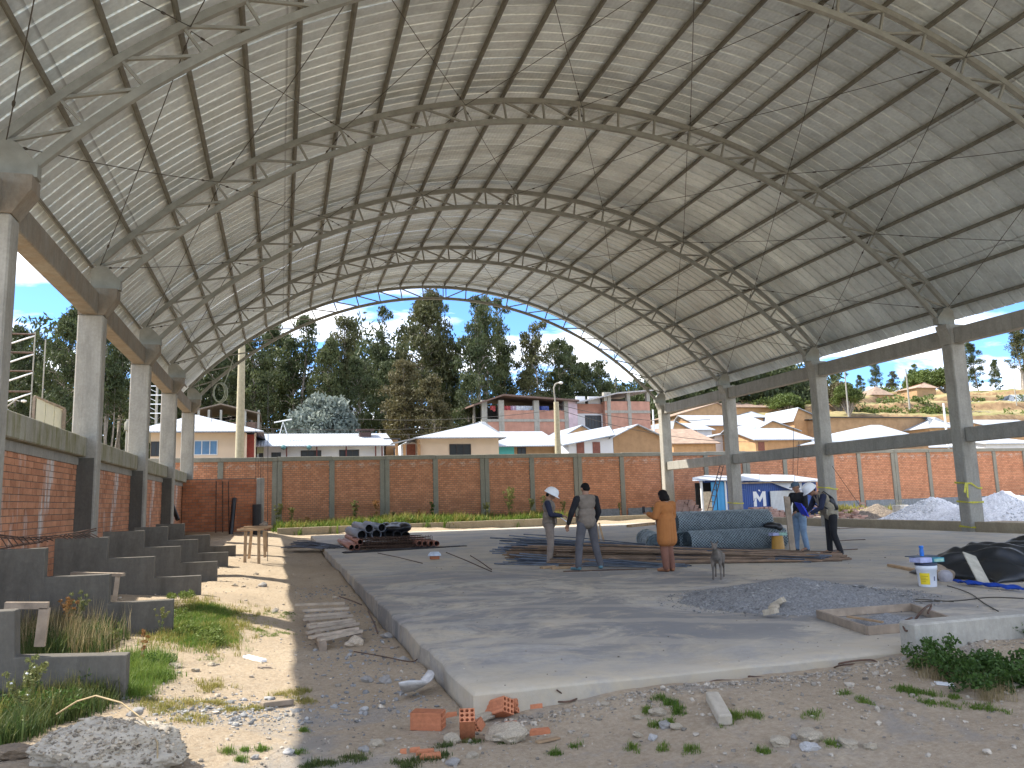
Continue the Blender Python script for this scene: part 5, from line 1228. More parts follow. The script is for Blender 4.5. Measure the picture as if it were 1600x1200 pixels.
for nm, n, a, b, w, h, mt in [('rod_bundle', 90, (-2.9, 25.2, 0), (2.4, 16.4, 0), .9, .42, B3), ('rod_bundle', 120, (-3.2, 19.4, 0), (3.1, 16.4, 0), .75, .38, B4), ('rod_bundle', 90, (-3.6, 22, 0), (2.9, 17.4, 0), .9, .32, B4),
                              ('rod_bundle', 60, (-2.5, 25, 0), (2.7, 18.6, 0), .7, .30, B3), ('rod_bundle', 50, (-3.9, 20.4, 0), (-.9, 16.6, 0), .5, .2, B3), ('rod_bundle', 70, (-1.2, 18.2, 0), (3.3, 16.9, 0), .5, .22, REBAR)]:
    o = rods(n, a, b, w, h, .018).build(nm, mt, rb); tag(o, kind='stuff')
# chain-link rolls
GALV = simple('galvanised_wire', (.38, .44, .46), .5, .4, .3, 6, 0)
GALVD = simple('roll_inner_wire', (.10, .13, .14), .7, .3, .5, 20, .5, 60)
def roll_mesh(L, r, seed):
    rs = random.Random(seed); mb = MB(); n = 22; tw = L/(2*math.pi*r)*2.2
    for s in (-1, 1):
        for i in range(n):
            pts = []
            for q in range(19):
                u = q/18; a = 2*math.pi*i/n+s*u*L/r*.9; rr_ = r*(1+.02*math.sin(u*9+i)); zig = .0
                pts.append((L*(u-.5), rr_*math.cos(a), rr_*math.sin(a)))
            mb.tube(pts, .009, 3, False)
    w = mb.mesh('wire_netting', fix=False)
    mb = MB(); mb.tube([(-L/2+.02, 0, 0), (L/2-.02, 0, 0)], r*.93, 18); 
    for k_ in range(3):
        rr_ = r*(.3+.22*k_)
        for sx in (-1, 1): mb.tube([(sx*(L/2-.0), rr_*math.cos(t_*.5), rr_*math.sin(t_*.5)) for t_ in range(13)], .012, 3, False)
    return w, mb.mesh('inner_layers', fix=False)
rw, ri = roll_mesh(3.2, .30, 1); rw.materials.append(GALV); ri.materials.append(GALVD)
rols = [(3.05, 20.75, .29, 0, 'lower front roll of chain-link fence, behind the yellow bucket'), (2.95, 21.38, .29, 3, 'lower middle roll of chain-link fence'), (2.85, 22.0, .29, -2, 'lower back roll of chain-link fence, hidden behind others'),
        (2.80, 21.05, .82, 2, 'upper front roll of chain-link fence, on top of the stack'), (2.70, 21.68, .82, -2, 'upper back roll of chain-link fence, on top of the stack'), (.75, 21.6, .29, 70, 'short-looking roll of chain-link fence seen end-on beside the woman')]
for (x, y, z, a, lb) in rols:
    t_ = thing('chain_link_roll', lb, 'fence roll', (x, y, z), R(a), 'rolls of galvanised chain-link fence')
    link('wire_netting', rw, None, t_); link('inner_layers', ri, None, t_)
# black bag and plank standing by the rolls
bm_ = blob([('e', (4.25, 20.72, .64), (.26, .2, .11)), ('e', (4.42, 20.65, .58), (.15, .16, .14))], .03, 1, 'bag'); o = link('plastic_bag', bm_, [BLACK]); tag(o, 'black plastic sheet bunched on the right end of the fence rolls', 'plastic sheet')
mb = MB(); a = onZ(1239, 864, 0); tp = onY(1229, 776, a.y+.35); mb.bar((a.x, a.y, .02), (tp.x, tp.y, tp.z), .17, .045, (0, 1, 0)); single('timber_board', mb, WOODG, tuple(a), 'grey timber board standing upright against the fence rolls by the man in cap', 'board')
# yellow bucket with box
YEL = simple('amber_plastic', (.50, .26, .045), .5, var=.1); BOXG = simple('green_carton', (.30, .48, .38), .7, var=.3, scale=12); BOXP = simple('lilac_carton', (.40, .42, .62), .7, var=.2, scale=12)
a = onZ(1217, 856, 0); yb = thing('bucket', 'amber upturned bucket carrying cartons in front of the fence rolls', 'bucket', (a.x, 18.1, 0)); ax = onZ(1217, 864, 0).x
c = onZ(1216, 857.5, 0); sc_ = c.y/1234.*26
mb = MB(); mb.lathe([(.19, 0), (.185, .02), (.155, .36), (.14, .37)], (c.x, c.y, 0), 20); ORG[yb.name] = None; yb.location = (0, 0, 0); yb.location = (c.x, c.y, 0); ORG[yb.name] = Vector((c.x, c.y, 0)); mb.build('shell', YEL, yb)
mb = MB(); mb.bbox(c.x-.22, c.x+.0, c.y-.1, c.y+.1, .375, .46, .006); single('carton', mb, BOXP, (c.x, c.y, .375), 'small lilac carton on the amber bucket', 'carton')
mb = MB(); mb.bbox(c.x+.01, c.x+.26, c.y-.1, c.y+.1, .375, .455, .006); single('carton', mb, BOXG, (c.x+.1, c.y, .375), 'small green carton on the amber bucket', 'carton')
# pipe stack
PGREY = simple('grey_pvc_pipe', (.24, .25, .28), .45, var=.12); PBLK = simple('black_pe_pipe', (.03, .03, .035), .4, var=.2); PORG = simple('salmon_pvc_pipe', (.42, .19, .13), .5, var=.1); INN = simple('pipe_inside_dark', (.012, .011, .010), .8)
def pipe(u, v, rpx, L, mat, lb, grp, y=None, z=None, yaw=0):
    Y = y or 29.5; c = onY(u, v, Y); r = rpx/1234.4*Y*1.0
    t_ = thing('pipe', lb, 'pipe', (c.x, Y, c.z), R(yaw), grp); n = 20
    mb = MB(); vs = []
    for (rr_, yy) in ((r, 0), (r, L), (r*.9, L), (r*.9, .03), (r*.9, 0)):
        for k_ in range(n): a = 2*math.pi*k_/n; vs.append((rr_*math.cos(a), yy, rr_*math.sin(a)))
    fs = [(i*n+k_, i*n+(k_+1) % n, (i+1)*n+(k_+1) % n, (i+1)*n+k_) for i in range(4) for k_ in range(n)]+[(4*n+k_, 4*n+(k_+1) % n, (k_+1) % n, k_) for k_ in range(n)]
    mb.add(vs, fs, True); ORG[t_.name] = None; mb.build('tube', mat, t_)
    mb = MB(); mb.tube([(0, .45, 0), (0, L-.2, 0)], r*.89, n); mb.build('dark_core', INN, t_)
big = 'large grey and black drain pipes in the stack'; sml = 'slim salmon pipes under the stack'
for (u, v, rp, mt, lb) in [(565.5, 836, 7.2, PGREY, 'grey drain pipe at the left of the upper row of the stack'), (577, 826, 6.6, PGREY, 'grey drain pipe on top of the stack, leftmost upper one'), (588.5, 835, 7.4, PGREY, 'grey drain pipe second from left in the upper row'),
     (597, 824.5, 6.2, PGREY, 'grey drain pipe on top of the stack, second upper one'), (608.5, 834.6, 7.4, PBLK, 'black drain pipe in the middle of the upper row'), (621, 836, 6.5, PBLK, 'black drain pipe under the bunched plastic'), (634, 837.5, 7, PBLK, 'black drain pipe at the right of the upper row')]:
    pipe(u, v, rp, 5.8, mt, lb, big, 29.6+rnd.uniform(-.2, .2))
for (u, v, lb) in [(549.5, 855.5, 'salmon pipe lowest on the left side'), (558, 855, 'salmon pipe second on the left side'), (563, 847, 'salmon pipe raised on the left side'), (655.5, 849, 'salmon pipe innermost on the right side'), (664, 849.5, 'salmon pipe third from the right'), (673.5, 849.5, 'salmon pipe second from the right'), (682.6, 849.3, 'salmon pipe outermost on the right side')]:
    pipe(u, v, 4.2, 6.0, PORG, lb, sml, 29.0)
mb = MB()
for i in range(46):
    z = rnd.uniform(.02, .42); y = rnd.uniform(29.0, 30.4); x0 = rnd.uniform(-7.2, -6.4); x1 = rnd.uniform(-5.2, -4.4)
    mb.tube([(x0, y, z), (x1, y+rnd.uniform(-.1, .1), z+rnd.uniform(-.04, .04))], .012, 4)
for i in range(26):
    x = -6.9+i*.1; mb.tube([(x, 29.0, .03), (x, 29.0, .40), (x, 29.3, .42), (x, 29.3, .03)], .008, 4)
single('rebar_cage', mb, RUST, (-5.8, 29.6, 0), 'rusty reinforcing cages supporting the pipe stack', 'rebar cage', kind='thing')
mb = rods(40, (-7.7, 27.6, 0), (-3.4, 28.6, 0), .22, .05, .012); single('rod_strip', mb, REBAR, (-5.5, 28, 0), 'strip of thin dark rods lying in front of the pipe stack', 'steel rods', kind='thing')
bm_ = blob([('e', (0, 0, 0), (.4, .5, .16)), ('e', (.45, .1, .03), (.3, .4, .2)), ('e', (.2, .5, .08), (.4, .4, .16)), ('e', (-.2, .3, .1), (.2, .3, .15))], .04, 0, 'sheet')
c = onY(613, 826, 30.2); o = link('plastic_sheet', bm_, [BLACK], None, tuple(c)); tag(o, 'bunched black plastic on top of the pipe stack', 'plastic sheet')
mb = rods(60, (-9.3, 33.8, -.05), (-7.6, 31.0, .0), .55, .22, .016, .05); single('scrap_heap', mb, BLACK, (-8.5, 32, 0), 'dark tangle of strips spilling off the slab left of the pipes', 'scrap', kind='thing')
mb = MB(); c = onZ(679, 874, 0); mb.lathe([(.01, .17), (.12, .16), (.17, .11), (.19, .06), (.2, .055)], (c.x, c.y, .05), 16); single('plastic_basin', mb, simple('pale_blue_plastic', (.55, .62, .72), .4), (c.x, c.y, 0), 'upturned pale basin on a brick in the middle of the floor', 'basin')
mb = MB(); mb.bbox(c.x-.13, c.x+.13, c.y-.07, c.y+.07, .005, .10, .008); single('brick', mb, B_LOOSE, (c.x, c.y, 0), 'single brick under the upturned pale basin', 'brick')
for i, (u0, v0, u1, v1, lb) in enumerate([(697, 863, 768, 893, 'thin rod lying on the floor right of the pale basin'), (590, 864, 660, 880, 'thin rod lying on the floor left of the pale basin'), (735, 868, 768, 890, 'short thin rod beside the longer one right of the basin'), (880, 893, 1010, 889, 'straight thin rod lying in front of the man seen from behind'), (1290, 861, 1340, 858, 'thin dark rod on the floor right of the bending man'), (1310, 845, 1352, 843, 'flat dark strip on the floor near the right kerb')]):
    a, b2 = onZ(u0, v0, .01), onZ(u1, v1, .01); mb = MB(); mb.tube([a, a.lerp(b2, .5)+Vector((.03, .05, 0)), b2], .012, 5); single('steel_rod', mb, RUST, tuple(a), lb, 'steel rod')
def plank(u0, v0, u1, v1, w, h, lb, mat=WOOD, z=0, name='timber_plank'):
    a, b2 = onZ(u0, v0, z+h/2), onZ(u1, v1, z+h/2); mb = MB(); mb.bar(tuple(a), tuple(b2), w, h); return single(name, mb, mat, tuple(a), lb, 'plank')
plank(846, 887, 866, 885, .13, .05, 'short light board on the floor at the feet of the helmeted man on the left'); plank(862, 888, 893, 886, .12, .05, 'longer light board right of the helmeted man\'s feet')
plank(983, 822, 1020, 818, .3, .14, 'pale timber lying behind the rod heap left of the woman'); plank(1118, 851, 1045, 838, .12, .04, 'pale stick poking out above the dog')
plank(1310, 826, 1345, 824, .2, .03, 'flat dark plank near the right kerb', WOODG); plank(1390, 883, 1440, 893, .10, .05, 'short brown timber left of the white bucket')
for (u0, v0, u1, v1, lb) in [(932, 818, 937, 852, 'left one of two light stakes leaning behind the man in the middle'), (936, 817, 946, 856, 'right one of two light stakes leaning behind the man in the middle')]:
    b2 = onZ(u1, v1, 0.02); a = onY(u0, v0, b2.y+.3); mb = MB(); mb.bar(tuple(b2), tuple(a), .05, .04, (0, 1, 0)); single('wooden_stake', mb, WOOD, tuple(b2), lb, 'stake')
# ------------------------------------------------------------------ wooden stand
c = onZ(394, 882, -.02); sd_ = thing('work_table', 'rough wooden trestle table with splayed legs near the end wall', 'table', (c.x, c.y, 0)); ORG[sd_.name] = Vector((c.x, c.y, 0)); zt = 1.15
Yt = c.y
def tw(u, v, y): return onY(u, v, y)
for (u0, v0, u1, v1, dy) in [(384, 829, 382.5, 882, 0), (393, 829, 389, 873, .9), (404.5, 829, 404.5, 881, 0), (413, 829, 414, 871, .9), (415, 830, 416, 862, 1.2)]:
    a, b2 = tw(u0, v0, Yt+dy), tw(u1, v1, Yt+dy); b2.z = max(b2.z, g(b2.x, b2.y)-.02); mb = MB(); mb.bar(tuple(b2), tuple(a), .085, .085, (0, 1, 0)); mb.build('leg', WOOD, sd_)
for (u0, u1, v, dy, w_) in [(370, 412, 828.5, -.05, .2), (381, 426, 824, .35, .3), (376, 420, 826.5, .9, .2)]:
    a, b2 = tw(u0, v, Yt+dy), tw(u1, v, Yt+dy); mb = MB(); mb.bar((a.x, a.y, a.z), (b2.x, b2.y, a.z), w_, .06); mb.build('board', WOOD, sd_)
a = tw(412, 820, Yt+.4); bm_ = blob([('e', (0, 0, 0), (.13, .13, .07)), ('e', (0.03, 0, .05), (.08, .09, .06))], .02, 0, 'bag'); o = link('cloth_bundle', bm_, [WOODG], None, tuple(a)); tag(o, 'small beige bundle on the right of the trestle table', 'bundle')
# dark bars by the end wall
def bar3(p, q, r, mat, lb, name='steel_bar', cat='steel bar'):
    mb = MB(); mb.tube([p, q], r, 6); single(name, mb, mat, tuple(p), lb, cat)
bar3(onY(366.5, 778, 46.6), onY(359, 850, 46.2), .12, BLACK, 'thick black bar leaning on the brick end wall')
bar3(onY(256, 757, 44), onY(278, 812, 43), .11, BLACK, 'black bar leaning diagonally beside the last left column')
bar3(onY(401.5, 788, 46.6), onY(401.5, 862, 46.6), .24, simple('black_sleeve', (.025, .025, .027), .8, bmp=.4), 'thick black sleeve standing at the pillar of the brick end wall', 'black_post', 'post')
for (u0, v0, u1, v1, lb) in [(338, 752, 337, 840, 'left one of the thin dark rods hanging on the end wall'), (348, 752, 348, 846, 'middle one of the thin dark rods on the end wall'), (357, 752, 358, 846, 'right one of the thin dark rods on the end wall')]:
    bar3(onY(u0, v0, 46.7), onY(u1, v1, 46.7), .03, RUST, lb)
for (u0, v0, u1, v1, Y, lb) in [(419, 600, 418, 884, 26, 'thin grey cord hanging down to the ground by the trestle table'), (399.5, 660, 400, 790, 44, 'thin cord in front of the boundary wall above the black sleeve'), (407.5, 716, 408, 810, 44, 'thin pale cord beside the end wall pillar')]:
    bar3(onY(u0, v0, Y), onY(u1, v1, Y), .010, CABLE, lb, 'hanging_cord', 'cord')
for (u0, v0, u1, v1, Y, lb) in [(1240, 668, 1239, 742, 31, 'left one of two thin cords hanging from the right mid beam'), (1248, 690, 1246, 742, 31, 'right one of two thin cords hanging from the right mid beam'), (1300, 728, 1345, 792, 30, 'slanting guy wire right of the second right column'), (330, 586, 330, 660, 45, 'white cord hanging from the last arch at left')]:
    bar3(onY(u0, v0, Y), onY(u1, v1, Y), .012, CABLE, lb, 'hanging_cord', 'cord')
# coiled hose hanging from the arch
mb = MB(); c = onY(342, 613, 47.2)
for k_ in range(3): mb.tube([(c.x+(.30+.03*k_)*math.cos(t_*.42)+.05*k_, 47.2+.05*k_, c.z+(.52+.03*k_)*math.sin(t_*.42)) for t_ in range(16)], .028, 5, False)
mb.tube([(c.x+.25, 47.2, c.z+.4), (c.x+.55, 47.2, c.z+1.3), (c.x+.75, 47.2, c.z+2.1)], .028, 5)
single('hose_coil', mb, simple('pale_green_hose', (.40, .44, .36), .5), tuple(c), 'pale coil of hose hanging from the last arch at left', 'hose')
# long ladder of rebar and the blue shed
YS_ = 44.6
def XS(u, v=770): return onY(u, v, YS_).x
def ZS(v, u=1180): return onY(u, v, YS_).z
zg = g(18, 44.6)-.05
shd = thing('site_shed', 'blue site shed with white letter M and patched pale sheet roof', 'shed', (XS(1180), YS_, zg)); og = Vector((XS(1180), YS_, zg)); ORG[shd.name] = og
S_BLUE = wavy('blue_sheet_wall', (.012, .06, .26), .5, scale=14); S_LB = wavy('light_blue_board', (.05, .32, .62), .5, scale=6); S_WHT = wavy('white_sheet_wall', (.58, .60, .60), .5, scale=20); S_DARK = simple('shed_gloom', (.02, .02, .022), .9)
mb = MB(); mb.box(XS(1134), XS(1276), YS_, YS_+.04, zg-.2, ZS(753)); mb.box(XS(1132), XS(1278), YS_+3, YS_+3.05, zg-.2, ZS(748)); mb.build('blue_wall', S_BLUE, shd)
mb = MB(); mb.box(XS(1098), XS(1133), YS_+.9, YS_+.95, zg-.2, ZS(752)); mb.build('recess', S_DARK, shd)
mb = MB(); mb.box(XS(1098.5), XS(1111), YS_-.04, YS_, zg-.2, ZS(766)); mb.build('cream_panel', simple('cream_board', (.62, .50, .34), .8), shd)
mb = MB(); mb.box(XS(1111.5), XS(1119), YS_-.03, YS_+.01, zg-.2, ZS(752)); mb.box(XS(1120), XS(1132), YS_-.05, YS_-.01, zg-.2, ZS(751)); mb.build('light_blue_panel', S_LB, shd)
for u in (1096, 1133): mb = MB(); mb.box(XS(u)-.06, XS(u)+.06, YS_-.1, YS_+.02, zg-.2, ZS(750)); mb.build('post', WHITE, shd)
mb = MB(); z1_, z0_ = ZS(768), zg+.05; 
mb.box(XS(1201), XS(1252), YS_-.16, YS_-.12, z0_-.2, z1_)
for k_ in range(11): zz_ = z0_+(z1_-z0_)*k_/11; mb.box(XS(1201), XS(1252), YS_-.19, YS_-.161, zz_, zz_+.05)
mb.build('white_sheet', S_WHT, shd)
mb = MB(); mb.prism([(XS(1206), YS_-.10, ZS(755)), (XS(1252), YS_-.12, ZS(755)), (XS(1246), YS_-.5, ZS(767)), (XS(1229), YS_-.5, ZS(767))], (0, 0, 0), (0, .03, 0)); mb.build('folded_sheet', S_WHT, shd)
mb = MB(); pr = [(1082, 746), (1100, 743), (1135, 744), (1160, 741), (1185, 741.5), (1205, 742), (1240, 743), (1283, 749)]
for i in range(len(pr)-1):
    (ua, va), (ub, vb) = pr[i], pr[i+1]; A_, B_ = onY(ua, va, YS_+2.6), onY(ub, vb, YS_+2.6); fa, fb = onY(ua, 751+.006*(ua-1080), YS_-.45), onY(ub, 751+.006*(ub-1080), YS_-.45)
    zo = .03*(i % 2); mb.prism([(fa.x, fa.y, fa.z+zo), (fb.x+.05, fb.y, fb.z+zo), (B_.x+.05, B_.y, B_.z+zo), (A_.x, A_.y, A_.z+zo)], (0, 0, 0), (0, 0, -.025))
mb.build('roof_sheet', R_WHITE, shd)
mb = MB(); mb.box(XS(1150), XS(1276), YS_-.3, YS_-.2, ZS(755.5), ZS(753.5)); mb.build('eave_batten', WOODG, shd)
# the letter M
mb = MB(); L0, L1, T_, B_ = XS(1176.5), XS(1196), ZS(768), ZS(791.5); w_ = (L1-L0); st = w_*.25
def poly(ps): mb.prism([(L0+p[0]*w_, YS_-.012, B_+p[1]*(T_-B_)) for p in ps], (0, 0, 0), (0, .010, 0))
poly([(0, 0), (.24, 0), (.24, 1), (0, 1)]); poly([(.76, 0), (1, 0), (1, 1), (.76, 1)]); poly([(.245, .62), (.245, .998), (.5, .60), (.5, .28)]); poly([(.755, .62), (.755, .998), (.505, .60), (.505, .28)]); poly([(.42, 1.06), (.5, 1.14), (.60, 1.0), (.54, 1.0)])
mb.build('letter', WHITE, shd)
# painted swirl left of the M
mb = MB(); c0 = (XS(1160), ZS(775))
for r_, a0, a1 in ((.55, 60, 170), (.9, -60, -10)): mb.tube([(c0[0]+r_*math.cos(R(a0+(a1-a0)*q/8)), YS_-.012, c0[1]+r_*.8*math.sin(R(a0+(a1-a0)*q/8))) for q in range(9)], .02, 4)
mb.build('painted_curve', simple('faded_blue_paint', (.06, .13, .32), .6), shd)
ld = thing('rebar_ladder', 'rusty welded rod ladder leaning on the blue shed roof', 'ladder', (XS(1108), 43.6, zg)); ORG[ld.name] = Vector((XS(1108), 43.6, zg))
for (u0, v0, u1, v1) in ((1126, 724, 1105, 799), (1130.5, 728, 1113, 799)):
    mb = MB(); mb.tube([onY(u0, v0, 44.1), onY(u1, v1, 43.2)], .03, 6); mb.build('rail', RUST, ld)
for k_ in range(8):
    q = k_/8+.05; a = onY(1126, 724, 44.1).lerp(onY(1105, 799, 43.2), q); b2 = onY(1130.5, 728, 44.1).lerp(onY(1113, 799, 43.2), q); mb = MB(); mb.tube([a, b2], .022, 5); mb.build('rung', RUST, ld)
# pale barrel at shed corner, brick stacks
c = onY(1088, 792, 42); mb = MB(); mb.lathe([(.40, 0), (.46, .1), (.46, .75), (.40, .95), (.2, 1.0)], (c.x, 42, g(c.x, 42)), 18); single('water_drum', mb, simple('pale_blue_drum', (.42, .52, .62), .5, var=.25, scale=3), (c.x, 42, g(c.x, 42)), 'pale blue drum at the left corner of the blue shed', 'drum')
def brick_pile(cx, cy, zb, lx, ly, h, lb, seed, mat):
    rs = random.Random(seed); mb = MB(); z = zb; k_ = 0
    while z < zb+h:
        f = 1-(z-zb)/h*.75; x = cx-lx*f
        while x < cx+lx*f: mb.box(x, x+.22, cy-ly*f+rs.uniform(-.08, .08), cy-ly*f+.12+rs.uniform(0, .1), z, z+.085); x += .245
        mb.box(cx-lx*f+.02, cx+lx*f-.02, cy-ly*f+.14, cy+ly*f, z, z+.09); z += .10
    return single('brick_stack', mb, mat, (cx, cy, zb), lb, 'brick stack', 'stacks of pink bricks outside the right columns', 'thing')
B_PINK = brickmat('pink_stacked_brick', (.52, .33, .26), .2)
c = onY(1070, 800, 40.5); brick_pile(c.x, 40.5, .05, 1.1, .8, 1.25, 'pink brick stack left of the blue shed, behind the woman', 5, B_PINK)
c = onY(1165, 800, 38); brick_pile(c.x+.9, 38, .05, 2.0, .8, .75, 'pink brick stack in front of the blue shed', 6, B_PINK)
# right side, outside: block, mounds
def mound(name, cx, cy, rx, ry, h, zb, mat, lb, cat, seed, n=70, rz=0, rough_=.05, kind=None):
    xs = np.linspace(-1, 1, n); X_, Y_ = np.meshgrid(xs, xs); r_ = np.sqrt(X_**2+Y_**2)
    rs = np.random.RandomState(seed); z = np.clip(1-r_, 0, 1)**1.05
    nzv = np.zeros_like(z)
    for k_ in range(26):
        w = rs.normal(0, 1, 2)*rs.choice([2.5, 5, 9, 16]); nzv += np.sin(X_*w[0]+Y_*w[1]+rs.uniform(0, 6))/(np.hypot(*w)+2)
    z = h*np.clip(z+nzv*.10*(z > 0), -.02, 9)*(1)+rs.uniform(-1, 1, z.shape)*rough_*h*(z > .02)
    ca, sa = math.cos(rz), math.sin(rz)
    P = np.stack([(X_*rx*ca-Y_*ry*sa).ravel(), (X_*rx*sa+Y_*ry*ca).ravel(), z.ravel()-.02], 1)
    ii_ = (np.arange(n-1)[:, None]*n+np.arange(n-1)[None, :]).ravel()
    o = link(name, npmesh(name, P, np.stack([ii_, ii_+1, ii_+n+1, ii_+n], 1), True), [mat], None, (cx, cy, zb)); return tag(o, lb, cat, kind=kind)
WG = simple('white_gravel', (.74, .72, .70), .95, var=.3, scale=14, bmp=.9, bscale=30)
GG = simple('grey_gravel', (.22, .22, .215), .95, var=.45, scale=30, bmp=.9, bscale=45)
c = onY(1458, 800, 31); mound('gravel_heap', c.x, 31, 2.9, 2.6, 1.22, .05, WG, 'pile of white gravel seen left of the nearest right column', 'gravel heap', 3)
c = onY(1575, 800, 27); mound('gravel_heap', c.x+.5, 27.5, 4.2, 3.0, 1.32, .0, WG, 'larger pile of white gravel at the right edge beyond the kerb', 'gravel heap', 8)
c = onY(1372, 800, 37); mound('soil_heap', c.x, 37, 1.9, 1.3, .75, .05, simple('brown_rubble_soil', (.19, .15, .11), .95, var=.5, scale=9, bmp=.9, bscale=16), 'low heap of brown soil and reddish rubble beside the white block', 'soil heap', 5)
c = onY(1408, 798, 34); mb = MB(); x = c.x; z0_ = g(x, 34)-.1; mb.bbox(x-.30, x+.26, 33.7, 34.3, z0_, onY(1408, 789, 34).z, .03)
for dx in (-.15, -.02, .1, .2): mb.tube([(x+dx, 34, 1.0), (x+dx, 34, onY(1408, 787, 34).z+.12)], .014, 4)
single('concrete_block', mb, simple('pale_block', (.62, .56, .46), .9), (x, 34, z0_), 'pale concrete footing block with short rods left of the white gravel', 'block')
mb = MB(); c = onY(1318, 806, 36)
rs_ = random.Random(8)
for k_ in range(70): x = c.x+rs_.uniform(-2.2, 1.3); z = .06+abs(rs_.gauss(0, .28)); y = 36+rs_.uniform(-.5, .5); a = rs_.uniform(-.3, .3); mb.bar((x-.14, y, z), (x+.14, y+a*.3, z+a*.1), .12, .085)
single('rubble_pile', mb, B_PINK, (c.x, 36, 0), 'low spread of reddish bricks behind the right kerb, by the backpack', 'brick rubble', kind='thing')
# caution tape
TAPE = simple('yellow_tape', (.55, .50, .04), .45, var=.25, scale=14)
def tape(col_i, u0, v0, u1, v1, lb, hang=True):
    y = YS[col_i]; mb = MB(); z0_ = onY((u0+u1)/2, v0, y-.27).z; z1_ = onY((u0+u1)/2, v1, y-.27).z; xa, xb = XI-.022, XO+.02; ya, yb_ = y-.272, y+.27; w_ = .075
    P = [(xa, yb_, z0_), (xa, ya, z0_-.02), (xa+.2, ya-.012, z0_-.05), (xb-.2, ya-.008, z1_+.02), (xb, ya, z1_), (xb, yb_, z1_+.02)]
    for i in range(len(P)-1):
        a, b2 = P[i], P[i+1]; mb.prism([a, b2, (b2[0], b2[1]-.004, b2[2]+w_*(.5+.5*(i % 2))), (a[0], a[1]-.004, a[2]+w_*(.5+.5*((i+1) % 2)))], (0, 0, 0), (.005, -.004, 0) if i != 0 else (-.006, 0, 0))
    if hang:
        for q in (0, .06): mb.prism([(xa-.03-q, ya-.02, z0_+.03), (xa+.05-q, ya-.02, z0_+.02), (xa-.01-2*q, ya-.03, z0_-.55+q*3), (xa-.08-2*q, ya-.02, z0_-.5+q*3)], (0, 0, 0), (0, -.006, 0))
    single('caution_tape', mb, TAPE, (xa, ya, z0_), lb, 'tape', 'yellow tapes tied round the right columns')
tape(2, 1480, 755, 1530, 765, 'upper yellow tape with hanging tail round the nearest right column'); tape(2, 1480, 785, 1530, 787, 'lower yellow tape round the nearest right column', False); tape(2, 1500, 824, 1535, 820, 'yellow tape at the foot of the nearest right column', False)
tape(3, 1278, 762, 1300, 766, 'yellow tape round the second right column, above the backpack', False); tape(4, 1134, 786, 1158, 788, 'yellow tape round the third right column by the shed', False)
# ------------------------------------------------------------------ white bucket, cartons, bottle, tarp
c = onZ(1450, 916, 0); cx_, cy_ = c.x, c.y
bk = thing('bucket', 'white plastic bucket with yellow label and dark lid', 'bucket', (cx_, cy_, 0)); ORG[bk.name] = Vector((cx_, cy_, 0)); k_ = cy_/1234.4
WPL = simple('white_plastic', (.72, .74, .78), .35, var=.04)
mb = MB(); mb.lathe([(.135, .0), (.138, .01), (.155, .27), (.165, .275), (.168, .33), (.163, .345)], (cx_, cy_, 0), 28); mb.build('body', WPL, bk)
mb = MB(); mb.lathe([(.172, .345), (.175, .36), (.172, .385), (.15, .388)], (cx_, cy_, 0), 28); mb.build('lid', simple('navy_lid', (.012, .02, .05), .4), bk)
YLB = simple('yellow_label', (.78, .60, .02), .5, var=.06, scale=20); 
def wrap(name, a0, a1, z0, z1, mat, off, par):
    mb = MB(); n = 10
    for i in range(n):
        pts = []
        for (q, z) in ((i, z0), (i+1, z0), (i+1, z1), (i, z1)): a = R(a0+(a1-a0)*q/n); r_ = .1375+(z-.01)*.0655+off; pts.append((cx_+r_*math.cos(a), cy_+r_*math.sin(a), z))
        mb.add(pts, [(0, 1, 2, 3)], True)
    mb.build(name, mat, par, ORG[bk.name], fix=False)
wrap('label', -178, -118, .04, .225, YLB, .0025, bk); wrap('emblem', -92, -82, .10, .17, simple('grey_print', (.12, .13, .2), .6), .0025, bk)
for z_, a0, a1 in ((.17, -170, -127), (.14, -170, -140), (.115, -170, -132), (.09, -168, -142)): wrap('label_text', a0, a1, z_, z_+.008, simple('label_print', (.45, .30, .02), .6) if 'label_print' not in MATS else MATS['label_print'], .004, bk)
mb = MB(); mb.bbox(cx_-.21, cx_+.03, cy_-.12, cy_+.13, .392, .475, .006); single('carton', mb, BOXP, (cx_, cy_, .39), 'lilac carton on the white bucket lid, left one', 'carton')
o = single('carton', MB().bbox(cx_+.036, cx_+.27, cy_-.13, cy_+.12, .392, .465, .006), simple('teal_edge_carton', (.03, .22, .30), .6), (cx_+.1, cy_, .39), 'teal and green carton on the white bucket lid, right one', 'carton')
mb = MB(); mb.box(cx_+.055, cx_+.25, cy_-.134, cy_-.131, .402, .452); mb.build('printed_panel', BOXG, o, (cx_+.1, cy_, .39))
mb = MB(); mb.box(cx_-.23, cx_+.25, cy_-.02, cy_+.2, .478, .492); single('clipboard', mb, simple('slate_board', (.06, .08, .11), .6), (cx_, cy_, .478), 'dark flat folder lying on the cartons on the white bucket', 'folder')
mb = MB(); mb.lathe([(.032, 0), (.034, .02), (.034, .09), (.03, .12), (.03, .13), (.036, .135), (.036, .165), (.03, .17)], (cx_-.04, cy_+.02, .4935), 14); single('spray_bottle', mb, simple('blue_bottle', (.02, .16, .55), .3), (cx_-.04, cy_+.02, .4935), 'small blue bottle standing on top of the white bucket', 'bottle')
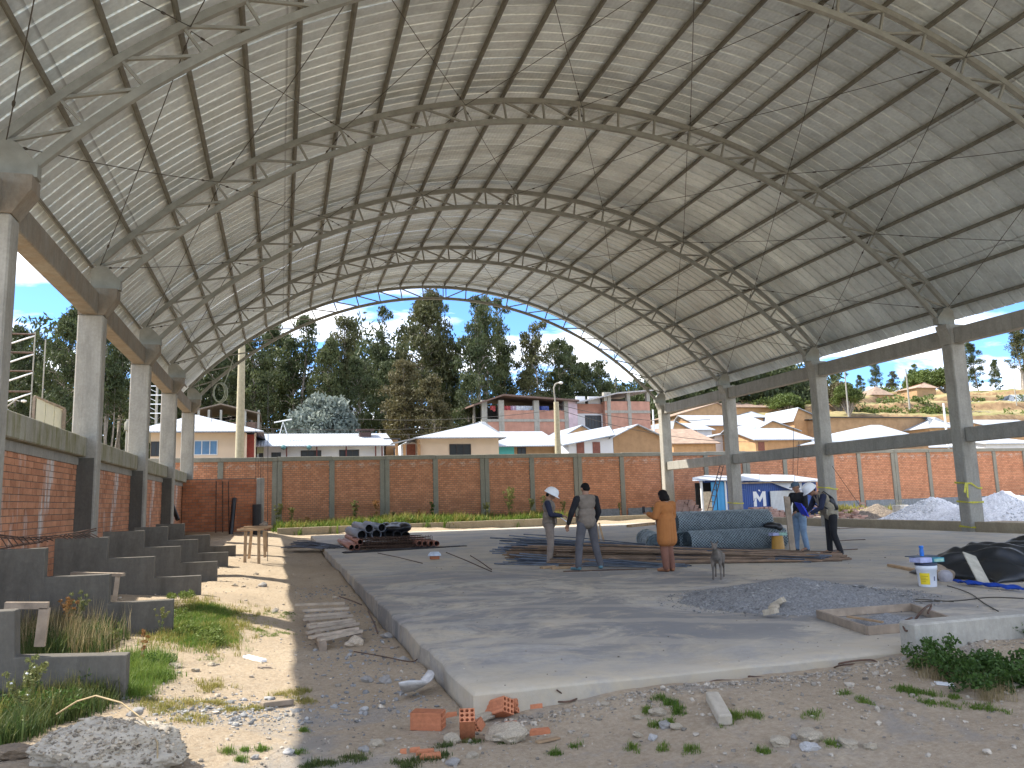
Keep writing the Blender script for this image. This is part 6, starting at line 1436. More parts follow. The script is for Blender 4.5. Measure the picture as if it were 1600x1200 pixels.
# tarp
def sheet(name, fn, nu, nv, mat, loc, lb, cat, th=.006):
    vs = [fn(i/(nu-1), j/(nv-1)) for j in range(nv) for i in range(nu)]
    fs = [(j*nu+i, j*nu+i+1, (j+1)*nu+i+1, (j+1)*nu+i) for j in range(nv-1) for i in range(nu-1)]
    v = np.array(vs)-np.array(loc); o = link(name, npmesh(name, v, fs, True), [mat], None, loc); md = o.modifiers.new('thick', 'SOLIDIFY'); md.thickness = th; return tag(o, lb, cat)
TARP = simple('black_tarpaulin', (.016, .019, .022), .32, var=.3, bmp=.2, bscale=12)
def tarpf(u, v):
    x = 1.72+u*3.3; y = 10.75+v*2.1
    e = min(1, u*6)*min(1, (1-v)*3+.05)*min(1, v*3.5+.0)
    rid = abs(math.sin(u*9+v*4+math.sin(v*7)))**1.5*.07+abs(math.sin(u*23-v*9))*.03+.03*math.sin(u*40+v*17)
    z = .50*e**.6*(.75+.35*u)+rid*(.3+e)
    return (x+.03*math.sin(v*19)+(.18*math.sin(v*8))*(1-u), y+.04*math.sin(u*21), max(.012, z))
sheet('tarpaulin', tarpf, 90, 60, TARP, (2.5, 11.3, 0), 'black tarpaulin draped over a heap at the right edge', 'tarpaulin')
def clothf(u, v):
    a = onZ(1512, 916, 0); b3 = onZ(1602, 926, 0); x = a.x+(b3.x-a.x)*u+v*.12; y = a.y+(b3.y-a.y)*u+v*(.42-.16*u)
    return (x, y, .02+.05*abs(math.sin(u*13+v*5))*(1-abs(v-.5))+.03*math.sin(v*9+u*4)**2)
c = onZ(1516, 912, 0); sheet('blue_cloth', clothf, 50, 24, simple('bright_blue_cloth', (.008, .06, .38), .6, bmp=.3, bscale=20), tuple(c), 'bright blue cloth lying in front of the black tarpaulin', 'cloth')
a = onZ(1538, 912, .03); tp = onY(1514, 866, a.y+.55); mb = MB(); mb.bar(tuple(a), tuple(tp), .24, .02, (0, -1, .6)); single('pale_board', mb, simple('grey_beige_board', (.42, .39, .31), .8), tuple(a), 'pale flat board leaning on the black tarpaulin', 'board')
c = onZ(1478, 908, 0); mb = MB(); mb.lathe([(.10, 0), (.115, .06), (.115, .13), (.07, .18), (.03, .19)], (c.x, c.y, 0), 14); single('plastic_jug', mb, simple('milky_plastic', (.45, .43, .45), .4), tuple(c), 'milky plastic jug on the floor behind the white bucket', 'jug')
bm_ = blob([('e', (0, 0, .06), (.16, .2, .08)), ('e', (.18, .1, .08), (.16, .15, .1)), ('e', (.05, .2, .15), (.2, .15, .12))], .03, 0, 'scraps'); o = link('scrap_bundle', bm_, [WOODG], None, (c.x+.1, c.y+.15, 0)); tag(o, 'brown scrap bundle between the white bucket and the tarpaulin', 'scrap')
mb = MB()
for (pa, pb, sg) in (((1480, 915), (1560, 955), .2), ((1300, 935), (1490, 940), .3), ((1400, 940), (1600, 935), .5)):
    a, b2 = onZ(*pa, .01), onZ(*pb, .01); mb.tube([a.lerp(b2, q/12)+Vector((sg*math.sin(q/12*3.14)*.5, -.3*sg*math.sin(q/12*6.28), 0)) for q in range(13)], .008, 4)
single('black_cable', mb, CABLE, tuple(onZ(1480, 915, 0)), 'thin dark cables snaking on the floor near the tarpaulin', 'cable', kind='thing')
# ------------------------------------------------------------------ foreground: rocks, bricks, rubble
ROCKC = simple('pale_field_stone', (.42, .355, .26), .95, var=.3, scale=14, bmp=.7, bscale=40)
ROCKG = simple('grey_field_stone', (.33, .31, .28), .95, var=.3, scale=16, bmp=.7, bscale=40)
CEM = simple('pale_cement_crust', (.50, .48, .45), .95, var=.25, scale=12, bmp=.8, bscale=30)
def rock_mesh(seed, sub=3, amp=.35, flat=.7, blocky=0.0):
    bm = bmesh.new(); bmesh.ops.create_icosphere(bm, subdivisions=sub, radius=1)
    off = Vector((seed*7.3, seed*3.1, seed*1.7))
    for v in bm.verts:
        p = v.co.copy(); n = mnoise.noise(p*1.1+off)*amp+mnoise.noise(p*2.7+off)*amp*.45+mnoise.noise(p*6+off)*amp*.2+(mnoise.noise(p*14+off)*amp*.1 if sub > 3 else 0)
        if blocky: m_ = max(abs(p.x), abs(p.y), abs(p.z)); p = p.lerp(p/m_*.8, blocky)
        v.co = p*(1+n); v.co.z *= flat
    me = bpy.data.meshes.new('rock'); bm.to_mesh(me); bm.free(); me.polygons.foreach_set('use_smooth', [sub > 3]*len(me.polygons)); return me
RM = [rock_mesh(i, 3, .38, .7, .3*(i % 2)) for i in range(8)]
rs5 = random.Random(50)
def rock(u, v, wpx, lb, mat=ROCKC, hr=.8, name='stone', rz=None, var=None, z=None, grp=None):
    p = onZ(u, v, -.16); p = onZ(u, v, g(p.x, p.y) if z is None else z); dist = (p-CAM).length; w = wpx/1234.4*dist/2*.92
    me = RM[(rs5.randrange(8) if var is None else var)].copy(); me.materials.append(mat)
    o = link(name, me, None, None, (p.x, p.y+w*.6, (g(p.x, p.y) if z is None else z)+w*hr*.35), (rs5.uniform(-.2, .2), rs5.uniform(-.2, .2), rs5.uniform(0, 6) if rz is None else rz)); o.scale = (w, w*.85, w*hr)
    return tag(o, lb, 'stone', grp)
# big lump of broken concrete at lower left
me = rock_mesh(3.3, 6, .26, .55, .05)
for v in me.vertices:
    p = v.co; n = mnoise.noise(p*7)*.06+abs(mnoise.noise(p*16))*.055+mnoise.noise(p*34)*.030+mnoise.noise(p*60)*.016; v.co = p*(1+n)
me.materials.append(C_RUB); c = onZ(158, 1205, .0); o = link('concrete_rubble', me, None, None, (c.x+.0, c.y+.22, .06), (0, .12, -.12)); o.scale = (.42, .27, .36)
tag(o, 'big rough lump of broken concrete at the lower left', 'concrete lump'); LUMP = o
rock(212, 1118, 22, 'small stone sitting on the big concrete lump', ROCKG, .8, z=.20, name='stone')
rock(22, 1196, 60, 'brown soil-covered stone in the bottom left corner', simple('soil_stone', (.20, .15, .10), .95), .5)
rock(800, 1160, 74, 'largest ochre stone in front of the slab corner', ROCKC, .62, rz=.2, var=1)
rock(709, 1160, 28, 'small ochre stone leaning on an upright hollow brick', ROCKC, .9)
rock(757, 1132, 52, 'flat pale stone between the bricks at the slab corner', ROCKC, .35)
rock(555, 1010, 30, 'smooth round stone beside the wooden slatted frame', simple('smooth_pale_stone', (.46, .38, .28), .8), .95, var=2)
for (u, v, w, lb, m_) in [(602, 1068, 24, 'grey round stone in the cement debris, right one', ROCKG), (575, 1068, 22, 'grey round stone in the cement debris, left one', ROCKG), (630, 1032, 20, 'grey stone near the slab side above the cement crust', ROCKG),
        (606, 998, 20, 'dark stone close to the slab side behind the round stone', ROCKG), (330, 1038, 14, 'small reddish stone on the sunlit soil', ROCKC), (590, 1166, 26, 'flat tan stone in shade near the bottom', ROCKC), (570, 1175, 18, 'small grey stone beside the flat tan one near the bottom', ROCKG),
        (1185, 1057, 24, 'pale stone at the slab front edge, right of centre', ROCKG), (1225, 1052, 30, 'flat ochre stone against the slab front edge', ROCKC), (996, 1075, 14, 'white round stone at the slab front edge', CEM), (975, 1080, 10, 'tiny stone at slab front edge beside the white one', ROCKC),
        (1045, 1075, 18, 'small tan stone under the slab front edge', ROCKC), (947, 1100, 16, 'angular tan stone before the slab front edge', ROCKC), (1034, 1122, 34, 'long tan stone by the green tuft in the front middle', ROCKC), (1000, 1135, 20, 'brown stone left of the long tan stone', ROCKC),
        (1043, 1148, 22, 'upright pale stone in the front middle cluster', ROCKG), (1060, 1152, 20, 'tan stone right of the upright pale one', ROCKC), (1000, 1163, 18, 'ochre stone at the left of the front middle cluster', ROCKC), (1023, 1168, 16, 'small white cube-like stone in the front middle', CEM),
        (1272, 1160, 38, 'largest stone of the cluster at front right', ROCKC), (1225, 1168, 36, 'brown flat stone left in the front right cluster', ROCKC), (1272, 1174, 32, 'grey flat stone below the largest one at front right', CEM), (1332, 1168, 30, 'pale stone to the right of the front right cluster', ROCKC),
        (1366, 1173, 22, 'small stone at the far right of the front cluster', ROCKC), (1245, 1155, 14, 'small blue-grey stone in the front right cluster', ROCKG), (398, 1185, 14, 'tiny stone in the sunlit soil at the bottom', ROCKG), (272, 1040, 20, 'flat pale stone at the edge of the weeds', ROCKC), (305, 1045, 14, 'small square stone on the sunlit soil', ROCKC),
        (260, 1058, 12, 'tiny stone by the weeds in the sun', ROCKC), (410, 917, 16, 'small stone in the middle of the sunlit strip', ROCKG), (366, 917, 12, 'reddish pebble on the shadow line in the sunlit strip', ROCKC), (380, 919, 10, 'brown pebble on the shadow line', ROCKC), (400, 898, 10, 'pale pebble in the sunlit strip', ROCKC),
        (710, 1195, 24, 'grey stone at the bottom edge below the bricks', ROCKG), (740, 1188, 20, 'stone at the bottom edge right of the grey one', ROCKC), (450, 1178, 18, 'pale crumbly stone near the shadow edge at the bottom', CEM), (570, 1113, 16, 'pale lump on the shaded soil left of the bricks', CEM), (1213, 952, 18, 'light stone lying on the grey gravel heap', ROCKC)]:
    zz_ = None
    if v == 952: zz_ = .06
    rock(u, v, w, lb, m_, rs5.uniform(.5, .85), z=zz_)
# cement bar, wooden stub, plaster fragments
def slabpiece(u0, v0, u1, v1, w, h, lb, mat, name, cat, tilt=0):
    a = onZ(u0, v0, -.15); b2 = onZ(u1, v1, -.15); a.z = g(a.x, a.y)+h*.5; b2.z = g(b2.x, b2.y)+h*.5+tilt; mb = MB(); mb.bar(a, b2, w, h); o = mb.build(name, mat, None, tuple(a)); o.location = a
    md = o.modifiers.new('bevel', 'BEVEL'); md.width = min(h, w)*.16; md.segments = 2; return tag(o, lb, cat)
slabpiece(1114, 1107, 1134, 1132, .11, .085, 'rectangular bar of pale concrete lying on the soil in front of the slab', C_RUB, 'concrete_bar', 'concrete piece')
slabpiece(384, 1029, 412, 1034, .09, .03, 'white plaster fragment on the sunlit soil', WHITE, 'plaster_fragment', 'fragment')
slabpiece(402, 1048, 424, 1046, .04, .02, 'brown wood chip below the white plaster fragment', WOODG, 'wood_chip', 'stick')
slabpiece(408, 1104, 456, 1092, .07, .05, 'weathered half-buried wooden billet in the sun near the shadow edge', WOODG, 'wooden_billet', 'wood')
slabpiece(1463, 1082, 1492, 1083, .10, .012, 'white scrap of paper on the soil at the right', WHITE, 'paper_scrap', 'paper')
slabpiece(838, 1138, 872, 1130, .05, .015, 'light wood splinter right of the ochre stone', WOOD, 'wood_splinter', 'stick')
slabpiece(595, 1001, 622, 1003, .07, .02, 'thin brown board beside the slab side', WOODG, 'board_offcut', 'plank')
# curved broken dish
mb = MB(); vs = []; n = 14; c = onZ(662, 1074, -.13)
for i in range(n+1):
    for j in range(7):
        a = -1.9+i/n*2.5; r_ = j/6*.27*(1+.12*math.sin(a*3)); vs.append((c.x-.17+r_*math.cos(a)*1.05, c.y+r_*math.sin(a)*.9+.05, c.z-.04+.9*(r_**2)*1.6+.05*r_))
mb.add(vs, [(i*7+j, (i+1)*7+j, (i+1)*7+j+1, i*7+j+1) for i in range(n) for j in range(6)], True)
o = mb.build('broken_bowl', CEM, None, tuple(c)); o.location = c; md = o.modifiers.new('t', 'SOLIDIFY'); md.thickness = .02; tag(o, 'curved broken piece of grey cement bowl beside the slab side', 'broken bowl')
# hollow clay bricks
def hollow_brick_mesh(L=.25, W=.13, H=.13, nx_=3, nz_=3, depth=None, seed=0, broken=False):
    rs = random.Random(seed); mb = MB(); depth = depth or L; cw, ch = W/nx_, H/nz_; ns = 12
    y0, y1 = -depth/2, depth/2
    for sy in (y0, y1):
        for i in range(nx_):
            for k_ in range(nz_):
                cx_, cz_ = -W/2+(i+.5)*cw, (k_+.5)*ch; r_ = min(cw, ch)*.36; sq = []; ci = []
                for q in range(ns):
                    a = 2*math.pi*(q+.5)/ns; m_ = max(abs(math.cos(a)), abs(math.sin(a))); sq.append((cx_+cw/2*max(-1, min(1, math.cos(a)/m_)), sy, cz_+ch/2*max(-1, min(1, math.sin(a)/m_)))); ci.append((cx_+r_*math.cos(a), sy, cz_+r_*math.sin(a)))
                cs = [(cx_+sx*cw/2, sy, cz_+sz*ch/2) for sx, sz in ((1, 1), (-1, 1), (-1, -1), (1, -1))]
                mb.add(sq+ci+cs, [(q, (q+1) % ns, ns+(q+1) % ns, ns+q) for q in range(ns)]+[(1, 2*ns+0, 0) if False else (0, 1, 2*ns+0), (3, 4, 2*ns+1), (6, 7, 2*ns+2), (9, 10, 2*ns+3)])
                if sy == y0:
                    tub = [(p[0], y, p[2]) for y in (y0, y1) for p in ci]; mb.add(tub, [(q, (q+1) % ns, ns+(q+1) % ns, ns+q) for q in range(ns)])
    ng = 5   # grooved flanks
    for (a, b2) in (((-W/2, 0), (W/2, 0)), ((W/2, 0), (W/2, H)), ((W/2, H), (-W/2, H)), ((-W/2, H), (-W/2, 0))):
        mb.add([(a[0], y0, a[1]), (b2[0], y0, b2[1]), (b2[0], y1, b2[1]), (a[0], y1, a[1])], [(0, 1, 2, 3)])
        for q in range(4):
            f0, f1 = (q+.25)/4, (q+.75)/4; P0 = (a[0]+(b2[0]-a[0])*f0, a[1]+(b2[1]-a[1])*f0); P1 = (a[0]+(b2[0]-a[0])*f1, a[1]+(b2[1]-a[1])*f1); dn = ((b2[1]-a[1]), -(b2[0]-a[0])); l_ = math.hypot(*dn); ox, oz = dn[0]/l_*.003, dn[1]/l_*.003
            mb.add([(P0[0]+ox, y0+.002, P0[1]+oz), (P1[0]+ox, y0+.002, P1[1]+oz), (P1[0]+ox, y1-.002, P1[1]+oz), (P0[0]+ox, y1-.002, P0[1]+oz)], [(0, 1, 2, 3)])
    return mb.mesh('hollow_brick', fix=False)
HB = hollow_brick_mesh(); HBs = hollow_brick_mesh(.25, .17, .12, 3, 3)
for m_ in (HB, HBs): m_.materials.append(B_LOOSE)
def hb(u, v, rot, lb, me=HB, dz=0, sc=1.0):
    p = onZ(u, v, -.17); o = link('hollow_brick', me, None, None, (p.x, p.y+.06, g(p.x, p.y)+dz), tuple(R(a) for a in rot)); o.scale = (sc,)*3; return tag(o, lb, 'brick', 'hollow clay bricks scattered at the slab corner')
hb(671, 1131, (0, 0, 62), 'whole hollow brick lying flat left of the slab corner, smooth flank showing', HB, 0, 1.05)
hb(733, 1150, (-50, 0, -12), 'hollow brick standing on end with its holes facing up', HB, .07, .92)
hb(812, 1102, (-6, -16, 34), 'hollow brick tilted against the slab corner, nine round holes facing right', HB, .10, 1.05)
hb(781, 1118, (-22, 24, 26), 'hollow brick with open holes in the middle of the brick heap', HB, .03, .98)
hb(763, 1112, (-30, -35, 10), 'broken hollow brick at the back of the heap, touching the slab corner', HB, .0, .75)
hb(796, 1112, (-8, 28, 48), 'hollow brick between the tilted one and the ochre stone', HB, .0, .8)
hb(774, 1106, (40, 10, 75), 'broken dark hollow brick pushed against the slab front', HB, .0, .7)
hb(742, 1128, (10, 60, -20), 'half brick lying behind the upright one', HB, .0, .6)
for i, (u, v, s, lb) in enumerate([(842, 1128, .09, 'flat brick shard right of the heap'), (835, 1105, .07, 'thin brick shard against the slab front'), (705, 1112, .05, 'small brick shard behind the whole brick'), (648, 1166, .04, 'little square brick shard near the bottom'), (664, 1168, .07, 'long brick shard near the bottom'), (672, 1174, .08, 'slanting brick shard near the bottom'), (630, 1170, .025, 'tiny orange brick crumb near the bottom'), (797, 1122, .06, 'brick shard under the tilted brick')]):
    p = onZ(u, v, -.17); mb = MB(); mb.prism([(p.x-s, p.y-s*.3, 0), (p.x+s*.9, p.y-s*.5, 0), (p.x+s, p.y+s*.4, 0), (p.x-s*.6, p.y+s*.5, 0)], (0, 0, g(p.x, p.y)-.01), (0, 0, g(p.x, p.y)+.03)); o = mb.build('brick_shard', B_LOOSE, None, tuple(p)); o.location = p; tag(o, lb, 'brick shard', 'brick shards on the soil')
# slatted wooden frame on the soil
c0 = onZ(505, 1003, -.15); sf = thing('slatted_frame', 'old wooden slatted frame lying on the soil at the shadow edge', 'wooden frame', (c0.x, c0.y, -.12)); ORG[sf.name] = Vector((c0.x, c0.y, -.12))
SLW = simple('pale_weathered_slat', (.44, .36, .27), .85, var=.25, isl=.25)
ra0, ra1 = onZ(505, 1001, -.1), onZ(483, 958, -.1); rb0, rb1 = onZ(561, 988, -.1), onZ(536, 955, -.1)
for a, b2 in ((ra0, ra1), (rb0, rb1)): mb = MB(); mb.bar((a.x, a.y, g(a.x, a.y)+.05), (b2.x, b2.y, g(b2.x, b2.y)+.05), .09, .10); mb.build('rail', WOODG, sf)
for i in range(9):
    q = .08+i*.135; a = ra0.lerp(ra1, q); b2 = rb0.lerp(rb1, q*.98+rs5.uniform(-.02, .02)); d = (b2-a).normalized(); a = a-d*rs5.uniform(.02, .22); b2 = b2+d*rs5.uniform(.0, .12); zz_ = g(a.x, a.y)+.125+rs5.uniform(-.008, .008)
    mb = MB(); mb.bar((a.x, a.y, zz_), (b2.x, b2.y, zz_+.01), .075, .035); mb.build('slat', SLW, sf)
# gravel heap on the slab and the timber screen
GX0 = onZ(1240, 938, 0)
mound('gravel_heap', GX0.x+.15, GX0.y+.15, 1.85, 1.75, .34, .004, GG, 'spread heap of grey gravel on the floor behind the timber screen', 'gravel heap', 12, 110, -.35, .05)
fr = thing('timber_screen', 'rectangular timber frame lying flat with gravel in it, at the floor edge', 'timber frame', tuple(onZ(1357, 993, 0))); ORG[fr.name] = Vector(onZ(1357, 993, 0))
A_, B_, C_ = onZ(1278, 966, .0), onZ(1356, 993, .0), onZ(1432, 992, 0); D_ = onZ(1425, 955, 0); h_ = .095
for (a, b2) in ((A_, B_), (B_, B_+Vector((1.25, -.05, 0))), (A_, D_), (D_, B_+Vector((1.22, -.02, 0)))):
    mb = MB(); mb.bar((a.x, a.y, h_/2+.006), (b2.x, b2.y, h_/2+.006), .035, h_); mb.build('rail', WOODG, fr)
mb = MB(); a = onZ(1325, 962, .1); b2 = onZ(1378, 972, .1); mb.bar((a.x, a.y, .09), (b2.x, b2.y, .10), .05, .02); mb.build('loose_batten', WOOD, fr)
c = (A_+B_+C_+D_)/4; mound('gravel_in_screen', c.x+.15, c.y, .62, .5, .14, .004, GG, 'small heap of gravel inside the timber frame', 'gravel heap', 4, 50, 0, .06)
for i, (u, v, lb) in enumerate([(1210, 948, 'pale brick standing tilted in the grey gravel'), (1198, 958, 'pale brick lying flat in the grey gravel')]):
    p = onZ(u, v, .05); mb = MB(); mb.bar((p.x-.03, p.y, .06), (p.x+.06, p.y-.14, .16-.06*i), .12, .07); o = mb.build('brick', ROCKC, None, tuple(p)); o.location = p; tag(o, lb, 'brick')
# rusty wires by the slab front
def wirepath(pts, r, lb, mat=RUST, name='rusty_wire', cat='wire'):
    P = []
    for (u, v, z) in pts: q = onZ(u, v, z); P.append(q)
    Q = []
    for i in range(len(P)-1):
        for k_ in range(4):
            t_ = k_/4; p0 = P[max(i-1, 0)]; p1 = P[i]; p2 = P[i+1]; p3 = P[min(i+2, len(P)-1)]
            Q.append(.5*((2*p1)+(p2-p0)*t_+(2*p0-5*p1+4*p2-p3)*t_*t_+(3*p1-p0-3*p2+p3)*t_**3))
    Q.append(P[-1]); mb = MB(); mb.tube(Q, r, 5); o = mb.build(name, mat, None, tuple(P[0])); o.location = P[0]; return tag(o, lb, cat)
wirepath([(1412, 1010, -.05), (1420, 985, .12), (1440, 955, .33), (1455, 945, .36), (1450, 958, .30)], .012, 'rusty bar rising beside the low concrete wall corner')
wirepath([(1425, 965, .30), (1412, 972, .28), (1414, 985, .22), (1424, 984, .22)], .010, 'small rusty hook at the corner of the low concrete wall')
wirepath([(1292, 1042, -.10), (1320, 1035, -.05), (1360, 1031, -.04), (1374, 1038, -.08)], .009, 'rusty wire arching along the slab front at right')
wirepath([(1300, 1045, -.12), (1312, 1040, -.05), (1340, 1038, -.08), (1358, 1046, -.1), (1390, 1068, -.1)], .008, 'longer rusty wire from the slab front into the soil')
wirepath([(1135, 1051, -.12), (1170, 1057, -.10), (1213, 1060, -.11)], .010, 'bent bar beside the pale stone at the slab front'); wirepath([(1088, 1074, -.13), (1120, 1063, -.10), (1155, 1066, -.12)], .008, 'thin bent wire on the grey dust in front of the slab')
wirepath([(855, 1095, -.15), (890, 1096, -.14), (918, 1082, -.13)], .008, 'dark twig in front of the slab near the corner'); wirepath([(870, 1078, -.04), (882, 1086, -.1), (890, 1089, -.14)], .007, 'short dark twig leaning on the slab front')
wirepath([(553, 1018, -.12), (600, 1026, -.11), (640, 1034, -.10), (652, 1030, -.10)], .007, 'thin wire on the cement debris by the slab side'); wirepath([(575, 955, -.12), (585, 975, -.12), (590, 990, -.12)], .012, 'rusty stick right of the slatted frame')
wirepath([(530, 932, -.12), (548, 938, -.12), (565, 945, -.12)], .012, 'rusty stick behind the slatted frame')
# bar trusses lying on the steps
tr = thing('bar_truss', 'rusty triangular rod truss lying on the second stepped wall', 'rod truss', (-13.2, 12.2, 1.2)); ORG[tr.name] = Vector((-13.2, 12.2, 1.2))
def lp(u, v, Y): return onY(u, v, Y)
tops = [(0, 836), (40, 841), (80, 838), (120, 832), (150, 826)]; bots = [(0, 858), (30, 852), (60, 848), (82, 840)]
mb = MB(); mb.tube([lp(u, v, 12.6+u*.012) for u, v in tops], .012, 5); mb.build('rod', RUST, tr); mb = MB(); mb.tube([lp(u, v, 12.4+u*.012) for u, v in bots], .012, 5); mb.build('rod', RUST, tr)
mb = MB(); mb.tube([lp(u, v+3, 13+u*.012) for u, v in tops], .010, 5); mb.build('rod', RUST, tr)
for k_ in range(9): mb = MB(); u = k_*9; mb.tube([lp(u, 837+.04*u, 12.6+u*.012), lp(u+12, 856-.15*u, 12.4+u*.012)], .008, 5); mb.build('rod', RUST, tr)
for k_ in range(8): mb = MB(); u = 92+k_*7; mb.tube([lp(u, 836-.06*(u-90), 13.5), lp(u+14, 843-.06*(u-90), 13.6)], .008, 5); mb.build('rod', RUST, tr)
# wooden trestle among the steps
tb = thing('plank_trestle', 'weathered plank on a post between the stepped walls', 'plank', (-12.2, 13.6, 0)); ORG[tb.name] = Vector((-12.2, 13.6, 0))
mb = MB(); mb.bar(lp(113, 896, 13.6), lp(193, 898, 13.4), .12, .045); mb.build('plank', WOODG, tb); mb = MB(); mb.bar(lp(179, 938, 13.4), lp(184, 901, 13.4), .06, .05, (0, 1, 0)); mb.build('post', WOODG, tb)
tb = thing('wooden_trestle', 'brown timber post and rail behind the nearest stepped wall', 'timber frame', (-12.6, 9.6, 0)); ORG[tb.name] = Vector((-12.6, 9.6, 0))
mb = MB(); mb.bar(lp(8, 946, 9.8), lp(76, 946, 9.8), .06, .07); mb.build('rail', WOODG, tb); mb = MB(); mb.bar(lp(62, 1010, 9.8), lp(70, 950, 9.8), .10, .06, (0, 1, 0)); mb.build('post', WOODG, tb)
# ------------------------------------------------------------------ pebbles and crumbs
PEB = simple('mixed_pebbles', (.38, .33, .26), .95, var=.2, scale=30, bmp=.3, isl=.55)
PEBG = simple('grey_crumbs', (.27, .265, .25), .95, var=.2, scale=30, bmp=.3, isl=.5)
ico = [(0, 0, 1), (.89, 0, .45), (.28, .85, .45), (-.72, .53, .45), (-.72, -.53, .45), (.28, -.85, .45), (.72, .53, -.45), (-.28, .85, -.45), (-.89, 0, -.45), (-.28, -.85, -.45), (.72, -.53, -.45), (0, 0, -1)]
icf = [(0, 1, 2), (0, 2, 3), (0, 3, 4), (0, 4, 5), (0, 5, 1), (1, 6, 2), (2, 7, 3), (3, 8, 4), (4, 9, 5), (5, 10, 1), (6, 7, 2), (7, 8, 3), (8, 9, 4), (9, 10, 5), (10, 6, 1), (11, 7, 6), (11, 8, 7), (11, 9, 8), (11, 10, 9), (11, 6, 10)]
ICO = np.array(ico); ICF = np.array(icf)
def pebbles(name, X_, Y_, S_, mat, lb, seed, Z_=None):
    rs = np.random.RandomState(seed); n = len(X_); Z0 = gz(X_, Y_) if Z_ is None else Z_
    P = ICO[None]*rs.uniform(.6, 1.3, (n, 12, 1))*S_[:, None, None]*rs.uniform(.6, 1.3, (n, 1, 3))*np.array([1, 1, .65])
    a = rs.uniform(0, 6.28, n); ca, sa = np.cos(a)[:, None], np.sin(a)[:, None]; x = P[..., 0]*ca-P[..., 1]*sa; y = P[..., 0]*sa+P[..., 1]*ca
    P = np.stack([x+X_[:, None], y+Y_[:, None], P[..., 2]+(Z0+S_*.25)[:, None]], -1).reshape(-1, 3)
    f_ = (ICF[None]+np.arange(n)[:, None, None]*12).reshape(-1, 3)
    o = link(name, npmesh(name, P, f_), [mat]); return tag(o, lb, None, kind='stuff')
rs = np.random.RandomState(90)
bpy.context.view_layer.update(); mw_ = LUMP.matrix_world; LV = [mw_ @ v.co for v in LUMP.data.vertices if v.normal.z > -.1]
ix = rs.randint(0, len(LV), 2600); lx = np.array([LV[i].x for i in ix]); ly = np.array([LV[i].y for i in ix]); lz = np.array([LV[i].z for i in ix])
pebbles('lump_aggregate', lx, ly, np.minimum(rs.exponential(.0045, 2600)+.003, .02), simple('lump_stones', (.36, .30, .22), .95, var=.3, scale=20, isl=.6), 'aggregate stones sticking out of the big concrete lump', 44, Z_=lz-.004)
def keep(x, y): return ~((x > -8.3) & (y > 6.72)) & ~((x < -11.1) & (np.abs(((y-.08) / 3.97) % 1) < .06))
n = 26000; rr_ = rs.uniform(0, 1, n)**1.6*26+4.2; th2 = rs.uniform(-.62, 1.0, n); x = CAM.x+rr_*np.sin(th2); y = rr_*np.cos(th2); k_ = keep(x, y) & (x > -15) & (y < 45) & (x < 4)
clus = np.array([rough(a*1.0, b*1.0) for a, b in zip(x, y)]) if False else rough(x, y)
k_ &= (rs.uniform(0, 1, n) < .45+14*np.clip(clus, 0, .05)); x, y = x[k_], y[k_]
pebbles('pebbles', x, y, rs.exponential(.0065, len(x))+.0035, PEB, 'small stones scattered over the soil', 1)
n = 1700; x = rs.uniform(-9.3, -8.2, n)+rs.normal(0, .12, n); y = 7.2+rs.uniform(0, 1, n)**1.2*12; k_ = x < -8.25; pebbles('cement_crumbs', x[k_], y[k_], np.minimum(rs.exponential(.0075, k_.sum())+.003, .035), PEBG, 'grey cement crumbs along the slab side', 2)
n = 1400; x = rs.normal(-10.1, .45, n); y = rs.normal(7.6, .35, n); pebbles('cement_crumbs', x, y, rs.exponential(.006, n)+.003, PEBG, 'patch of grey chippings on the sunlit soil', 3)
n = 1900; x = rs.uniform(-8, -2.6, n); y = 6.75-rs.exponential(.13, n); pebbles('edge_stones', x, y, np.minimum(rs.exponential(.006, n)+.003, .028), PEB, 'small stones along the foot of the slab front', 4)
n = 2600; a = rs.uniform(0, 6.28, n); q = rs.uniform(.1, 1.0, n)**.6*1.15; x = GX0.x+.15+1.9*q*np.cos(a); y = GX0.y+.15+1.6*q*np.sin(a); k_ = (y > 6.95); x, y, q = x[k_], y[k_], q[k_]
pebbles('loose_gravel', x, y, rs.exponential(.006, len(x))+.004, PEBG, 'loose gravel strewn round the grey gravel heap', 5, Z_=np.clip(.34*(1-q*1.02), 0.004, 1)*.9)
for i, (hx, hy, hr_, hh, sd2) in enumerate([(onY(1458, 800, 31).x, 31, 2.9, 1.22, 6), (onY(1575, 800, 27).x+.5, 27.5, 3.9, 1.32, 7)]):
    n = 1500; a = rs.uniform(0, 6.28, n); q = rs.uniform(.05, 1, n)**.6; pebbles('white_stones', hx+hr_*q*np.cos(a), hy+hr_*.8*q*np.sin(a), rs.uniform(.015, .05, n), simple('white_stone_chips', (.72, .71, .69), .9, isl=.3) if 'white_stone_chips' not in MATS else MATS['white_stone_chips'], 'stone chips on the white gravel pile '+('left of' if i == 0 else 'right of')+' the column', sd2, Z_=hh*(1-q)*1.0)
n = 900; x = rs.uniform(-8, 6, n); y = 7+rs.uniform(0, 1, n)**1.4*14; pebbles('floor_crumbs', x, y, rs.exponential(.004, n)+.003, PEB, 'crumbs of dirt scattered on the concrete floor', 8, Z_=np.zeros(n)+.003)
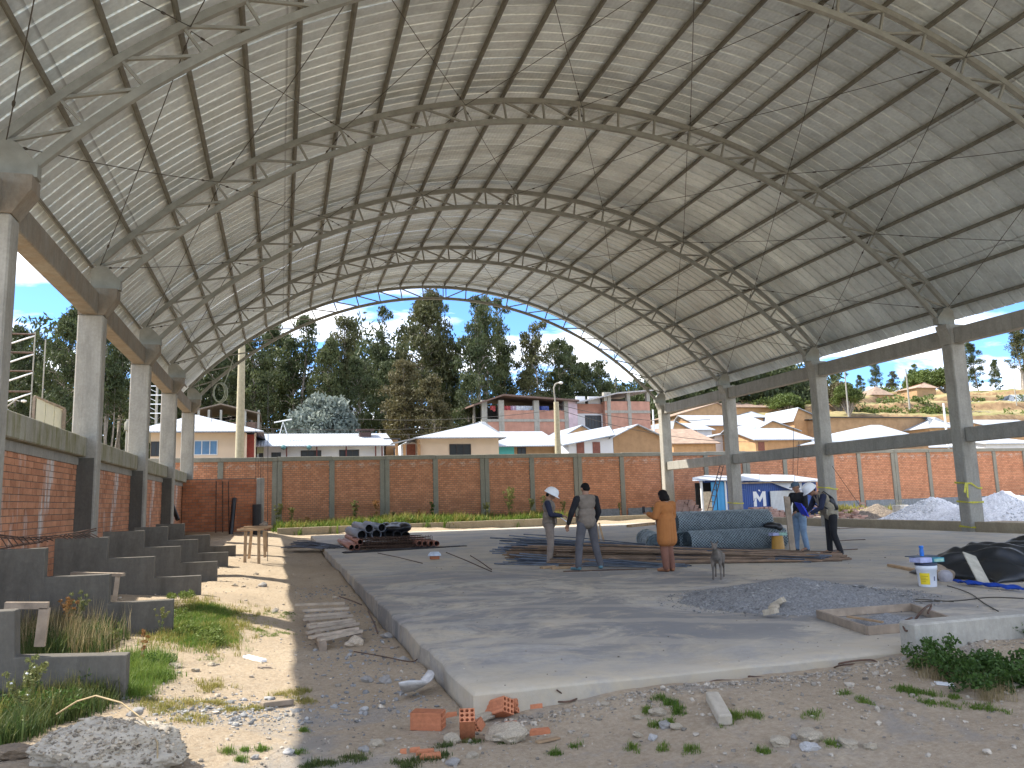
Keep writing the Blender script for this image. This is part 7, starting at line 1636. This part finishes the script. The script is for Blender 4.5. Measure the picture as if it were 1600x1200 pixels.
# ------------------------------------------------------------------ grass and weeds
def grassmat(name, a, b_, c_):
    m, t, b = newmat(name); gn = N(t, 'ShaderNodeNewGeometry'); col = ramp(t, gn.outputs['Random Per Island'], [(0, a), (.6, b_), (1, c_)])
    col = mix(t, .35, col, ramp(t, noise_node(t, 1.6, 4), [(.4, a), (.65, c_)]))
    t.links.new(col, b.inputs['Base Color']); b.inputs['Roughness'].default_value = .6; b.inputs['Specular IOR Level'].default_value = .25
    tr_ = N(t, 'ShaderNodeBsdfTranslucent'); t.links.new(col, tr_.inputs[0]); ms = N(t, 'ShaderNodeMixShader'); ms.inputs[0].default_value = .35
    t.links.new(b.outputs[0], ms.inputs[1]); t.links.new(tr_.outputs[0], ms.inputs[2]); t.links.new(ms.outputs[0], t.nodes['Material Output'].inputs[0]); return m
G_GREEN = grassmat('fresh_grass', (.07, .14, .02), (.13, .22, .03), (.24, .28, .06))
G_YEL = grassmat('yellow_green_grass', (.16, .18, .03), (.28, .26, .06), (.42, .33, .12))
G_DARK = grassmat('dark_weed', (.035, .07, .018), (.07, .12, .028), (.19, .18, .06))
G_DRY = grassmat('dry_stalks', (.22, .17, .08), (.34, .26, .13), (.45, .37, .22))
def blades(X_, Y_, H_, W_, seed, lean=.5, Z_=None):
    rs = np.random.RandomState(seed); n = len(X_); Z0 = gz(X_, Y_)-.01 if Z_ is None else Z_; a = rs.uniform(0, 6.28, n); d = np.stack([np.cos(a), np.sin(a), np.zeros(n)], 1); s = np.stack([-np.sin(a), np.cos(a), np.zeros(n)], 1)
    ln = rs.uniform(.1, 1, n)*lean; B = np.stack([X_, Y_, Z0], 1); up = np.array([0, 0, 1.])
    m_ = B+d*(ln*H_*.25)[:, None]+up*(H_*.55)[:, None]; t_ = B+d*(ln*H_*.8)[:, None]+up*(H_*(1-.35*ln))[:, None]; w = W_[:, None]
    P = np.stack([B-s*w*.5, B+s*w*.5, m_+s*w*.42, m_-s*w*.42, t_+s*w*.08, t_-s*w*.08], 1).reshape(-1, 3); i0 = np.arange(n)*6
    return P, np.concatenate([np.stack([i0, i0+1, i0+2, i0+3], 1), np.stack([i0+3, i0+2, i0+4, i0+5], 1)])
def patch(name, pts, n, sx, sy, h, w, mat, lb, seed, lean=.6, tuft=.02):
    """blades gathered in tufts round the given (x, y) points"""
    rs = np.random.RandomState(seed); pts = np.array(pts); k_ = max(1, n//14); i = rs.randint(0, len(pts), k_); tx = pts[i, 0]+rs.normal(0, sx, k_); ty = pts[i, 1]+rs.normal(0, sy, k_); th3 = rs.uniform(.5, 1.3, k_)
    j = rs.randint(0, k_, n); X_ = tx[j]+rs.normal(0, tuft, n); Y_ = ty[j]+rs.normal(0, tuft, n); ok = ~((X_ > -8.16) & (X_ < 14) & (Y_ > 6.60) & (Y_ < 45.3)); X_, Y_, j = X_[ok], Y_[ok], j[ok]; m_ = len(X_)
    H_ = h*th3[j]*rs.uniform(.5, 1.15, m_); P, f_ = blades(X_, Y_, H_, rs.uniform(.6, 1.3, m_)*w, seed+1, lean); o = link(name, npmesh(name, P, f_), [mat]); return tag(o, lb, None, kind='stuff')
def gp(*L_): return [tuple(onZ(u, v, g(onZ(u, v, -.1).x, onZ(u, v, -.1).y)))[:2] for u, v in L_]
rs = np.random.RandomState(4)
strip = [(x, y) for x, y in zip(rs.uniform(-9.8, 7.5, 400), rs.uniform(47.6, 50.1, 400))]
patch('grass_strip', strip, 34000, .3, .3, .60, .05, G_GREEN, 'bright green grass strip along the boundary wall', 1, .7, .10)
patch('grass_strip', strip, 9000, .3, .3, .75, .04, G_YEL, 'yellowish grass mixed into the strip along the boundary wall', 2, .7, .10)
patch('sparse_grass', [(x, y) for x, y in zip(rs.uniform(15.5, 30, 60), rs.uniform(44, 50, 60))], 6000, .8, .4, .4, .04, G_YEL, 'sparse grass beyond the right columns near the wall', 3, .7, .1)
patch('grass_patch', gp((285, 990), (330, 1008), (350, 985), (300, 945), (262, 1000)), 5200, .2, .45, .12, .006, G_YEL, 'yellow-green stalks through the sunlit patch by the second stepped wall', 55, .9, .04)
patch('grass_patch', gp((290, 965), (315, 975), (335, 985), (300, 995), (340, 960), (275, 980), (320, 950), (345, 1000), (310, 1005)), 16000, .13, .35, .10, .006, G_GREEN, 'low sunlit green patch by the second stepped wall', 5, .9, .05)
patch('grass_patch', gp((290, 955), (320, 950), (355, 975), (380, 960)), 5000, .22, .5, .08, .006, G_YEL, 'yellowish low growth round the sunlit patch', 6, .8, .03)
patch('weed_patch', gp((60, 1000), (90, 990), (120, 1000), (150, 1005), (80, 1020), (40, 1030), (110, 975), (60, 975)), 9000, .12, .35, .30, .007, G_DARK, 'tall dark weeds between the two nearest stepped walls', 7, .6, .05)
patch('weed_patch', gp((60, 1000), (100, 1000), (140, 1005), (100, 980)), 3200, .15, .4, .40, .005, G_DRY, 'dry brownish stalks in the weeds between the nearest stepped walls', 8, .5, .05)
patch('weed_patch', gp((20, 1100), (50, 1110), (90, 1105), (120, 1095), (30, 1140), (70, 1130), (150, 1090), (10, 1160), (110, 1110), (50, 1085)), 13000, .10, .10, .20, .006, G_DARK, 'dense dark green weeds in the lower left corner', 9, .7, .04)
patch('weed_patch', gp((20, 1090), (80, 1095), (130, 1080), (40, 1120)), 3600, .14, .14, .27, .004, G_YEL, 'yellow-green stems over the lower left weeds', 10, .5, .04)
patch('grass_patch', gp((205, 1045), (225, 1050), (245, 1040), (215, 1065), (200, 1030), (250, 1060), (235, 1030), (210, 1080)), 8000, .07, .16, .14, .005, G_GREEN, 'green weeds beside the end of the nearest stepped wall', 11, .8, .04)
patch('grass_patch', gp((260, 1110), (290, 1100), (240, 1100), (330, 1075), (300, 1125)), 2600, .07, .10, .06, .005, G_YEL, 'thin yellowish growth right of the big concrete lump', 12, .9, .03)
patch('grass_tufts', gp((455, 1085), (470, 1082), (440, 1085), (460, 1095), (480, 1094), (345, 1100), (360, 1110), (325, 1097), (395, 1108)), 3400, .045, .05, .05, .004, G_YEL, 'yellow grass tufts in the sun near the shadow edge', 13, .9, .02)
patch('grass_tufts', gp((375, 1188), (410, 1172), (383, 1172), (475, 1140), (355, 1172), (235, 1190), (470, 1178)), 1500, .018, .02, .05, .004, G_GREEN, 'single small tufts on the sunlit soil at the bottom', 14, .9, .015)
patch('grass_tufts', gp((500, 1196), (520, 1193), (545, 1190), (560, 1187), (480, 1198), (625, 1190), (650, 1188), (670, 1185), (640, 1195), (690, 1182), (790, 1160), (735, 1160), (697, 1168)), 3400, .035, .03, .045, .005, G_DARK, 'dark green low tufts along the bottom edge', 15, .9, .02)
patch('grass_tufts', gp((1030, 1102), (1048, 1110), (1058, 1122), (1062, 1130), (1012, 1130), (1025, 1152), (986, 1172), (1035, 1176), (1078, 1180), (1046, 1150), (1140, 1145), (1150, 1132), (1178, 1132), (900, 1172), (870, 1180), (1195, 1182)), 3600, .025, .03, .055, .005, G_GREEN, 'green tufts among the stones in the front middle', 16, .8, .015)
patch('grass_tufts', gp((1322, 1085), (1272, 1125), (1448, 1098), (1455, 1085), (1490, 1090), (1485, 1105), (1525, 1108), (1555, 1112), (1420, 1080), (1410, 1075), (1430, 1082), (1355, 1098), (1300, 1170)), 3000, .03, .04, .05, .005, G_GREEN, 'green tufts on the soil at front right', 17, .9, .015)
patch('grass_tufts', gp((420, 960), (440, 968), (450, 965), (400, 985), (445, 990), (425, 995), (410, 990), (330, 1030), (365, 985)), 2600, .06, .1, .04, .005, G_GREEN, 'scattered green tufts on the sunlit strip', 18, .9, .02)
# creeping leafy plant at right
def leafy(name, pts, n, hmax, l, w, mat, lb, seed, spread=.16, cat=None, kind='stuff', droop=.0):
    rs = np.random.RandomState(seed); pts = np.array(pts); k_ = len(pts)*6; i = rs.randint(0, len(pts), k_); x = pts[i, 0]+rs.normal(0, spread, k_); y = np.minimum(pts[i, 1]+rs.normal(0, spread, k_), 6.5 if pts[0][1] < 7 else 99); z = gz(x, y)+rs.uniform(.2, 1, k_)*hmax
    C = np.stack([x, y, z], 1); v, f_ = leaves(rs, C, np.full(k_, .09*max(1, hmax*3)), n, l, w, droop); o = link(name, npmesh(name, v, f_), [mat]); return tag(o, lb, cat, kind=kind)
L_CREEP = leafmat('creeper_leaf', (.06, .12, .022), .5); L_CREEPY = leafmat('yellow_creeper_leaf', (.16, .17, .03), .5)
leafy('creeping_weed', gp((1440, 1010), (1470, 1005), (1500, 1005), (1530, 1010), (1560, 1012), (1590, 1015), (1480, 1030), (1510, 1035), (1540, 1045), (1575, 1050), (1500, 1060), (1545, 1070), (1590, 1075), (1560, 1090), (1600, 1040), (1610, 1060), (1520, 1085)), 9500, .20, .040, .022, L_CREEP, 'leafy green plants creeping over the bank at right', 31, .13)
leafy('creeping_weed', gp((1475, 985), (1490, 990), (1520, 1000), (1460, 1000)), 2200, .34, .035, .016, L_CREEPY, 'yellow-green plants climbing the low concrete wall', 32, .10)
patch('dry_stalks', gp((1460, 1040), (1480, 1050), (1500, 1055), (1470, 1060), (1540, 1080), (1560, 1095)), 1800, .08, .08, .14, .004, G_DRY, 'dry stalks among the creeping plants at right', 33, .6, .04)
leafy('leafy_weeds', gp((70, 1010), (110, 1000), (150, 1010), (40, 1120), (90, 1115), (20, 1130), (120, 1090), (240, 1045)), 4200, .22, .035, .012, L_CREEP, 'leafy weeds mixed in the tall grass by the nearest steps', 34, .12)
leafy('leafy_weeds', gp((300, 995), (330, 1000), (280, 985), (345, 1008), (275, 940), (270, 960)), 4200, .14, .04, .018, leafmat('sunny_weed_leaf', (.13, .19, .04), .4), 'low leafy weeds in the sunlit patch', 35, .12)
# individually visible tall weeds
def weed(u, v, vt, lb, mat, seed, nb=6, fl=None, spread=.35, name='tall_weed', Y=None):
    p = onZ(u, v, 0) if Y is None else onY(u, v, Y); zb = g(p.x, p.y); p = Vector((p.x, p.y, zb)); top = onY(u, vt, p.y); H = top.z-zb; rs = random.Random(seed); t_ = thing(name, lb, 'plant', tuple(p)); ORG[t_.name] = p
    mb = MB(); mb.tube([p, p+Vector((.02*H, 0, H*.5)), p+Vector((.05*H, 0, H))], [.012*H+.002, .008*H+.001, .002], 5); C = []
    for i in range(nb):
        f = rs.uniform(.25, .85); a = rs.uniform(0, 6.28); b0 = p+Vector((.03*H*f, 0, H*f)); e = b0+Vector((math.cos(a)*spread*H*(1-f*.5), math.sin(a)*spread*H*(1-f*.5), H*(1.02-f)*rs.uniform(.5, .95))); mb.tube([b0, b0.lerp(e, .5)+Vector((math.cos(a)*.05*H, math.sin(a)*.05*H, -.02*H)), e], [.006*H+.001, .004*H, .0015], 4); C += [b0.lerp(e, q) for q in (.4, .7, 1)]
    C += [p+Vector((.03*H, 0, H*q)) for q in (.3, .5, .7, .85, 1)]; mb.build('stem', mat[0], t_)
    rn2 = np.random.RandomState(seed); v_, f_ = leaves(rn2, np.array([tuple(c) for c in C]), np.full(len(C), .05*H), 26*len(C), .065*H, .02*H, .2); me = npmesh('leaves', v_-np.array(tuple(p)), f_); link('leaves', me, [mat[1]], t_)
    if fl:
        for i, c in enumerate(C[::2][:fl]): mb = MB(); mb.lathe([(.001, -.008), (.010, -.003), (.011, .004), (.001, .009)], tuple(c+Vector((0, 0, .01))), 8); mb.build('flower', WHITE, t_)
SG = simple('green_stem', (.12, .17, .04), .7); SD = simple('dry_stem', (.34, .25, .13), .8); LP = leafmat('pale_weed_leaf', (.19, .21, .07), .4); LO = leafmat('orange_weed_leaf', (.30, .16, .05), .4)
weed(34, 1155, 1032, 'tall weed with white flowers at lower left, in front of the nearest steps', (SG, LP), 1, 9, 6, .3); weed(160, 1085, 1035, 'spiky pale weed in front of the nearest lowest step', (SG, LP), 2, 9, None, .5)
weed(181, 1035, 975, 'slim weed with a pale seed head rising right of the nearest stepped wall', (SD, LP), 3, 3, None, .1); weed(220, 1040, 985, 'weed with reddish seed head leaning right by the steps', (SD, LO), 4, 3, None, .2)
weed(252, 992, 950, 'leafy weed at the end of the second stepped wall', (SG, LP), 5, 6, None, .3); weed(100, 1005, 935, 'tall orange-tipped weed between the nearest stepped walls', (SD, LO), 6, 6, None, .3); weed(120, 1000, 925, 'tall green weed before the second stepped wall', (SG, LP), 7, 6, None, .25)
weed(183, 945, 930, 'small green weed at the foot of the trestle post', (SG, L_CREEP), 8, 5, None, .4)
for i, (u, v, vt, lb, m_) in enumerate([(455, 822, 794, 'flowering weed near the left end of the boundary wall', (SD, LP)), (553, 815, 783, 'tall green weed at the wall behind the pipe stack', (SG, LP)), (586, 815, 782, 'tall reddish weed at the wall behind the pipe stack', (SD, LO)), (434, 822, 788, 'pale weed beside the thick wall pillar at left', (SG, LP)),
        (760, 812, 786, 'weed at the wall pillar left of the helmeted man', (SG, LP)), (795, 815, 762, 'tallest bushy weed against the boundary wall', (SG, LP)), (830, 808, 780, 'weed just left of the helmeted man at the wall', (SG, LP)), (850, 808, 776, 'weed behind the helmeted man', (SG, LP)), (674, 815, 785, 'thin weed at the wall in the middle', (SG, L_CREEP)), (655, 812, 796, 'dry weed in the grass strip in the middle', (SD, LO)),
        (968, 806, 786, 'light green weed at the wall right of the second man', (SG, LP)), (1020, 806, 792, 'green weed at the wall beside the woman', (SG, LP)), (880, 806, 784, 'weed at the wall between the two men', (SG, LP)), (480, 824, 808, 'small flowering weed in the grass at left', (SD, LO)), (615, 815, 800, 'small weed by the thick pillar behind pipes', (SG, LP))]):
    weed(u, v, vt, lb, m_, 20+i, 7, None, .17, Y=49.2)
weed(1560, 800, 772, 'round yellow-green bush between the white gravel piles', (SG, LP), 60, 22, None, .6, 'bush', 33)
# dry curved stem over the rubble
P = [onY(88, 1116, 6.6), onY(120, 1096, 6.5), onY(150, 1087, 6.4), (onY(190, 1098, 6.2)), onY(225, 1125, 6.0), onY(246, 1160, 5.9), onY(246, 1185, 5.85)]
mb = MB(); mb.tube(P, .006, 5); o = mb.build('dry_stem', SD, None, tuple(P[0])); o.location = P[0]; tag(o, 'long dry stem arching over the big concrete lump', 'stem')
